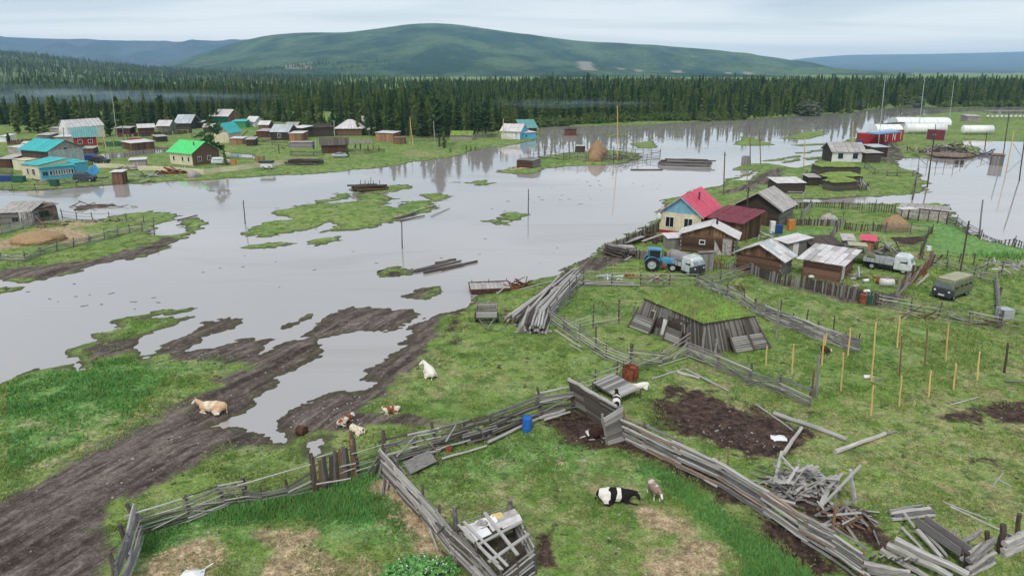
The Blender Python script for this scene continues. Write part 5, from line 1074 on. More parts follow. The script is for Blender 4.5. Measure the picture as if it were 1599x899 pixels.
# ================================================================= sod-roofed log barn in the middle of the meadow
def fol_card(mb, p, h, w, mat=None, n=3):
    for k in range(n):
        a = random.random() * 3.14; d = Vector((math.cos(a), math.sin(a), 0)) * w; l = Vector((random.gauss(0, .35), random.gauss(0, .35), 0)) * h
        mb.add([p - d * .5, p + d * .5, p + Vector((0, 0, h * random.uniform(.6, 1.1))) + l], [(0,1,2)], mat)
M_sod = simple('sod_turf', (.17, .29, .05), .95, .15, .9, col2=(.155, .15, .055), bump=.8, rnd=.0); M_grass = simple('grass_blades', (.17, .28, .06), .9, .15, .5, col2=(.12, .22, .04), rnd=.0)
M_grassd = simple('dry_grass_blades', (.30, .32, .13), .9, .2, .5, col2=(.20, .25, .07), rnd=.0); M_nettle = simple('nettle_leaves', (.14, .34, .09), .8, .15, .6, col2=(.08, .22, .05), rnd=.0)
def sod_barn():
    Lb, Mb_, Rb = P(989,508), P(1104,553), P(1198,538); z = 2.75
    Lt, Mt, Rt = [Vector((*G(x, y, z + .35)[:2], z + .35)) for x, y in ((1007,464),(1099,503),(1177,491))]
    root = thing('sod_roofed_barn', 'old log barn with leaning plank walls and a grass covered roof in the meadow', 'barn', Mb_)
    Bt = Lt + Rt - Mt; Bb = Bt + (Bt - Mt) * .04; Bb.z = Lb.z
    for (b0, b1, t0, t1, n) in ((Lb, Mb_, Lt, Mt, 62), (Mb_, Rb, Mt, Rt, 46), (Rb, Bb, Rt, Bt, 30), (Bb, Lb, Bt, Lt, 26)):
        nn = Vector(((b1-b0).y, -(b1-b0).x, 0)).normalized()
        for k in range(n):
            u = (k + .5) / n
            a = b0.lerp(b1, u); c = t0.lerp(t1, u); c = c + (c - a) * random.uniform(-.02, .02)
            board('plank', a + nn * random.uniform(0, .03), c + nn * random.uniform(0, .03), (b1-b0).length / n * random.uniform(.74, .96), .05, random.choice([M_grey, M_grey, M_post, M_grey, M_post]), root, nn)
        # inner face so no light leaks
        o = -nn * .08; MB().add([b0 + o - root.location, b1 + o - root.location, t1 + o - root.location, t0 + o - root.location], [(0,1,2,3)]).obj('inner_wall', M_dark, root)
    for t0, t1 in ((Lt, Mt), (Mt, Rt)): nn = Vector(((t1-t0).y, -(t1-t0).x, 0)).normalized(); stick('top_log', t0 + nn * .1 - Vector((0,0,.05)), t1 + nn * .1 - Vector((0,0,.05)), .10, M_dark, root)
    # turf
    n = 22; V = []; F = []; zc = 1.2
    for j in range(n + 1):
        for i in range(n + 1):
            u, v = i / n, j / n; q = Lt.lerp(Mt, -.03 + 1.06 * u).lerp(Bt.lerp(Rt, -.03 + 1.06 * u), -.045 + 1.06 * v); k = min(1, 6 * min(u, 1-u, v, 1-v)); bump = zc * (math.sin(math.pi * min(max(u,.0),1)) * math.sin(math.pi * v)) ** .6
            V.append((q.x - root.location.x, q.y - root.location.y, q.z - root.location.z + bump * .42 + .5 * k + random.gauss(0, .05) * k))
    F = [(j*(n+1)+i, j*(n+1)+i+1, (j+1)*(n+1)+i+1, (j+1)*(n+1)+i) for j in range(n) for i in range(n)]
    place('turf', npmesh('turf', V, F, M_sod, True), root); mb = MB()
    for k in range(2800):
        i = random.randrange(len(F)); c = sum((Vector(V[q]) for q in F[i]), Vector()) / 4 + Vector((random.gauss(0,.2), random.gauss(0,.2), -.02)); fol_card(mb, c, random.uniform(.12,.34), .06, random.choice([M_grass, M_grassd, M_grassd, M_nettle]), 2)
    o = mb.obj('roof_grass', None, root); o['kind'] = 'stuff'
    MB().add([Vector(p) - root.location for p in (Lt, Mt, Rt, Bt)], [(0,1,2,3)]).obj('roof_base', M_dark, root, Matrix.Translation((0,0,-.1)))
    # low horizontal board boxes against the wall
    def on(b0, b1, t0, t1, u, h): a = b0.lerp(b1, u); return a.lerp(t0.lerp(t1, u), h)
    for (b0, b1, t0, t1, sg) in ((Lb, Mb_, Lt, Mt, [(.0,.30),(.50,.72)]), (Mb_, Rb, Mt, Rt, [(.38,.70),(.70,.97)])):
        nn = Vector(((b1-b0).y, -(b1-b0).x, 0)).normalized()
        for (u0, u1) in sg:
            for k in range(7):
                h = .05 + k * .065; o = nn * (.62 - k * .035); board('board', on(b0,b1,t0,t1,u0,h) + o, on(b0,b1,t0,t1,u1,h) + o + Vector((0,0,random.gauss(0,.015))), .125, .06, random.choice([M_pale, M_pale, M_grey]), root, nn)
            for uu in (u0 + .005, u1 - .005): MB().add([b0.lerp(b1, uu) + nn * .55 - root.location, b0.lerp(b1, uu) - root.location, on(b0,b1,t0,t1,uu,.45) + nn * .02 - root.location, on(b0,b1,t0,t1,uu,.45) + nn * .36 - root.location], [(0,1,2,3)]).obj('end_panel', M_dark, root)
            MB().add([b0.lerp(b1, u0) + nn * .5 - root.location, b0.lerp(b1, u1) + nn * .5 - root.location, on(b0,b1,t0,t1,u1,.45) + nn * .3 - root.location, on(b0,b1,t0,t1,u0,.45) + nn * .3 - root.location], [(0,1,2,3)]).obj('gap_shade_panel', M_dark, root)  # dark sheet standing in for shade in the gaps between boards
            for u in (u0, u1): a = b0.lerp(b1, u) + nn * .68; c = on(b0,b1,t0,t1,u,.62 + .2 * random.random()) + nn * .3; stick('post', a, c, .1, M_post, root)
    nn = Vector(((Mb_-Lb).y, -(Mb_-Lb).x, 0)).normalized()
    def q4(nm, mat, u0, u1, h0, h1, off, root_=root):
        p = [on(Lb,Mb_,Lt,Mt,u,h) + nn * off - root.location for u, h in ((u0,h0),(u1,h0),(u1,h1),(u0,h1))]; e = nn * .05
        return MB().add(p + [x + e for x in p], [(3,2,1,0),(4,5,6,7),(0,1,5,4),(1,2,6,5),(2,3,7,6),(3,0,4,7)]).obj(nm, mat, root)
    q4('door', M_pale, .40, .48, .06, .62, .08); q4('door', M_white, .41, .475, .10, .60, .14); q4('lintel', M_grey, .37, .52, .64, .98, .09)
    for (u0, h0) in ((.20,.48),(.66,.44)):
        q4('window', M_pale, u0 - .008, u0 + .062, h0 - .04, h0 + .26, .055); q4('pane', M_dark, u0, u0 + .045, h0, h0 + .22, .12)
    for p0, p1 in (((1094,563),(1103,514)),((1117,553),(1121,531)),((988,506),(992,480))): a = P(*p0); stick('prop', a, pt(*p1, a) + Vector((0,.4,0)), .12, M_grey, root)
sod_barn()
# meadow fences round it
fence('double stacked pole fence running from the gate to the barn corner', [(1090,449,428),(1111,458,435),(1134,467,440),(1161,480,449),(1177,491,465)], 7, 'dense', r=.07, mats=GM, sag=.12, extra=5, miss=.02, railh=1.15)
fence('stacked pole fence running right past the sod roofed barn', [(1177,491,466),(1197,497,475),(1216,506,468),(1235,513,489),(1257,521,483),(1274,529,502),(1300,537,492),(1316,543,518),(1338,550,520)], 9, 'rail', r=.07, pr=.06, mats=GM, sag=.06, extra=1, miss=.0, railh=1.2, pm=M_dark)
pole(1211,528,1217,471,'tall grey post standing free beside the stacked pole fence',.09,M_grey,name='post',cat='post')
fence('rail fence beside the long log pile', [(910,447,422),(900,454,432),(889,469,437),(870,487,464),(858,500,478)], 6, r=.045, mats=[M_pale, M_grey], extra=2)
fence('light pole fence from the log pile down to the junction post', [(858,500,478),(880,516,492),(905,533,506),(930,550,510),(946,560,534),(984,575,536)], 6, r=.045, mats=[M_pale, M_grey], sag=.05, miss=.05, railh=1.25)
fence('two bay pole fence across the small paddock left of the barn', [(884,516,500),(926,512,474),(966,504,469)], 5, r=.028, mats=[M_grey, M_pale])
fence('rail fence from the junction post to the barn front', [(984,575,534),(1031,570,545),(1074,558,508)], 6, r=.045, mats=[M_pale, M_grey], sag=.1, extra=3)
fence('rail fence with heavy posts running down right from the barn', [(1074,558,509),(1120,576,545),(1170,598,568),(1216,612,584),(1263,634,600)], 8, r=.05, mats=GM, sag=.06, extra=3, pr=.1, railh=1.25)
pole(1275,620,1279,554,'dark round post beside the end of the rail fence',.12,M_grey,name='post',cat='post'); pole(1268,622,1271,577,'short brown post beside the end of the rail fence',.09,M_brown,name='post',cat='post')
fence('pole fence from the junction down to the plank deck', [(984,575,548),(963,592,566),(929,606,577),(893,612,592)], 4, r=.04, mats=[M_pale, M_grey])
# log piles
STKM = [M_pale, M_pale, M_grey, M_pale, M_dark]  # dark wood mixed in to paint the shade of gaps between logs
stack('log', 'bleached log in the long pile along the rail fence', 'logs of the long pile', (812,503), (880,447), 9, 3, .13, STKM, over=2.0, jitter=.3)
stack('log', 'bleached log in the long pile along the rail fence', 'logs of the long pile', (842,498), (893,440), 8, 4, .13, STKM, over=1.6, jitter=.3)
stack('log', 'bleached log in the long pile along the rail fence', 'logs of the long pile', (868,462), (900,432), 7, 5, .12, STKM, over=.6, jitter=.1)
stack('log', 'sawn log in the short end pile nearest the camera', 'logs of the short pile', (833,521), (842,491), 10, 4, .13, STKM, over=.4)
for k, (a, b2) in enumerate([((803,508),(818,507)),((803,519),(862,518))]): log('bearer', ['upper','lower'][k] + ' pale bearer sticking out under the short log pile', E(*a,.08), E(*b2,.08), .07, M_pale)
for (a, b2, r_, lab) in [((866,516),(907,542),.07,'long pale pole lying along the light fence'),((890,538),(909,549),.05,'short pale pole beside the long pole at the light fence'),((1018,592),(1069,577),.07,'pale pole pointing left on the grass below the barn'),((1058,582),(1092,592),.11,'thick weathered log on the grass below the barn'),((1070,578),(1138,612),.09,'long weathered log running right on the grass below the barn'),
    ((1180,632),(1238,672),.06,'thin pole lying across the dark soil patch'),((1208,646),(1322,686),.16,'long bleached log lying right of the soil patch'),((1224,708),(1252,667),.13,'short bleached log pointing up right beside the soil patch'),((1304,706),(1382,678),.15,'thick bleached log alone on the grass'),((1380,680),(1400,675),.09,'small log end touching the thick bleached log'),
    ((1484,634),(1530,620),.05,'thin white stick on the right meadow'),((1570,594),(1610,596),.08,'dark pole at the right picture edge'),((1551,760),(1566,741),.04,'small pale stick on the grass at right'),((1560,752),(1578,763),.04,'second small pale stick on the grass at right'),((1473,786),(1540,812),.05,'upper part of the long pale rail on the grass'),((1484,792),(1582,838),.06,'long pale rail lying on the grass at lower right')]:
    log('log', lab, E(*a, r_), E(*b2, r_), r_, random.choice([M_pale, M_pale, M_grey]))
# new yellow stakes
ST = [(1238,585,537),(1285,570,524),(1289,547,520),(1326,556,512),(1366,548,503),(1403,543,494),(1446,572,512),(1479,564,507),(1315,611,550),(1363,594,538),(1406,583,523),(1452,620,579),(1491,608,567),(1528,594,549),(1406,634,586),(1362,648,602),(1201,560,546)]
for k, (x_, yb, yt) in enumerate(ST[:16]):
    b = P(x_ - 2, yb); props(stick('stake', b - Vector((0,0,.1)), pt(x_ + 2, yt, b), .065, M_fresh if k not in (6,) else M_orange), 'freshly peeled yellow stake standing in the right meadow' if k != 6 else 'rusty brown stake among the yellow ones', 'stake', 'yellow stakes in the meadow' if k != 6 else None)
pole(1405,586,1408,524,'twisted brown stake standing among the yellow ones',.06,M_brown,name='stake',cat='stake'); pole(1569,582,1574,535,'dark post alone at the right side of the meadow',.09,M_dark,name='post',cat='post')
pole(1196,571,1198,540,'short yellow stake at the right corner of the sod roofed barn',.06,M_fresh,name='stake',cat='stake')
M_logw = simple('peeling_log_wood', (.36, .27, .20), .9, .2, 3.0, GR, bump=.4, rnd=.3, col2=(.20, .12, .08))
# ================================================================= FOREGROUND CORRALS
LG = [M_grey, M_pale, M_grey, M_pale, M_post]
fence('pole fence with bleached posts at the lower left corner', [(188,930,170,862),(206,884,187,818),(222,838,198,785)], 9, 'rail', railh=1.7, r=.06, pr=.13, mats=[M_grey, M_pale], pm=M_post, miss=.03, sag=.04)
fence('long sagging pole fence in the left foreground', [(222,838,199,786),(300,812,289,772),(355,790,341,760),(386,785,378,748)], 8, 'rail', railh=1.35, r=.045, pr=.10, mats=LG, pm=M_post, sag=.10, extra=3)
fence('slatted section of grey boards in the left foreground fence', [(386,785,378,748),(412,782,405,758),(451,775,445,748),(490,768,485,708)], 5, 'board', mats=LG, pm=M_post, w=.075, pr=.09, hfrac=.62, miss=.0)
fence('upper rail between the slatted boards', [(386,785,378,746),(490,768,485,708)], 2, 'rail', r=.045, mats=LG, pm=M_post, bot=.8, pr=.13)
fence('section of yellowish brown upright planks in the foreground fence', [(492,770,487,712),(525,756,522,702),(560,742,550,680)], style='slab', mats=[M_orange, M_brown, M_grey, M_post, M_orange, M_dark], w=.2, gap=.01, miss=.0, pr=.12, pm=M_post, hfrac=.9)
for a, c in [((492,752),(556,732)),((494,757),(548,748)),((492,737),(556,725)),((494,716),(552,698))]: log('rail', 'grey brace rail nailed across the upright planks', E(*a,1.0 if a[1] < 740 else .6), E(*c,1.0 if a[1] < 740 else .6), .05, M_pale, 'rail', 'brace rails across the upright planks')
fence('pole fence between the upright planks and the corner post', [(560,742,552,684),(602,728,598,672)], 7, r=.04, mats=LG, sag=.04, pr=.13)
fence('thick pole fence rising right from the corner post', [(602,728,598,672),(650,714,645,680),(684,706,673,658),(730,692,725,660),(770,681,765,650),(846,650,839,604),(895,640,890,598)], 10, 'dense', railh=1.6, r=.065, pr=.10, mats=[M_grey, M_pale, M_grey, M_post, M_grey], sag=.06, extra=3, miss=.02)
fence('stacked pole fence slanting down to the broken pen', [(600,742,598,694),(625,770,621,716),(663,812,659,755),(690,842,686,788),(712,870,706,815)], 11, 'rail', railh=1.6, r=.06, pr=.09, mats=LG, sag=.04, extra=2, miss=.0)
fence('stacked pole fence continuing in front of the broken pen', [(712,870,706,818),(748,905,742,846),(790,950,782,890)], 10, 'rail', railh=1.55, r=.06, pr=.08, mats=LG, sag=.05, extra=3)
a0 = P(600,742)
for i, (x1_, y1_) in enumerate([(574,740),(580,745),(586,742),(590,748),(580,730)]): log('pole', 'long pole leaning on the corner where the foreground fences meet', E(x1_, y1_, .05), E(600 + random.uniform(-3,5), 698 + random.uniform(-3,3), 1.7) if 0 else pt(601 + i, 697 + i, a0), .05, random.choice(LG), 'pole', 'poles leaning at the fence corner')
for i, (p, q) in enumerate([((598,722),(614,745)),((605,716),(626,738)),((612,712),(634,742)),((598,772),(601,740)),((604,765),(608,742)),((622,745),(636,770)),((668,815),(684,860)),((708,872),(712,884)),((690,862),(706,874))]): log('pole', 'broken pole lying against the slanting fence', E(*p, .8 if p[1] < 730 else .1), E(*q, .2), .06, random.choice(LG), 'pole', 'broken poles along the slanting fence')
sheet_lab(E(635,732,.3), E(676,712,.5), .9, M_grey, 'wide grey door board lying against the foreground fence', .06, 'door_board', (0,-.5,1), 'board')
for k, (p, q, r_) in enumerate([((842,652),(882,640),.12),((850,655),(890,643),.09),((762,690),(842,652),.10),((690,716),(760,695),.07)]): log('log', ['upper','lower','long','thin'][k] + ' bleached log at the foot of the fence near the blue barrel', E(*p, .2), E(*q, .25), r_, M_pale)
# solid board wall with log coping
def plank_wall(label, pts, n, mats, coping=True, nm='board_wall', thick=.06, top=None, cr=.13):
    B = [P(x, y) for x, y, *_ in pts]; T = [pt(p[2], p[3], b) for p, b in zip(pts, B)]; root = thing(nm, label, 'wall', B[0])
    for i in range(len(B) - 1):
        d = B[i+1] - B[i]; nn = Vector((d.y, -d.x, 0)).normalized(); nn = nn if nn.y < 0 else -nn
        for k in range(n):
            f = (k + .5) / n; a = B[i].lerp(T[i], f); c = B[i+1].lerp(T[i+1], f); w_ = (T[i] - B[i]).length / n * .96
            board('board', a + Vector((0,0,random.gauss(0,.012))) + nn * random.uniform(0,.04), c + nn * random.uniform(0,.04), w_, thick, random.choice(mats), root, nn)
        stick('post', B[i] - nn * .12, T[i] - nn * .12 + Vector((0,0,.2)), .11, M_grey, root)
        if coping: stick('coping_log', T[i] + Vector((0,0,.1)), T[i+1] + Vector((0,0,.1)), cr, M_pale, root)
    stick('post', B[-1] - nn * .12, T[-1] - nn * .12, .11, M_grey, root); return root
plank_wall('mud stained board wall with a bleached log along its top beside the plank deck', [(897,638,888,594),(918,650,909,606),(945,668,936,622),(968,686,962,636)], 13, [M_grey, M_dark, M_post, M_post], thick=.05)
plank_wall('projecting corner wall of close weathered boards', [(950,694,942,652),(984,684,972,634)], 13, [M_grey, M_pale, M_grey], False)
fence('heavy log wall running down right through the foreground', [(984,690,974,640),(1012,704,1006,658),(1060,729,1056,684),(1128,760,1122,714),(1200,806,1196,758),(1262,848,1256,800),(1300,872,1300,820),(1345,905,1348,858)], 11, 'dense', railh=1.65, r=.085, pr=.075, mats=[M_grey, M_pale, M_logw, M_pale, M_grey, M_grey], pm=M_brown, sag=.012, extra=0, miss=.0, hfrac=.98, name='log_wall', cat='log wall')
for p, q, r_ in [((987,690),(1012,702),.09),((1028,708),(1064,726),.07),((1064,727),(1120,760),.08),((1225,812),(1330,872),.22),((1018,696),(1100,728),.2),((1100,728),(1200,790),.16)]: log('log', 'heavy log lying along the foot of the foreground log wall', E(*p, r_), E(*q, r_), r_, M_grey if r_ > .1 else M_pale, group='logs along the foot of the log wall')
pole(1136,748,1138,698,'thin orange stake standing in the log wall',.06,M_orange,name='stake',cat='stake'); pole(1296,862,1306,788,'light brown plank stake leaning in the log wall',.08,M_orange,name='stake',cat='stake'); pole(1229,828,1229,794,'short brown stake in the log wall',.07,M_brown,name='stake',cat='stake'); pole(1337,785,1328,733,'tall bleached board standing up from the scrap timber',.12,M_pale,name='board',cat='board')
# plank deck and tank
def deck():
    c = [E(926,598,.6), E(958,584,.75), E(1000,608,.7), E(966,622,.55)]; root = thing('plank_deck', 'grey plank deck laid low behind the board wall', 'deck', P(958,606)); n = 14
    for k in range(n):
        u0, u1 = (k + .06) / n, (k + .94) / n; a = c[1].lerp(c[2], (u0+u1)/2); b = c[0].lerp(c[3], (u0+u1)/2); board('plank', b + Vector((0,0,random.gauss(0,.01))), a, (c[1]-c[2]).length / n * .95, .04, random.choice([M_grey, M_grey, M_pale]), root, (0,0,1))
    for q in c: stick('leg', q - Vector((0,0,q.z)), q, .07, M_post, root)
    stick('bearer', c[0] - Vector((0,0,.06)), c[3] - Vector((0,0,.06)), .06, M_dark, root); stick('bearer', c[1] - Vector((0,0,.06)), c[2] - Vector((0,0,.06)), .06, M_dark, root)
deck()
t = thing('rusty_tank', 'orange rusty water tank open at the top behind the plank deck', 'tank', P(983,592), None, R(20)); mb = MB(); n = 14
for r_, h0, h1 in ((.55,.0,.3),(.56,.3,.34),(.55,.34,.7),(.56,.7,.74),(.55,.74,1.0)): mb.cyl((0,0,h0),(0,0,h1),r_,r_,n,cap=False)
mb.obj('drum', M_rust, t); MB().cyl((0,0,.7),(0,0,.72),.54,.54,n).obj('bottom', M_brustd, t); MB().box(-.02,.02,-.6,-.53,.05,.98).obj('seam', M_brustd, t); barrel(990,590,'second smaller rusty drum touching the orange tank',M_rust,.33,.9)
# scrap timber heap
heap(70, 1248, 762, 2.2, 1.4, 1.3, (.9,2.4), (.10,.2), [M_pale, M_pale, M_grey], 'timber', 'broken bleached timber in the big scrap heap behind the log wall', 'timbers of the scrap heap', 'timber', lean=.45)
heap(26, 1222, 775, 1.6, 1.0, .6, (.8,1.8), (.10,.18), [M_pale, M_grey], 'timber', 'broken bleached timber in the big scrap heap behind the log wall', 'timbers of the scrap heap', 'timber', lean=.3)
heap(30, 1318, 812, 1.9, 1.3, .8, (.8,2.0), (.08,.16), [M_pale, M_grey, M_brown], 'timber', 'broken board in the smaller scrap heap right of the big one', 'boards of the smaller scrap heap', 'timber', lean=.4)
for p, q, z1, w_, lab in [((1237,730),(1262,770),.9,.22,'wide bleached beam on top of the scrap heap'),((1282,790),(1292,766),.4,.25,'upright pale plank end beside the scrap heap'),((1262,830),(1276,846),.3,.1,'x')][:2]: props(board('timber', E(*p, z1), E(*q, .25), w_, .1, M_pale, None, (0,0,1)), lab, 'timber')
# collapsed log structure lower right
CL = [((1398,845,.6),(1512,899,.5),.20),((1385,853,.7),(1486,903,.5),.19),((1375,862,.3),(1450,905,.2),.16),((1408,826,.3),(1440,860,.2),.08),((1432,830,.4),(1470,872,.3),.12),((1440,828,.3),(1478,870,.15),.09),((1412,802,.6),(1428,826,.3),.07),((1390,803,.2),(1452,795,.25),.12),((1396,808,.2),(1458,800,.25),.13),((1388,800,.3),(1440,790,.3),.09),((1392,812,.15),(1460,806,.15),.10),((1446,792,.1),(1459,789,.15),.05),((1500,850,.2),(1530,830,.7),.13),((1484,846,.2),(1492,830,.6),.11),((1364,830,.2),(1372,852,.2),.05),((1390,850,.6),(1440,900,.2),.05),((1345,880,.3),(1420,895,.3),.16),((1352,892,.3),(1430,903,.3),.15),((1472,880,.1),(1520,900,.1),.10)]
for a, b2, r_ in CL: log('beam', 'grey beam of the collapsed log frame at lower right', E(*a), E(*b2), r_, random.choice([M_pale, M_grey, M_pale]), 'beam', 'beams of the collapsed log frame')
for k in range(6): props(board('board', E(1362 + k*13, 872 + k*1.5, .1), E(1364 + k*13, 868 + k*1.5, .9), .26, .06, random.choice([M_pale, M_grey]), None, (0,-1,0)), 'short upright board in the collapsed frame', 'board', 'short upright boards of the collapsed frame')
def trough():
    a, b2 = E(1436,818,.4), E(1506,868,.55); root = thing('wooden_trough', 'long dark wooden trough lying beside the collapsed logs', 'trough', P(1470,850)); d = (b2 - a).normalized(); s = Vector((d.y, -d.x, 0)).normalized()
    for o, z, w_ in ((-.28, .18, .42), (.28, .18, .42)): board('side_board', a + s*o + Vector((0,0,z)), b2 + s*o + Vector((0,0,z)), w_, .05, M_grey, root, s)
    board('bottom_board', a, b2, .56, .05, M_dark, root, (0,0,1))
trough()
fence('short stack of thick logs held by two posts at lower right', [(1510,892,1510,862),(1540,878,1541,829)], 6, 'dense', r=.12, pr=.14, mats=[M_pale, M_grey], pm=M_dark, miss=0, sag=.0, hfrac=.8, name='log_stack', cat='log stack')
fence('dark posts with bleached logs at the right picture edge', [(1562,862,1566,818),(1588,850,1592,802),(1640,838,1645,795)], 3, 'rail', r=.15, pr=.16, mats=[M_pale], pm=M_dark, hfrac=.45)
# broken pen with sheet roof
def pen():
    zt = 1.25; c = [E(716,830,zt), E(804,801,zt), E(836,860,zt), E(778,905,zt)]; root = thing('animal_pen', 'broken pole pen with pale roof sheets at the bottom of the picture', 'pen', P(770,880))
    for i in range(4):
        a, b2 = c[i], c[(i+1) % 4]
        for k in range(7): z = Vector((0,0,-zt * k / 6.6)); stick('rail', a + z + Vector((random.gauss(0,.03),random.gauss(0,.03),0)), b2 + z + Vector((random.gauss(0,.03),random.gauss(0,.03),random.gauss(0,.04))), .05, random.choice(LG), root)
        stick('post', a - Vector((0,0,zt + .1)), a + Vector((0,0,.12)), .1, M_post, root); m_ = a.lerp(b2, .5); stick('post', m_ - Vector((0,0,zt)), m_ + Vector((0,0,.1)), .08, M_post, root)
    up = Vector((0,0,.14)); q = lambda u, v: c[0].lerp(c[1], u).lerp(c[3].lerp(c[2], u), v) + up
    for u0, u1, v0, v1, m_ in ((.02,.30,.0,.18,M_asbw),(.30,.62,-.02,.16,M_tarp),(.10,.40,.18,.34,M_tarp),(.44,.68,.16,.30,M_asbw),(.60,1.0,.0,.17,M_asb),(.62,1.02,.17,.34,M_asbw),(.58,.76,-.04,.10,M_fresh)):
        p = [q(u0,v0), q(u1,v0), q(u1,v1), q(u0,v1)]; p = [x - root.location + Vector((0,0,random.uniform(0,.05))) for x in p]; MB().add(p + [x + Vector((0,0,.03)) for x in p], [(3,2,1,0),(4,5,6,7),(0,1,5,4),(1,2,6,5),(2,3,7,6),(3,0,4,7)]).obj('roof_sheet', m_, root)
    for a, b2, w_ in ((q(.02,.45),q(.98,.40),.14),(q(.0,.78),q(.99,.72),.16),(q(.5,-.1),q(.55,.95),.16),(q(.12,-.05),q(.24,1.0),.12),(q(.03,.1),q(.10,1.0),.14)): board('beam', a + up, b2 + up, w_, .06, random.choice([M_pale, M_asb]), root, (0,0,1))
    for a, b2 in ((q(-.02,.2), q(.10,.9)), (q(.0,.0), q(.06,.8))): board('plank', a + up * 1.6, b2 + up * 1.6, .13, .04, M_pale, root, (0,0,1))
    MB().add([x - root.location - Vector((0,0,zt - .03)) for x in c], [(0,1,2,3)]).obj('floor', M_dark, root)
    MB().ball((0,0,0), .2, 8, 5, (1.4,1,.7)).obj('cloth_knot', M_concrete, root, Matrix.Translation(q(.36,.1) + Vector((0,0,.15)) - root.location))
pen()
pole(713,828,710,790,'thick grey post at the left corner of the broken pen',.14,M_grey,name='post',cat='post'); pole(796,802,796,780,'thick grey post at the right corner of the broken pen',.15,M_grey,name='post',cat='post'); log('rail', 'single thin rail between the two posts behind the broken pen', pt(713,818,P(713,828)), pt(794,791,P(796,802)), .035, M_grey, 'rail')
pole(551,742,547,672,'tall brown post at the upright planks',.10,M_brown,name='post',cat='post'); pole(628,388,627,346,'dark pole standing in the water by the raft of logs',.08,M_dark); pole(383,350,380,313,'dark pole standing in the flood near the left island',.09,M_dark); pole(825,334,825,295,'dark pole beside the tiny grass island',.08,M_dark)
for px, py, lab, sc in [(1216,685,'white plastic sheet lying on the dark soil',1.0),(300,900,'white sack at the bottom edge on the dry straw',1.1)]:
    b = P(px, py); mb = MB(); n = 7
    for j in range(n):
        for i in range(n): u, v = i/(n-1)-.5, j/(n-1)-.5; mb.v.append((u*1.0*sc*(1-.4*abs(v)), v*.7*sc, .06 + (.22 if sc > 1 else .08)*math.cos(u*3)*math.cos(v*3) + random.gauss(0,.015)))
    mb.f = [[j*n+i, j*n+i+1, (j+1)*n+i+1, (j+1)*n+i] for j in range(n-1) for i in range(n-1)]; mb.m = [0]*len(mb.f); t = mb.obj('plastic_sheet', M_tarp, None, Matrix.Translation(b)); props(t, lab, 'sheet')
log('stick', 'white curved branch beside the white sack at the bottom edge', E(310,896,.15), E(334,880,.4), .035, M_white, 'branch')
t = thing('plastic_can', 'white plastic can lying among the yellow stakes', 'can', P(1355,591)); MB().cyl((-.3,0,.15),(.2,0,.15),.15,.15,10).cyl((.2,0,.15),(.36,0,.15),.15,.05,10).obj('bottle', M_white, t, None, True); MB().cyl((.36,0,.15),(.42,0,.15),.04).obj('cap', M_white, t)
# ================================================================= ANIMALS
W_ = (.72, .68, .60)
CO = dict(cream=cow_coat('cream_coat', (.60,.40,.24), (.72,.62,.48), (.76,.72,.66), 'n', 1.3, .52), white=cow_coat('white_coat', (.74,.70,.63), (.70,.62,.50), (.74,.72,.66), 'n', 1.5, .62),
    redw=cow_coat('red_and_white_coat', (.70,.62,.52), (.24,.075,.03), (.7,.64,.56), 'n', 1.4, .47), spot=cow_coat('spotted_coat', (.66,.58,.44), (.05,.04,.03), (.5,.45,.36), 'n', 4.2, .60),
    bw=cow_coat('black_and_white_coat', (.72,.66,.60), (.012,.010,.010), (.03,.025,.025), 'patches', 1.0, .27), dark=cow_coat('dark_brown_coat', (.045,.022,.018), (.07,.035,.028), (.62,.58,.52), 'n', 2.0, .5), grey=cow_coat('grey_brown_coat', (.27,.19,.14), (.58,.52,.46), (.76,.73,.69), 'n', 1.6, .56), calf=cow_coat('brown_coat', (.10,.035,.02), (.06,.03,.02), (.7,.5,.35), 'n', 2.0, .5))
cow(333,643,178,CO['cream'],'cream cow lying on the muddy track','lie',.98,'fwd'); cow(671,586,112,CO['white'],'white cow lying seen from behind on the grass','lie',.95,'left')
cow(611,644,200,CO['redw'],'red and white cow lying curled near the big puddle mud','lie',.62,'back'); cow(538,661,60,CO['redw'],'brown and white cow lying with its head up behind the spotted one','lie',.62,'right'); cow(558,676,150,CO['spot'],'cream cow with black speckles curled up in the mud','lie',.66,'back',False)
cow(960,782,-2,CO['bw'],'black and white banded cow lying in the foreground corral','lie',.98,'down'); cow(1021,776,-75,CO['grey'],'grey brown calf with white face standing beside the banded cow','stand',.68,'down',False,'calf')
cow(931,682,205,CO['dark'],'dark brown cow with white face lying in the corner of the board walls','lie',.85,'left'); cow(1001,607,200,CO['white'],'white cow lying behind the plank deck','lie',.62,'back',False); cow(962,640,80,CO['bw'],'black and white cow standing behind the board wall with its head raised','stand',.8,'up',False)
cow(1288,554,-80,CO['calf'],'small brown calf with pale blaze standing behind a yellow stake','stand',.55,'fwd',False,'calf')
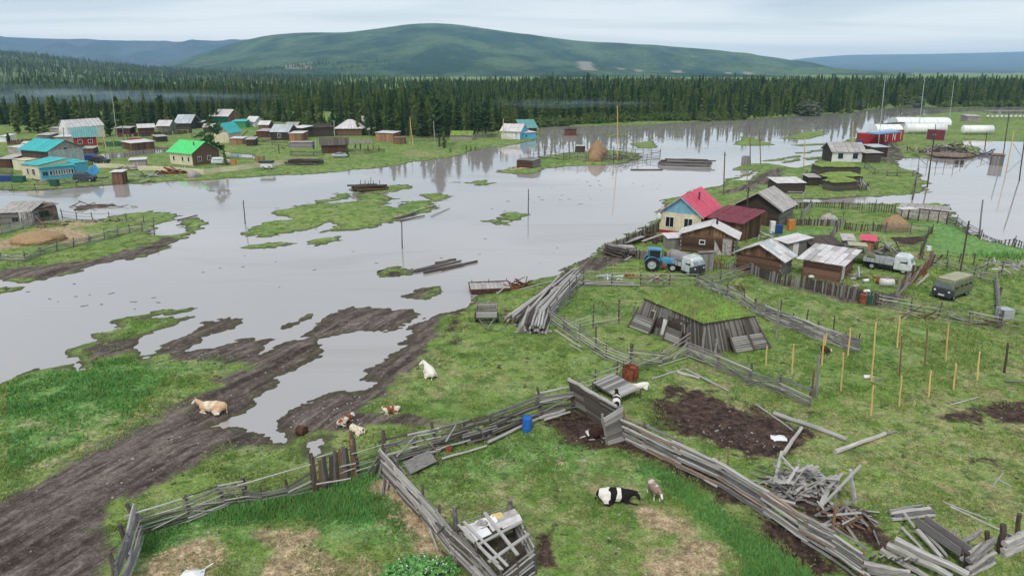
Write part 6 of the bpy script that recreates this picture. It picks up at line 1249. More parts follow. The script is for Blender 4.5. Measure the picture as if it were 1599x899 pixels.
# ================================================================= cart, barge and rafts
def cart():
    b = P(760,505); t = thing('cart', 'grey wooden two wheeled cart with a triangular drawbar pointing at the camera', 'cart', b, None, R(-88))
    for s_ in (-1,1): wheel(t,-.5,s_*.95,.42,.22,s_)
    for k in range(7): MB().box(-1.7,.55,-.9+k*.26,-.9+k*.26+.24,.72,.76).obj('plank', random.choice([M_grey,M_post]), t)
    for y in (-.95,.92):
        for k in range(4): MB().box(-1.7,.55,y,y+.03,.80+k*.17,.94+k*.17).obj('side_board', random.choice([M_grey,M_pale]), t)
    for x_ in (-1.72,.55):
        for k in range(4): MB().box(x_,x_+.03,-.9,.9,.80+k*.17,.94+k*.17).obj('end_board', random.choice([M_grey,M_pale]), t)
    for x_ in (-1.7,.5):
        for y in (-.98,.93): MB().box(x_,x_+.07,y,y+.06,.5,1.6).obj('stake', M_post, t)
    for s_ in (-1,1): MB().cyl((.3,s_*.75,.62),(2.1,s_*.06,.35),.045).obj('drawbar', M_grey, t)
    MB().cyl((1.0,-.5,.52),(1.0,.5,.52),.035).obj('cross_bar', M_grey, t); MB().cyl((-.5,-.9,.42),(-.5,.9,.42),.06).obj('axle', M_brustd, t)
cart()
t = thing('rusty_barge', 'flat rusty trailer platform half sunk at the flood edge', 'trailer', P(765,452) + Vector((0,0,-.2)), None, R(8)); MB().box(-2.1,2.1,-1.3,1.3,.25,.55).box(-2.15,2.15,-1.35,-1.28,.5,.72).box(-2.15,2.15,1.28,1.35,.5,.72).obj('chassis', M_brustd, t)
for k in range(10): MB().box(-2.05+k*.41,-2.05+k*.41+.38,-1.25,1.25,.56,.60+random.uniform(0,.05)).obj('deck_plank', random.choice([M_asb,M_pale,M_asb]), t)
for x_ in (-1.8,0,1.9): MB().box(x_,x_+.07,1.3,1.36,.5,.95).obj('stake', M_brustd, t)
heap(22, 806, 448, 1.7, .8, .5, (.8,2.6), (.05,.09), [M_brustd, M_rust, M_brustd], 'iron_bar', 'rusty iron bar of the old frame beside the sunk trailer', 'rusty iron bars', 'iron bar', mode='stick', lean=.3, dirn=0, spread=.6); log('pole', 'pale pole lying up the bank behind the rusty bars', E(812,450,.1), E(862,440,.1), .06, M_pale, 'pole'); log('plank', 'pale plank bridging to the sunk trailer', E(776,456,.1), E(786,448,.4), .10, M_pale, 'plank')
for p, q, r_, lab in [((612,343),(680,323),.16,'log at the near side of the raft on the central island'),((616,340),(676,321),.16,'pale log in the middle of the raft on the central island'),((620,337),(672,320),.15,'log at the far side of the raft on the central island'),((624,345),(663,337),.1,'single dark log floating below the raft'),((673,338),(702,325),.07,'thin floating pole right of the raft'),((617,342),(650,334),.14,'short log on the raft end'),
    ((634,426),(700,408),.13,'pale plank at the near side of the floating log group'),((648,425),(720,407),.12,'long pale log of the floating log group'),((662,426),(745,408),.2,'thick grass grown log of the floating group'),((680,411),(712,405),.15,'short dark log above the floating group'),((690,422),(725,414),.1,'thin log right in the floating group'),((277,344),(308,336),.1,'dark log floating right of the left island'),((590,424),(604,420),.1,'tiny dark driftwood beside the mud islet'),((985,265),(1035,265),.15,'dark log floating below the flooded fence')]:
    log('log', lab, Vector((*G(*p,.1)[:2],.12)), Vector((*G(*q,.1)[:2],.12)), r_, random.choice([M_pale, M_grey, M_post]) if 'dark' not in lab else M_dark)
stack('log', 'brown log of the small pile on the islet', 'logs of the islet pile', (553,299), (600,296), 6, 3, .2, [M_brown, M_dark, M_redwood], over=1.2, jitter=.6)
for k, (x_, y0_, y1_) in enumerate([(563,297,281),(570,297,281),(575,296,283),(579,296,277),(583,296,282),(593,296,281)]): pole(x_, y0_, x_, y1_, 'thin upright stake in the islet log pile', .07, M_dark, name='stake', cat='stake', group='stakes of the islet pile')
stack('log', 'grey log of the long raft near the flooded fence', 'logs of the long raft', (1037,257), (1105,259), 9, 3, .22, [M_grey, M_dark, M_post], over=2.5, jitter=.8); stack('log', 'log of the heap on the bank before the dark shed', 'logs of the bank heap', (453,257), (500,257), 7, 4, .2, [M_grey, M_dark, M_post], over=1.5, jitter=.6)
# floating scum and twigs on the flood
g_ = random.Random(3)
for k in range(60):
    px, py = g_.choice([(g_.gauss(870, 40), g_.gauss(313, 6)), (g_.gauss(590, 110), g_.gauss(415, 25)), (g_.gauss(960, 50), g_.gauss(285, 8)), (g_.gauss(130, 60), g_.gauss(470, 14)), (g_.uniform(60, 1000), g_.uniform(300, 480))]); q = G(px, py)
    if hgt(q.x, q.y) > -.2: continue
    l = g_.uniform(.15, .7); a_ = g_.gauss(.3, .5); props(stick('driftwood', q + Vector((0,0,.01)), q + Vector((math.cos(a_)*l, math.sin(a_)*l, .02)), g_.uniform(.02,.04), M_dark), 'small dark twig floating on the flood', 'driftwood', 'twigs floating on the flood')
# ================================================================= LEFT ISLAND
fence('rail fence down the front of the left island', [(-20,404,-20,392),(0,406,0,394),(39,408,37,392),(63,398,62,386),(89,392,88,374),(115,386,114,371),(140,380,139,367),(163,374,162,358),(184,368,183,352),(202,364,201,350),(222,362,221,347),(241,367,239,339)], 5, 'dense', r=.055, mats=GM, sag=.08, extra=1)
fence('open rail fence along the far shore of the left island', [(98,340,326),(120,342,330),(145,343,331),(171,345,331),(198,346,333),(225,348,337)], 3, r=.035, mats=[M_grey, M_dark])
fence('leaning plank fence before the ruined log hut', [(-10,368,352),(3,366,349),(18,362,347),(37,357,341),(52,352,330)], 5, 'board', mats=[M_grey, M_pale], w=.07, miss=.05)
house('ruined_hut', 'ruined grey log hut with sloping earth roof on the left island', (2,352), (50,350), 5.0, 1.7, .7, 'shedy', M_grey, M_concrete, .3, 'h', roofn=(5,3), wins=[('f',.5,.5,.8,.6,M_grey)], cat='hut')
house('ruined_hut', 'collapsed brown clay hut with an open window hole on the left island', (52,346), (92,342), 4.5, 1.9, .3, 'shedx', M_soil, M_soil, .3, 'p', wins=[('f',.45,.7,1.5,.9,M_soil)], roofn=(4,2), cat='hut')
for k in range(7): a = P(34 + k*3, 352 - k*.3); props(board('slab', a, a + Vector((0,.1,1.9)), .3, .06, random.choice([M_grey,M_pale]), None, (0,-1,0)), 'upright slab leaning between the two ruined huts', 'slab', 'slabs between the ruined huts')
heap(26, 70, 352, 4, 1.5, .5, (.8,2.5), (.06,.1), [M_grey, M_soil, M_brown], 'timber', 'brown timber scattered before the clay hut', 'timbers before the clay hut', 'timber', mode='stick'); heap(18, 160, 346, 6, .6, .2, (.8,2.2), (.06,.1), [M_grey, M_dark, M_pale], 'timber', 'timber washed up along the far fence of the left island', 'timbers at the island fence', 'timber', mode='stick')
heap(14, 152, 321, 7, .3, .1, (1,2.4), (.05,.09), [M_brown, M_redwood], 'driftwood', 'long brown driftwood on the mud strip behind the left island', 'driftwood on the mud strip', 'driftwood', mode='stick', dirn=0, spread=.1)
# ================================================================= VILLAGE ON THE LEFT BANK
house('barn', 'two storey barn with bright turquoise roof and pale gable on the left', (38,262), (80,266), 8, 4.3, 1.9, 'x', M_dark, M_teal, .6, 'v', M_concrete, side=M_steel, roofn=(14,1), wins=[('r',.5,4.3,.7,.4,M_pale)])
house('wooden_house', 'cream end house with small turquoise roof on the left bank', (37,278), (64,281), 6, 2.8, .8, 'shedy', M_cream, M_teal, .3, 'v', roofn=(8,1), side=M_cream, wins=[('f',.35,.9,.5,1.2,FR),('f',.68,.9,.9,1.2,FR)])
house('shed', 'plain cream block left of the cream end house', (22,265), (42,267), 4, 2.2, .1, 'shedy', M_cream, M_cream, .1, 'v')
house('veranda_house', 'sky blue house with a long row of white veranda windows and turquoise roof', (66,281), (118,276), 6, 2.3, .9, 'shedy', M_cyan, M_teal, .4, 'v', roofn=(16,1), side=M_cyan, wins=[('f',.12,.8,.9,.8,M_cyan)] + [('f',.30+.078*k,.8,.55,.9,FR) for k in range(9)])
house('shed', 'blue annex at the right end of the veranda house', (119,272), (139,269), 4, 2.2, .4, 'shedy', M_cyan, M_teal, .2, 'v', side=M_cyan)
house('wooden_house', 'dark red house with grey green roof behind the yellow poles', (117,229), (154,227), 8, 2.6, 2.4, 'x', M_redw, M_tealg, .4, 'v', M_orange, roofn=(12,1), wins=[('f',.25,.8,1.0,1.0,FR),('f',.68,.8,1.0,1.0,FR)])
house('barn', 'big white barn with a pale curved roof behind the red house', (95,218), (108,219), 12, 4.0, 2.0, 'y', M_white, M_asbw, .3, 'v', M_white)
house('shed', 'small white lean-to left of the white barn', (80,208), (95,209), 5, 1.8, .3, 'shedy', M_concrete, M_asbw, .3, 'v'); house('shed', 'long shed with flat white roof below the white barn', (86,222), (119,222), 6, 1.5, .2, 'shedy', M_concrete, M_asbw, .3, 'v')
house('shed', 'whitish low shed at the left edge of the village', (14,239), (36,241), 4, 1.5, .3, 'shedy', M_concrete, M_asbw, .2, 'v'); house('shed', 'white roofed low shed above the turquoise barn', (35,233), (62,232), 4, 1.4, .3, 'shedy', M_concrete, M_asbw, .2, 'v')
fence('brown board fence across the meadow left of the white barn', [(12,226,217),(35,225,216),(60,223,214),(84,222,213)], style='slab', mats=[M_redwood, M_brown], w=.3, gap=.03); fence('brown board fence at the left edge behind the turquoise barn', [(-10,252,243),(15,251,242),(32,250,241)], style='slab', mats=[M_redwood, M_brown], w=.3, gap=.03)
fence('dark green metal fence before the red house', [(130,233,224),(152,234,225)], style='slab', mats=[M_dgreen], w=.4, gap=.0); fence('dark green metal fence right of the yellow poles', [(163,229,219),(180,229,218),(196,228,217)], style='slab', mats=[M_dgreen], w=.4, gap=.0)
house('outhouse', 'brown outhouse with a pale flat roof at the water edge', (177,288), (193,288), 2.2, 2.4, .1, 'shedy', M_brown, M_asbw, .35, 'v')
house('wooden_house', 'house with bright green roof cream long wall and dark brown gable end', (266,255), (302,259), 7.5, 2.9, 2.3, 'x', M_cream, M_green, .5, 'p', M_brown, roofn=(10,1), side=M_brown, wins=[('f',.2,.9,.6,1.0,FR),('f',.58,.9,.6,1.0,FR),('f',.84,.9,.6,1.0,FR),('r',.25,.9,.9,1.0,FR),('r',.6,.9,.9,1.0,FR)], chim=(.78,.3,.8,.12))
fence('cream plank fence in front of the bright green roofed house', [(216,266,257),(240,266,257),(265,268,258),(290,270,260),(318,272,262)], 3, style='board', mats=[M_cream], w=.11, miss=0, pm=M_cream); fence('cream plank fence running right towards the white tarpaulin trailer', [(318,273,262),(345,269,259),(372,266,256),(400,262,253),(425,259,250),(449,256,247)], 3, style='board', mats=[M_cream], w=.11, miss=0, pm=M_cream)
fence('cream plank fence behind the veranda house', [(148,262,253),(175,262,253),(210,264,256)], 3, style='board', mats=[M_cream], w=.11, miss=0, pm=M_cream)
fence('grey picket fence along the flooded street', [(165,248,240),(195,246,238),(225,241,233),(262,237,229)], style='picket', mats=[M_grey, M_dark], w=.15, gap=.5); fence('post fence on the flooded street right of the green roofed house', [(352,247,239),(372,248,240),(395,248,240)], 2, r=.05)
fence('rail fence along the left bank water edge', [(-10,297,289),(20,296,287),(55,295,286),(88,293,285),(120,291,284),(160,288,281),(176,286,279)], 3, r=.05, mats=[M_grey, M_dark])
house('shed', 'long low brown shed with pale roof behind the flooded street', (206,234), (242,231), 5, 2.0, .3, 'shedy', M_brown, M_asbw, .4, 'v'); house('shed', 'small pale roofed shelter behind the cream fence', (204,262), (228,261), 3, 1.6, .2, 'shedy', M_concrete, M_asbw, .3, 'v')
house('shed', 'brown shed with white roof at the far end of the plank sheds', (218,210), (242,209), 6, 2.2, 1.0, 'x', M_redwood, M_asbw, .5, 'v'); house('shed', 'grey shed with steep white roof next in the far row', (246,205), (265,205), 6, 1.9, 1.7, 'x', M_grey, M_asbw, .4, 'v')
house('wooden_house', 'house with blue white roof and dark log wall in the far row', (275,202), (298,202), 9, 2.4, 2.6, 'x', M_dark, M_steel, .6, 'h'); house('shed', 'low bluish roofed shed right of the blue white roof', (301,200), (316,200), 6, 2.0, .3, 'shedy', M_dark, M_steel, .3, 'v')
fence('dark plank fence along the far row of sheds', [(220,214,206),(250,212,204),(280,210,202),(300,208,200)], style='slab', mats=[M_redwood, M_dark], w=.3, gap=.04); fence('red brown board fence below the far left sheds', [(184,214,206),(203,214,206),(219,213,205)], style='slab', mats=[M_redwood], w=.3, gap=.02)
house('shed', 'dark red roofed shed by the mast at the far left row', (181,210), (203,210), 5, 2.0, .3, 'shedy', M_redwood, M_asb, .4, 'v')
house('wooden_house', 'tall peach walled house with pale roof and green front', (329,192), (357,193), 8, 3.0, 2.4, 'x', M_dgreen, M_asbw, .5, 'v', M_orange, side=M_orange); house('shed', 'bright green shed with turquoise roof beyond the peach house', (363,200), (384,200), 6, 2.3, .4, 'shedy', simple('green_paint', (.06,.30,.12), .7), M_teal, .3, 'v'); house('shed', 'small whitish house with pale pointed roof at the far right of the row', (385,198), (398,198), 6, 1.9, 1.8, 'x', M_white, M_asbw, .4, 'v')
house('wooden_house', 'cream house with turquoise roof behind the ragged pine', (336,223), (358,223), 8, 3.2, 2.5, 'y', M_cream, M_teal, .5, 'v', M_concrete); house('shed', 'small orange brown shed with pale top right of the cream house', (360,226), (379,226), 4, 1.7, .2, 'shedy', M_orange, M_asbw, .3, 'v')
heap(40, 389, 220, 9, 6, 1.6, (2,5), (.15,.4), [M_grey, M_brown, M_dark], 'timber', 'timber of the jumble of fences right of the cream house', 'timbers right of the cream house', 'timber', lean=.4)
house('wooden_house', 'dark log house with white roof and white framed window', (424,219), (451,219), 7, 2.6, 1.9, 'x', M_dark, M_steel, .4, 'h', wins=[('f',.48,.9,1.0,1.1,FR)]); house('shed', 'orange plank shed right of the dark log house', (452,220), (472,220), 5, 2.2, .3, 'shedy', M_orange, M_asbw, .3, 'v')
house('barn', 'half collapsed stacked log barn in the middle of the bank', (473,215), (488,214), 5, 3.0, .5, 'shedx', M_dark, M_asbw, .5, 'h'); house('barn', 'long dark log barn behind the lamp pole', (489,214), (521,213), 7, 2.9, .6, 'shedy', M_dark, M_dark, .3, 'h')
house('wooden_house', 'brown house with pale hipped roof behind the dark shed', (524,212), (565,212), 9, 2.2, 2.9, 'hip', M_brown, M_asbw, .5, 'h', roofn=(8,1)); house('shed', 'dark shed with pale gable edge partly behind the hipped house', (552,200), (570,203), 6, 2.6, 2.0, 'y', M_dark, M_asb, .5, 'h')
house('barn', 'weathered dark plank barn with grey gable roof nearest on the left bank', (503,240), (543,238), 5.5, 2.3, 1.5, 'x', M_redwood, M_post, .5, 'v', M_dark, roofn=(8,1))
house('byre', 'low grey log pen left of the weathered dark barn', (452,231), (487,231), 3, 1.4, .1, 'shedy', M_grey, M_concrete, .1, 'h'); fence('grey board fence behind the weathered dark barn', [(545,226,217),(565,225,216),(583,224,215)], style='slab', mats=[M_concrete], w=.3, gap=.02)
house('shed', 'orange plank hut with white roof before the forest', (587,221), (614,222), 4, 2.6, .3, 'shedy', M_orange, M_asbw, .3, 'v'); house('shed', 'flat brown box shed right of the orange hut', (615,225), (632,225), 3, 1.7, .1, 'shedy', M_brown, M_brown, .15, 'v')
fence('brown plank fence behind the white tarpaulin trailer', [(399,252,241),(414,252,242)], style='slab', mats=[M_orange], w=.3, gap=.02)
b = P(418,264); t = thing('trailer', 'small dark trailer with a white box body on the bank', 'trailer', b); wheel(t,-.7,-.8,.35,.2,-1); wheel(t,.7,-.8,.35,.2,-1); MB().box(-1.3,1.3,-.8,.8,.4,1.4).obj('body', M_white, t); MB().box(-1.6,1.4,-.9,.9,1.4,1.9).obj('cover', M_vdark, t)
b = P(531,246); t = thing('car', 'wrecked silver car on the grass before the weathered dark barn', 'car', b, None, R(5)); [wheel(t,x_,y_,.3,.18,1 if y_>0 else -1) for x_ in (-1.2,1.2) for y_ in (-.7,.7)]; loft([(-2,.75,.35,.85,.05),(-1.2,.8,.3,.95,.05),(1.1,.8,.3,.9,.05),(2,.7,.35,.75,.05)]).obj('body', M_steel, t); loft([(-1.2,.7,.85,.95,.05),(-.7,.7,.85,1.35,.15),(.3,.7,.85,1.35,.15),(.9,.7,.85,.92,.05)]).obj('cabin', M_glassd, t)
def jeep(px, py, rz, label, mat, name='car'):
    t = thing(name, label, 'car', P(px, py), None, R(rz)); [wheel(t,x_,y_,.36,.2,1 if y_>0 else -1) for x_ in (-1.3,1.3) for y_ in (-.75,.75)]
    loft([(-2.1,.8,.4,1.05,.05),(-1.9,.85,.38,1.15,.05),(.9,.85,.38,1.1,.05),(2,.8,.4,1.0,.08),(2.1,.7,.45,.9,.08)]).obj('body', mat, t); loft([(-2,.75,1.05,1.15,.05),(-1.8,.76,1.05,1.75,.12),(.3,.76,1.05,1.75,.12),(.95,.76,1.05,1.12,.05)]).obj('cabin', mat, t)
    for s_ in (-1,1): pane(t, [(-1.6,s_*.765,1.15),(.5,s_*.765,1.15),(.2,s_*.68,1.62),(-1.5,s_*.68,1.62)])
    return t
jeep(148,252,5,'dark blue car behind the veranda house',M_dblue); jeep(158,255,-8,'black car with open side parked next to the dark blue one',M_vdark); jeep(346,257,4,'white van parked at the gable of the green roofed house',M_van,'van')
t = jeep(134,283,0,'dark open truck loaded with junk before the veranda house',M_vdark,'truck'); sheet_lab(E(141,272,1.0), E(152,262,2.4), 1.6, M_btarp, 'light blue and white boat hull standing right of the veranda house', .3, 'boat_hull', (0,-1,0), 'boat')
for i_, (px, py, cw, cm_, lab) in enumerate([(86,290,1.4,M_dgreen,'dark green box at the left bank water edge'),(10,283,2.4,M_dblue,'dark blue heap of crates at the left edge'),(30,284,2.4,M_dgreen,'dark green heap of crates left of the cream end house'),(366,257,.9,M_gold,'orange box on the grass right of the white van'),(213,222,3.4,M_redw,'rusty red box in the meadow below the far sheds')]):
    t = thing('box', lab, 'box', P(px,py)); MB().box(-cw/2,cw/2,-.5,.5,.03,1.1).obj('case', cm_, t); MB().box(-cw/2-.05,cw/2+.05,-.55,.55,1.1,1.18).obj('lid', cm_, t)
heap(26, 268, 271, 2.2, 1.0, 1.2, (1.5,3.5), (.12,.2), [M_rust, M_brustd, M_brown], 'log', 'rusty brown log of the heap before the cream fence', 'logs heaped before the cream fence', 'log', mode='stick', dirn=0, spread=.4); heap(30, 232, 276, 5, 1.2, .7, (1,3), (.1,.25), [M_grey, M_dark, M_steel], 'scrap', 'grey scrap lying below the cream fence', 'scrap below the cream fence', 'scrap', lean=.3); heap(30, 196, 266, 5, 2, .9, (1,3), (.1,.25), [M_grey, M_post, M_pale], 'scrap', 'grey timber scrap behind the brown outhouse', 'scrap behind the brown outhouse', 'scrap', lean=.4); heap(26, 84, 285, 6, 1.5, .6, (.8,2.4), (.1,.25), [M_grey, M_dark, M_pale, M_cyan], 'scrap', 'scrap lying before the veranda house', 'scrap before the veranda house', 'scrap', lean=.4)
for a in [(645,227,640,183,'left one of the two tall pale poles crossing on the bank',M_fresh,(640,226)),(680,231,677,189,'pale pole beside the tall bank pine',M_pale,None),(167,235,158,201,'yellow pole leaning left behind the veranda house',M_fresh,(162,233)),(153,232,150,207,'short yellow pole before the red house',M_fresh,None),(523,214,521,188,'lamp pole behind the weathered dark barn',M_pale,None),(100,228,99,199,'grey pole before the white barn',M_grey,None),(786,218,786,185,'pale pole left of the turquoise lake house',M_fresh,None),(194,230,191,196,'grey pole right of the green metal fence',M_grey,None),(493,232,493,218,'short pale post left of the weathered dark barn',M_pale,None)]:
    pole(a[0],a[1],a[2],a[3],a[4],.13,a[5],.4 if 'lamp' in a[4] or 'before the white barn' in a[4] else 0,brace=a[6])
pole(183,215,174,143,'thin grey lattice mast above the far left sheds',.10,M_steel,name='mast',cat='mast')
sod = house('sod_hut', 'little log hut with grassy roof at the foot of the forest', (704,219), (737,219), 4, 1.5, 1.2, 'x', M_concrete, M_sod, .3, 'h', cat='hut', roofn=(4,1)); fence('grey plank fence right of the little sod hut', [(740,216,208),(760,215,207),(778,214,206)], style='slab', mats=[M_grey, M_post], w=.3, gap=.1)
# turquoise house on the lake
house('wooden_house', 'pale roofed house with light blue gable standing in the flood', (783,217), (812,218), 7, 2.6, 1.9, 'x', M_white, M_asbw, .5, 'v', M_cyan, side=M_cyan); house('house_extension', 'sky blue front annex of the lake house with flat pale roof', (806,218), (837,216), 4, 2.0, .3, 'shedy', M_cyan, M_asbw, .3, 'v', side=M_cyan, wins=[('f',.22,.8,.7,.7,M_cyan),('f',.5,.8,.7,.7,M_cyan)])
house('barn', 'grey green roofed barn with brown gable end behind the lake house', (813,211), (838,211), 7, 2.6, 2.4, 'x', M_brown, M_tealg, .4, 'v', M_brown, side=M_brown)
house('shed', 'dark little shed standing alone in the lake', (882,212), (900,212), 3, 2.0, .3, 'shedy', M_redwood, M_dark, .2, 'v', side=M_orange); house('shed', 'reddish brown log shed on the islet in the flood', (807,262), (832,263), 4, 1.7, .1, 'shedy', M_redwood, M_grey, .15, 'h', side=M_grey)
# flooded corral round the haystack
fence('left part of the flooded stake fence round the big haystack', [(825,246,231),(833,246,234),(841,247,229),(850,247,236),(860,247,235),(868,248,232)], 3, r=.05, mats=[M_grey, M_dark])
fence('front of the flooded stake fence with dense rails', [(868,248,233),(880,250,236),(890,249,235),(902,250,234),(915,251,238),(930,252,238),(945,253,240),(958,254,238)], 6, r=.05, mats=[M_grey, M_dark], extra=2); fence('back of the flooded stake fence behind the haystack', [(850,240,228),(873,238,225),(895,236,224),(912,235,222)], 4, r=.05, mats=[M_grey, M_dark])
fence('right part of the flooded stake fence', [(948,243,227),(958,242,228),(968,243,230),(978,244,228),(992,244,232),(1004,245,231),(1017,246,232),(1030,248,233)], 4, r=.045, mats=[M_grey, M_dark], extra=1, miss=.2); fence('nearest right run of the flooded stake fence', [(958,254,238),(970,254,241),(982,253,242),(996,252,240),(1010,250,240),(1030,248,233)], 4, r=.045, mats=[M_grey, M_dark], extra=2, miss=.2)
heap(50, 965, 249, 6, 2.2, 1.6, (1.5,3.5), (.05,.09), [M_grey, M_post], 'pole', 'tangled pole inside the flooded stake fence', 'tangled poles in the flooded fence', 'pole', mode='stick', lean=.5); house('shed', 'small grey table stand left of the big haystack', (898,238), (911,238), 2, 1.6, .1, 'shedy', M_dark, M_pale, .2, 'v')
for a in [(964,250,964,165,'tall pale pole standing inside the flooded corral'),(1172,255,1171,196,'reddish pole in the flood left of the mud strips'),(1188,256,1186,202,'grey pole beside the reddish one in the flood'),(1255,260,1257,214,'orange pole at the mud strips'),(1331,227,1332,190,'orange pole before the red container'),(842,243,840,205,'dark pole rising left of the haystack corral')]: pole(a[0],a[1],a[2],a[3],a[4],.13,M_fresh if 'pale' in a[4] or 'orange' in a[4] else (M_brown if 'red' in a[4] else M_grey))
house('box_hut', 'small grey box standing in the water by the bank', (1157,257), (1166,257), 1.2, 1.9, .2, 'shedx', M_grey, M_grey, .02, 'v', cat='box')
# ================================================================= RIGHT BANK FARMSTEAD
house('wooden_house', 'white walled house with grey roof and two dark windows', (1298,253), (1347,253), 6, 2.6, 1.7, 'x', M_white, M_asb, .5, 'v', M_dark, wins=[('f',.27,.9,1.0,1.1,M_dblue),('f',.74,.9,1.0,1.1,M_dblue)], side=M_dark)
house('shed', 'dark log annex right of the white house', (1350,254), (1374,254), 4, 2.2, .3, 'shedy', M_dark, M_asb, .4, 'h'); house('shed', 'dark shed with white corner roof behind the log annex', (1362,245), (1385,245), 4, 2.4, .3, 'shedy', M_dark, M_steel, .3, 'v')
def sodshed(A, B, depth, wh, label):
    t = house('sod_hut', label, A, B, depth, wh, .1, 'shedy', M_post, M_dark, .1, 'h', cat='hut'); a, L, rz = frame_of(A, B); V = []; n = 12
    for j in range(n+1):
        for i in range(n+1): u, v = i/n, j/n; k = min(1, 5*min(u,1-u,v,1-v)); V.append((-.3+u*(L+.6), -.3+v*(depth+.6), wh+.18+.35*k+.3*math.sin(math.pi*v)*k+random.gauss(0,.05)))
    place('turf', npmesh('turf', V, [(j*(n+1)+i, j*(n+1)+i+1, (j+1)*(n+1)+i+1, (j+1)*(n+1)+i) for j in range(n) for i in range(n)], M_sod, True), t); return t
sodshed((1282,276), (1342,276), 5, 1.9, 'wide log hut with bright grass roof before the white house'); sodshed((1291,290), (1345,289), 3, 1.6, 'middle log hut with grass roof strip'); sodshed((1303,299), (1336,297), 3, 1.5, 'nearest small grass roofed hut with stones')
house('shed', 'small dark shed with pale flat roof alone on the green right bank', (1213,301), (1255,301), 4, 1.7, .4, 'shedy', M_dark, M_asbw, .3, 'h'); fence('low pale rail pen round the small dark shed', [(1211,302,296),(1230,304,298),(1252,304,298),(1257,297,291)], 2, r=.07, mats=[M_pale])
heap(30, 1340, 296, 2.5, 1.5, 1.2, (.8,2.2), (.08,.2), [M_grey, M_pale, M_dark], 'timber', 'timber heaped against the nearest grass roofed hut', 'timbers at the grass roofed hut', 'timber', lean=.5); heap(24, 1268, 276, 3, 1, .8, (.8,2.2), (.08,.2), [M_dark, M_grey], 'timber', 'dark timber left of the wide grass roofed hut', 'timbers left of the grass roofed hut', 'timber', lean=.4)
fence('dark drooping fence from the huts to the flood', [(1350,262,252),(1365,272,262),(1385,275,266),(1400,275,265),(1425,275,266),(1433,272,262)], 4, r=.05, mats=[M_dark, M_grey], sag=.15); fence('tall stake fence at the tip of the green bank', [(1425,312,285),(1427,300,276),(1430,288,268)], 5, r=.06, mats=[M_grey, M_dark], sag=.12); fence('short stake fence right of the nearest grass roofed hut', [(1338,297,286),(1352,297,284),(1357,290,282)], style='picket', mats=[M_grey, M_dark], w=.15, gap=.15)
fence('wire fence on posts standing in the right hand flood', [(1434,260,245),(1447,262,249),(1461,262,249),(1474,262,250),(1488,263,250),(1500,258,248)], 2, r=.02, mat=M_iron, pm=M_dark)
_m = hay(1482,243,8.5,.8,'brown earth and straw mound under the debris',M_soil,1.35,7); _m.name = 'debris_mound'; _m['category'] = 'mound'
heap(230, 1482, 239, 10, 8, 2.6, (1.2,4.0), (.15,.45), [M_brown, M_pale, M_grey, M_soil, M_dark], 'debris', 'broken timber in the big debris mound at the right hand flood', 'timbers of the debris mound', 'timber', lean=.4)
t = thing('boat', 'small blue boat at the edge of the debris mound', 'boat', P(1540,243) + Vector((0,0,.1)), None, R(-5)); mb = MB(); loft([(-2,.1,.1,.6,.0),(-1.2,.6,0,.6,.02),(1.0,.7,0,.6,.02),(2.0,.55,.05,.6,.02)]).obj('hull', M_dblue, t); MB().box(-.9,1.7,-.45,.45,.585,.64).obj('inside', M_sky, t)
for k in range(2): t = thing('drum', ['left','right'][k] + ' one of two dark drums standing in the right hand water', 'drum', P(1494+8*k,256)); MB().cyl((0,0,-.1),(0,0,.8),.4,.4,12).obj('drum_shell', M_dark, t); MB().cyl((0,0,.8),(0,0,.83),.36,.36,12).obj('drum_lid', M_iron, t)
house('shed', 'lone brown hut flooded in the right hand water', (1547,258), (1566,259), 3, 2.3, .1, 'shedy', M_grey, M_brown, .2, 'v')
for a in [(1448,292,1460,205,'dark pole with insulator ball standing in the right hand flood'),(1566,246,1576,178,'grey pole with white lamp behind the lone brown hut'),(1571,270,1583,206,'thin orange pole in the right hand flood'),(1592,282,1602,200,'dark pole at the right picture edge in the flood'),(1538,232,1541,207,'thin pole behind the debris mound'),(1460,219,1461,194,'thin pole behind the dark red container'),(1406,190,1407,166,'grey pole behind the white polytunnels')]: pole(a[0],a[1],a[2],a[3],a[4],.13,M_fresh if 'orange' in a[4] else M_dark,.3 if 'insulator' in a[4] else 0)
for a in [(1371,232,1382,124,'left one of the three tall guyed masts'),(1434,208,1444,121,'middle one of the three tall guyed masts'),(1483,183,1490,126,'right one of the three tall guyed masts')]: pole(a[0],a[1],a[2],a[3],a[4],.10,M_steel,name='mast',cat='mast')
# far settlement: polytunnels, cylinders, containers with letters
def tunnel(A, B, depth, h, label, mat):
    a, L, rz = frame_of(A, B); t = thing('polytunnel', label, 'greenhouse', a, None, rz); mb = MB(); n = 10; m_ = 12
    for i in range(m_+1):
        for j in range(n+1): th_ = math.pi*j/n; mb.v.append((L*i/m_, depth/2 - math.cos(th_)*depth/2, math.sin(th_)**.8*h + random.gauss(0,.04)))
    mb.f = [[i*(n+1)+j, (i+1)*(n+1)+j, (i+1)*(n+1)+j+1, i*(n+1)+j+1] for i in range(m_) for j in range(n)] + [[j for j in range(n+1)], [m_*(n+1)+j for j in range(n+1)]]; mb.m = [0]*len(mb.f); mb.obj('cover', mat, t)
    for i in range(0, m_+1, 3):
        rb = MB()
        for j in range(n): t0, t1 = math.pi*j/n, math.pi*(j+1)/n; rb.cyl((L*i/m_, depth/2-math.cos(t0)*depth/2, math.sin(t0)**.8*h+.04), (L*i/m_, depth/2-math.cos(t1)*depth/2, math.sin(t1)**.8*h+.04), .04, .04, 5)
        rb.obj('hoop', M_steel, t)
tunnel((1402,195),(1486,195),9,2.7,'long white polytunnel at the back of the far settlement',M_tarp); tunnel((1370,206),(1410,206),7,2.4,'white polytunnel with dark ridge in the far settlement',M_tarp)
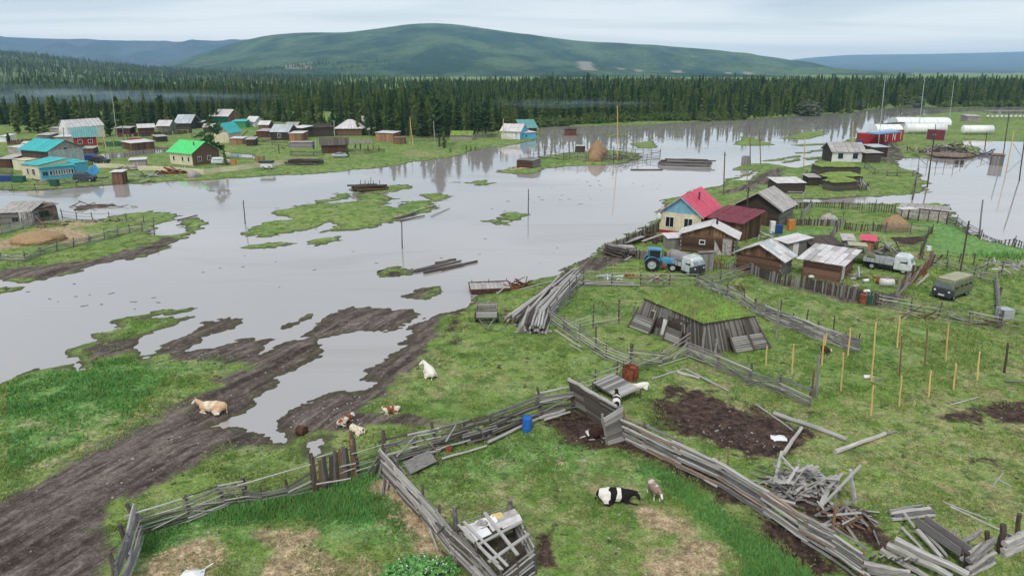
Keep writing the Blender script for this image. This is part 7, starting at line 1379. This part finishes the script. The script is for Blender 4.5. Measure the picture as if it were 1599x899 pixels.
def ctank(xa, xb, y, r, label):
    a, b2 = P(xa, y), P(xb, y); t = thing('fuel_tank', label, 'tank', a.lerp(b2, .5)); L = (b2-a).length; mb = MB().cyl((-L/2,0,r+.2),(L/2,0,r+.2),r,r,20).ball((-L/2,0,r+.2),r,16,8,(.25,1,1)).ball((L/2,0,r+.2),r,16,8,(.25,1,1)); mb.obj('shell', M_tarp, t, None, True)
    for x_ in (-.35,0,.35): MB().box(x_*L-.15,x_*L+.15,-r*.8,r*.8,0,.5).obj('saddle', M_concrete, t); MB().cyl((x_*L-.03,0,r+.2),(x_*L+.03,0,r+.2),r+.015,r+.015,20).obj('weld_band', M_steel, t)
ctank(1414,1474,209,1.6,'white horizontal fuel tank before the polytunnels'); ctank(1503,1547,210,1.45,'separate white horizontal fuel tank on the green at right')
def container(A, B, depth, h, label, mat, letters=None):
    a, L, rz = frame_of(A, B); t = thing('container', label, 'container', a, None, rz); mb = MB(); n = int(L / .3)
    mb.box(0,L,0,depth,0,h)
    for k in range(n): mb.box(L*k/n, L*(k+.5)/n, -.05, 0, .15, h-.15)
    mb.obj('shell', mat, t); MB().box(-.05,L+.05,-.07,depth+.05,h,h+.1).obj('roof', M_steel if letters else mat, t)
    if letters:
        for s_, u, hh in letters:
            c = bpy.data.curves.new('letter', 'FONT'); c.body = s_; c.size = hh * 1.4; c.extrude = .02; o = bpy.data.objects.new('tmp', c); COL.objects.link(o); dg = bpy.context.evaluated_depsgraph_get(); me = bpy.data.meshes.new_from_object(o.evaluated_get(dg)); bpy.data.objects.remove(o); me.materials.clear(); me.materials.append(M_white)
            place('letter', me, t, Matrix.Translation((u*L, -.08, h*.5-hh*.5)) @ Matrix.Rotation(R(90),4,'X'))
    return t
container((1341,226),(1368,227),4,3.2,'plain red container at the left of the lettered one',M_redw); container((1372,226),(1409,220),4,3.4,'red container with big white letters under a blue tarpaulin',M_redw,[('U',.20,2.4),('N',.52,2.4),('I',.86,2.4)])
container((1460,219),(1474,219),4,3.0,'dark maroon container at the end of the fuel tank',M_maroon); sheet_lab(E(1362,209,3.8), E(1400,206,3.8), 3.5, M_btarp, 'blue white tarpaulin lying on top of the lettered container', .2, 'tarpaulin')
t = thing('box', 'blue barrel box at the left foot of the red container', 'box', P(1341,228)); MB().box(-.9,.9,-.6,.6,0,1.5).obj('case', M_dblue, t); MB().box(-.95,.95,-.65,.65,1.5,1.58).obj('lid', M_dblue, t)
house('shed', 'tarred roof edge before the polytunnels', (1385,204), (1412,204), 3, 2.2, .5, 'shedx', M_steel, M_dark, .2, 'v'); 
for k in range(9): t = thing('beehive', 'small white box on stilts in the far row at the right edge', 'box', P(1541+k*7.2,187), 'white boxes on stilts'); MB().box(-.5,.5,-.4,.4,1.2,2.2).obj('case', M_white, t); MB().box(-.55,.55,-.45,.45,2.2,2.28).box(-.45,-.38,-.3,-.23,0,1.2).box(.38,.45,-.3,-.23,0,1.2).obj('frame', M_dark, t)
a = P(1538,186); t = thing('platform', 'long dark roofed rack standing behind the white boxes on stilts', 'rack', a); [stick('post', P(x_,184), P(x_,184)+Vector((0,0,3.0)), .1, M_dark, t) for x_ in range(1540,1606,11)]; board('roof_board', P(1536,184)+Vector((0,0,3.1)), P(1606,184)+Vector((0,0,3.1)), 2.0, .12, M_concrete, t, (0,0,1))
heap(26, 1420, 186, 6, 2, 1.5, (1,3), (.3,.7), [M_concrete, M_asb, M_soil], 'rubble', 'grey rubble block behind the white polytunnel', 'rubble behind the polytunnel', 'rubble', lean=.5); heap(30, 1395, 232, 6, 4, .6, (1,3), (.1,.25), [M_pale, M_concrete, M_grey], 'timber', 'pale timber lying between the lettered container and the white house', 'timbers before the lettered container', 'timber', lean=.3)
# more sheds and clutter of the village and the yard
for A_, B_, d_, w_, r_, rg, wm_, rm_, lab in [((60,221),(78,221),4,1.8,.4,'shedy',M_grey,M_asb,'small grey shed behind the white roofed low sheds'),((128,240),(146,240),3,1.5,.3,'shedy',M_post,M_concrete,'low grey coop below the green metal fence'),((96,247),(117,246),3,1.6,.3,'shedy',M_post,M_asb,'low dark shed behind the turquoise barn gable'),
  ((246,222),(262,221),3,1.5,.3,'shedy',M_dark,M_asb,'dark low shed right of the long brown shed'),((318,207),(334,207),5,1.8,1.0,'x',M_dark,M_asb,'dark shed left of the peach walled house'),((385,228),(398,228),4,1.7,.4,'shedy',M_dark,M_asb,'dark plank shed right of the cream house yard'),((401,215),(418,215),5,2.0,.4,'shedy',M_redwood,M_asb,'red brown shed left of the dark log house'),((404,203),(420,203),6,1.8,1.2,'x',M_brown,M_asbw,'brown shed behind the dark log house'),
  ((446,206),(464,206),6,2.0,1.1,'x',M_dark,M_asb,'grey roofed shed behind the orange plank shed'),((575,212),(586,212),4,1.9,.8,'x',M_post,M_asb,'small grey hut left of the orange plank hut'),((0,262),(18,262),5,1.9,.5,'shedy',M_redwood,M_asb,'red brown shed at the left edge behind the cream block'),((0,222),(10,222),4,1.6,.4,'shedy',M_white,M_asbw,'tiny white shed at the far left edge'),
  ((1262,290),(1278,290),3,1.5,.2,'shedy',M_dark,M_concrete,'small dark log crib left of the grass roofed huts'),((1316,395),(1330,396),2,1.5,.3,'shedy',M_grey,M_asb,'tiny grey shed behind the log store'),((1510,190),(1530,190),6,2.0,.6,'shedy',M_concrete,M_asb,'pale block shed right of the polytunnels')]:
    house('shed', lab, A_, B_, d_, w_, r_, rg, wm_, rm_, .3, 'v')
for pts_, lab in [([(200,222,215),(230,221,214),(262,221,213)],'dark rail fence above the long brown shed'),([(398,226,218),(425,226,218),(450,228,220)],'dark rail fence below the dark log house'),([(455,243,235),(490,244,236),(505,242,233)],'dark rail fence left of the weathered barn'),([(543,240,231),(570,240,232),(600,238,231)],'rail fence right of the weathered dark barn'),([(0,271,263),(20,272,264)],'grey fence left of the cream block'),([(56,244,236),(80,244,237)],'fence above the turquoise barn'),
  ([(640,220,212),(670,220,212),(700,219,211)],'rail fence between the tall poles and the sod hut'),([(300,215,207),(320,216,208),(334,218,210)],'dark fence left of the cream house with turquoise roof'),([(1218,300,292),(1240,290,283),(1270,287,280)],'rail fence behind the small dark shed')]: fence(lab, pts_, 4, r=.07, mats=[M_dark, M_grey, M_post])
for n_, cx_, cy_, rx_, ry_, lab in [(22,1330,432,3,2,'scrap in the grass of the middle yard'),(22,1400,440,4,1.5,'scrap along the minibus side of the yard'),(24,1300,396,3,1,'scrap behind the pale roof shed'),(20,1200,372,2,1.5,'scrap between the barns'),(26,1005,400,2.5,1,'scrap boards before the cream house'),(22,1118,412,2,.8,'scrap beside the gate box'),(30,1470,497,5,.5,'boards lying along the inner side of the minibus fence'),(24,1525,507,4,.4,'reddish boards stacked in the minibus corner'),(16,1150,452,3,.6,'bleached boards lying outside the gate'),(22,60,268,5,2,'scrap behind the cream end house'),(24,330,232,5,2,'scrap under the ragged pine'),(24,425,232,6,3,'scrap below the dark log house'),(22,210,284,6,1,'scrap along the bank right of the outhouse'),(22,148,278,3,1,'scrap right of the veranda house')]:
    heap(int(n_ * .5), cx_, cy_, rx_, ry_, .5, (.5,2.2), (.08,.25), [M_redwood, M_brown, M_pale] if 'board' in lab else [M_grey, M_pale, M_dark, M_rust, M_steel], 'scrap', lab[0].upper()*0 + 'piece of ' + lab, lab, 'scrap', lean=.35)
# ================================================================= grass, pebbles
def tufts():
    g = np.random.default_rng(12); n = 150000; px = g.uniform(-60, 1660, n * 2); py = 899 + 60 - (g.random(n * 2) ** 1.25) * 560
    x = (px - 799.5) / FPX; y = (449.5 - py) / FPX; dz = -sp + y * cp; t = (.3 - CH) / dz; X = x * t; Y = (cp + y * sp) * t
    z, s = height(X, Y)
    M = {k: np.zeros(len(X)) for k in MASKS}
    for k, lst in MASKS.items():
        for pts, w in lst: M[k] = np.maximum(M[k], w * np.clip(.5 + sdpoly(X, Y, wpoly(pts), 3.0) / 1.2, 0, 1))
    p = 1 - np.maximum(np.maximum(M['mud'], M['soil']), M['tan'] * .8); keep = (s > .9) & (g.random(len(X)) < p); clump = vnoise(X / 2.2, Y / 2.2, 41) + .5 * vnoise(X * 1.4, Y * 1.4, 42); keep &= g.random(len(X)) < np.clip(.45 + clump * .8 + M['lush'] * .6, .05, 1)
    X, Y, z = X[keep][:n], Y[keep][:n], z[keep][:n]; lush = M['lush'][keep][:n]; cl = clump[keep][:n]; m = len(X); D = np.sqrt(X*X + Y*Y)
    h = (g.uniform(.05, .13, m) + lush * g.uniform(.10, .34, m)) * np.clip(1 + cl * .5, .5, 1.6) * np.clip(D / 45, .8, 2.0); w = g.uniform(.03, .07, m) * np.clip(D / 40, .8, 2.2)
    V = []; F = []; MI = []; V = np.zeros((m, 9, 3)); 
    for k in range(3):
        a = g.uniform(0, 6.28, m); lx = g.normal(0, .35, m) * h; ly = g.normal(0, .35, m) * h; ox = g.normal(0, .5, m) * w; oy = g.normal(0, .5, m) * w
        V[:, k*3] = np.stack([X + ox - np.cos(a) * w * .6, Y + oy - np.sin(a) * w * .6, z - .02], 1); V[:, k*3+1] = np.stack([X + ox + np.cos(a) * w * .6, Y + oy + np.sin(a) * w * .6, z - .02], 1); V[:, k*3+2] = np.stack([X + ox + lx, Y + oy + ly, z + h * g.uniform(.6, 1.1, m)], 1)
    F = np.arange(m * 9).reshape(-1, 3); me = npmesh('meadow_grass', V.reshape(-1, 3), F)
    for q in (M_grass, M_grassd, M_nettle): me.materials.append(q)
    mi = np.where(lush > .5, np.where(g.random(m) < .7, 2, 0), np.where(g.random(m) < .42 + .3 * vnoise(X / 12, Y / 12, 44), 1, 0)); me.polygons.foreach_set('material_index', np.repeat(mi, 3).astype(np.int32))
    props(place('meadow_grass', me), 'short tufted grass growing over the meadow and corrals', 'grass', None, 'stuff'); print('tufts', m)
tufts()
def pebbles():
    g = random.Random(4); mb = MB()
    for k in range(900):
        px, py = g.choice([(g.gauss(350,90), g.gauss(700,30)), (g.gauss(540,60), g.gauss(650,22)), (g.gauss(1130,60), g.gauss(675,28)), (g.uniform(0,900), g.uniform(560,899)), (g.uniform(900,1599), g.uniform(560,899)), (g.gauss(300,40), g.gauss(560,15)), (g.gauss(830,60), g.gauss(690,14))]); q = G(px, py, .3); h_, s_ = height(np.array([q.x]), np.array([q.y]))
        if s_[0] < .3: continue
        r_ = g.uniform(.025, .085) * (1.4 if g.random() < .08 else 1); M = Matrix.Rotation(g.random()*6.28, 4, 'Z'); mb.ball((q.x, q.y, float(h_[0]) + r_*.2), r_, 5, 3, (1.3, .9, .6), g.choice([M_concrete, M_grey, M_post, M_pale]) if g.random() < .8 else M_post, M)
    props(mb.obj('pebbles'), 'scattered stones and litter over mud and grass', 'stones', None, 'stuff')
pebbles()
def weeds():      # tall leafy weeds with white heads at the bottom edge
    g = random.Random(9); mb = MB(); c = P(658, 905)
    for k in range(900):
        a = g.random()*6.28; r_ = g.random()**.6*1.15; p = Vector((c.x + math.cos(a)*r_*1.4, c.y + math.sin(a)*r_, c.z + g.uniform(.1,.75)*(1-r_/3))); 
        for _ in range(3): wh = p.z - c.z > .42 and g.random() < .4; k_ = .035 if wh else .1; d = Vector((g.gauss(0,k_), g.gauss(0,k_), g.gauss(0,k_*.6))); e = Vector((g.gauss(0,k_), g.gauss(0,k_), g.gauss(.02,k_*.5))); o_ = Vector((g.gauss(0,.07), g.gauss(0,.07), g.gauss(0,.05))); mb.add([p + o_, p + o_ + d, p + o_ + d + e, p + o_ + e], [(0,1,2,3)], M_white if wh else M_nettle)
    props(mb.obj('weed_clump'), 'leafy weed clump with white flower heads at the bottom edge', 'weeds', None, 'stuff')
weeds()
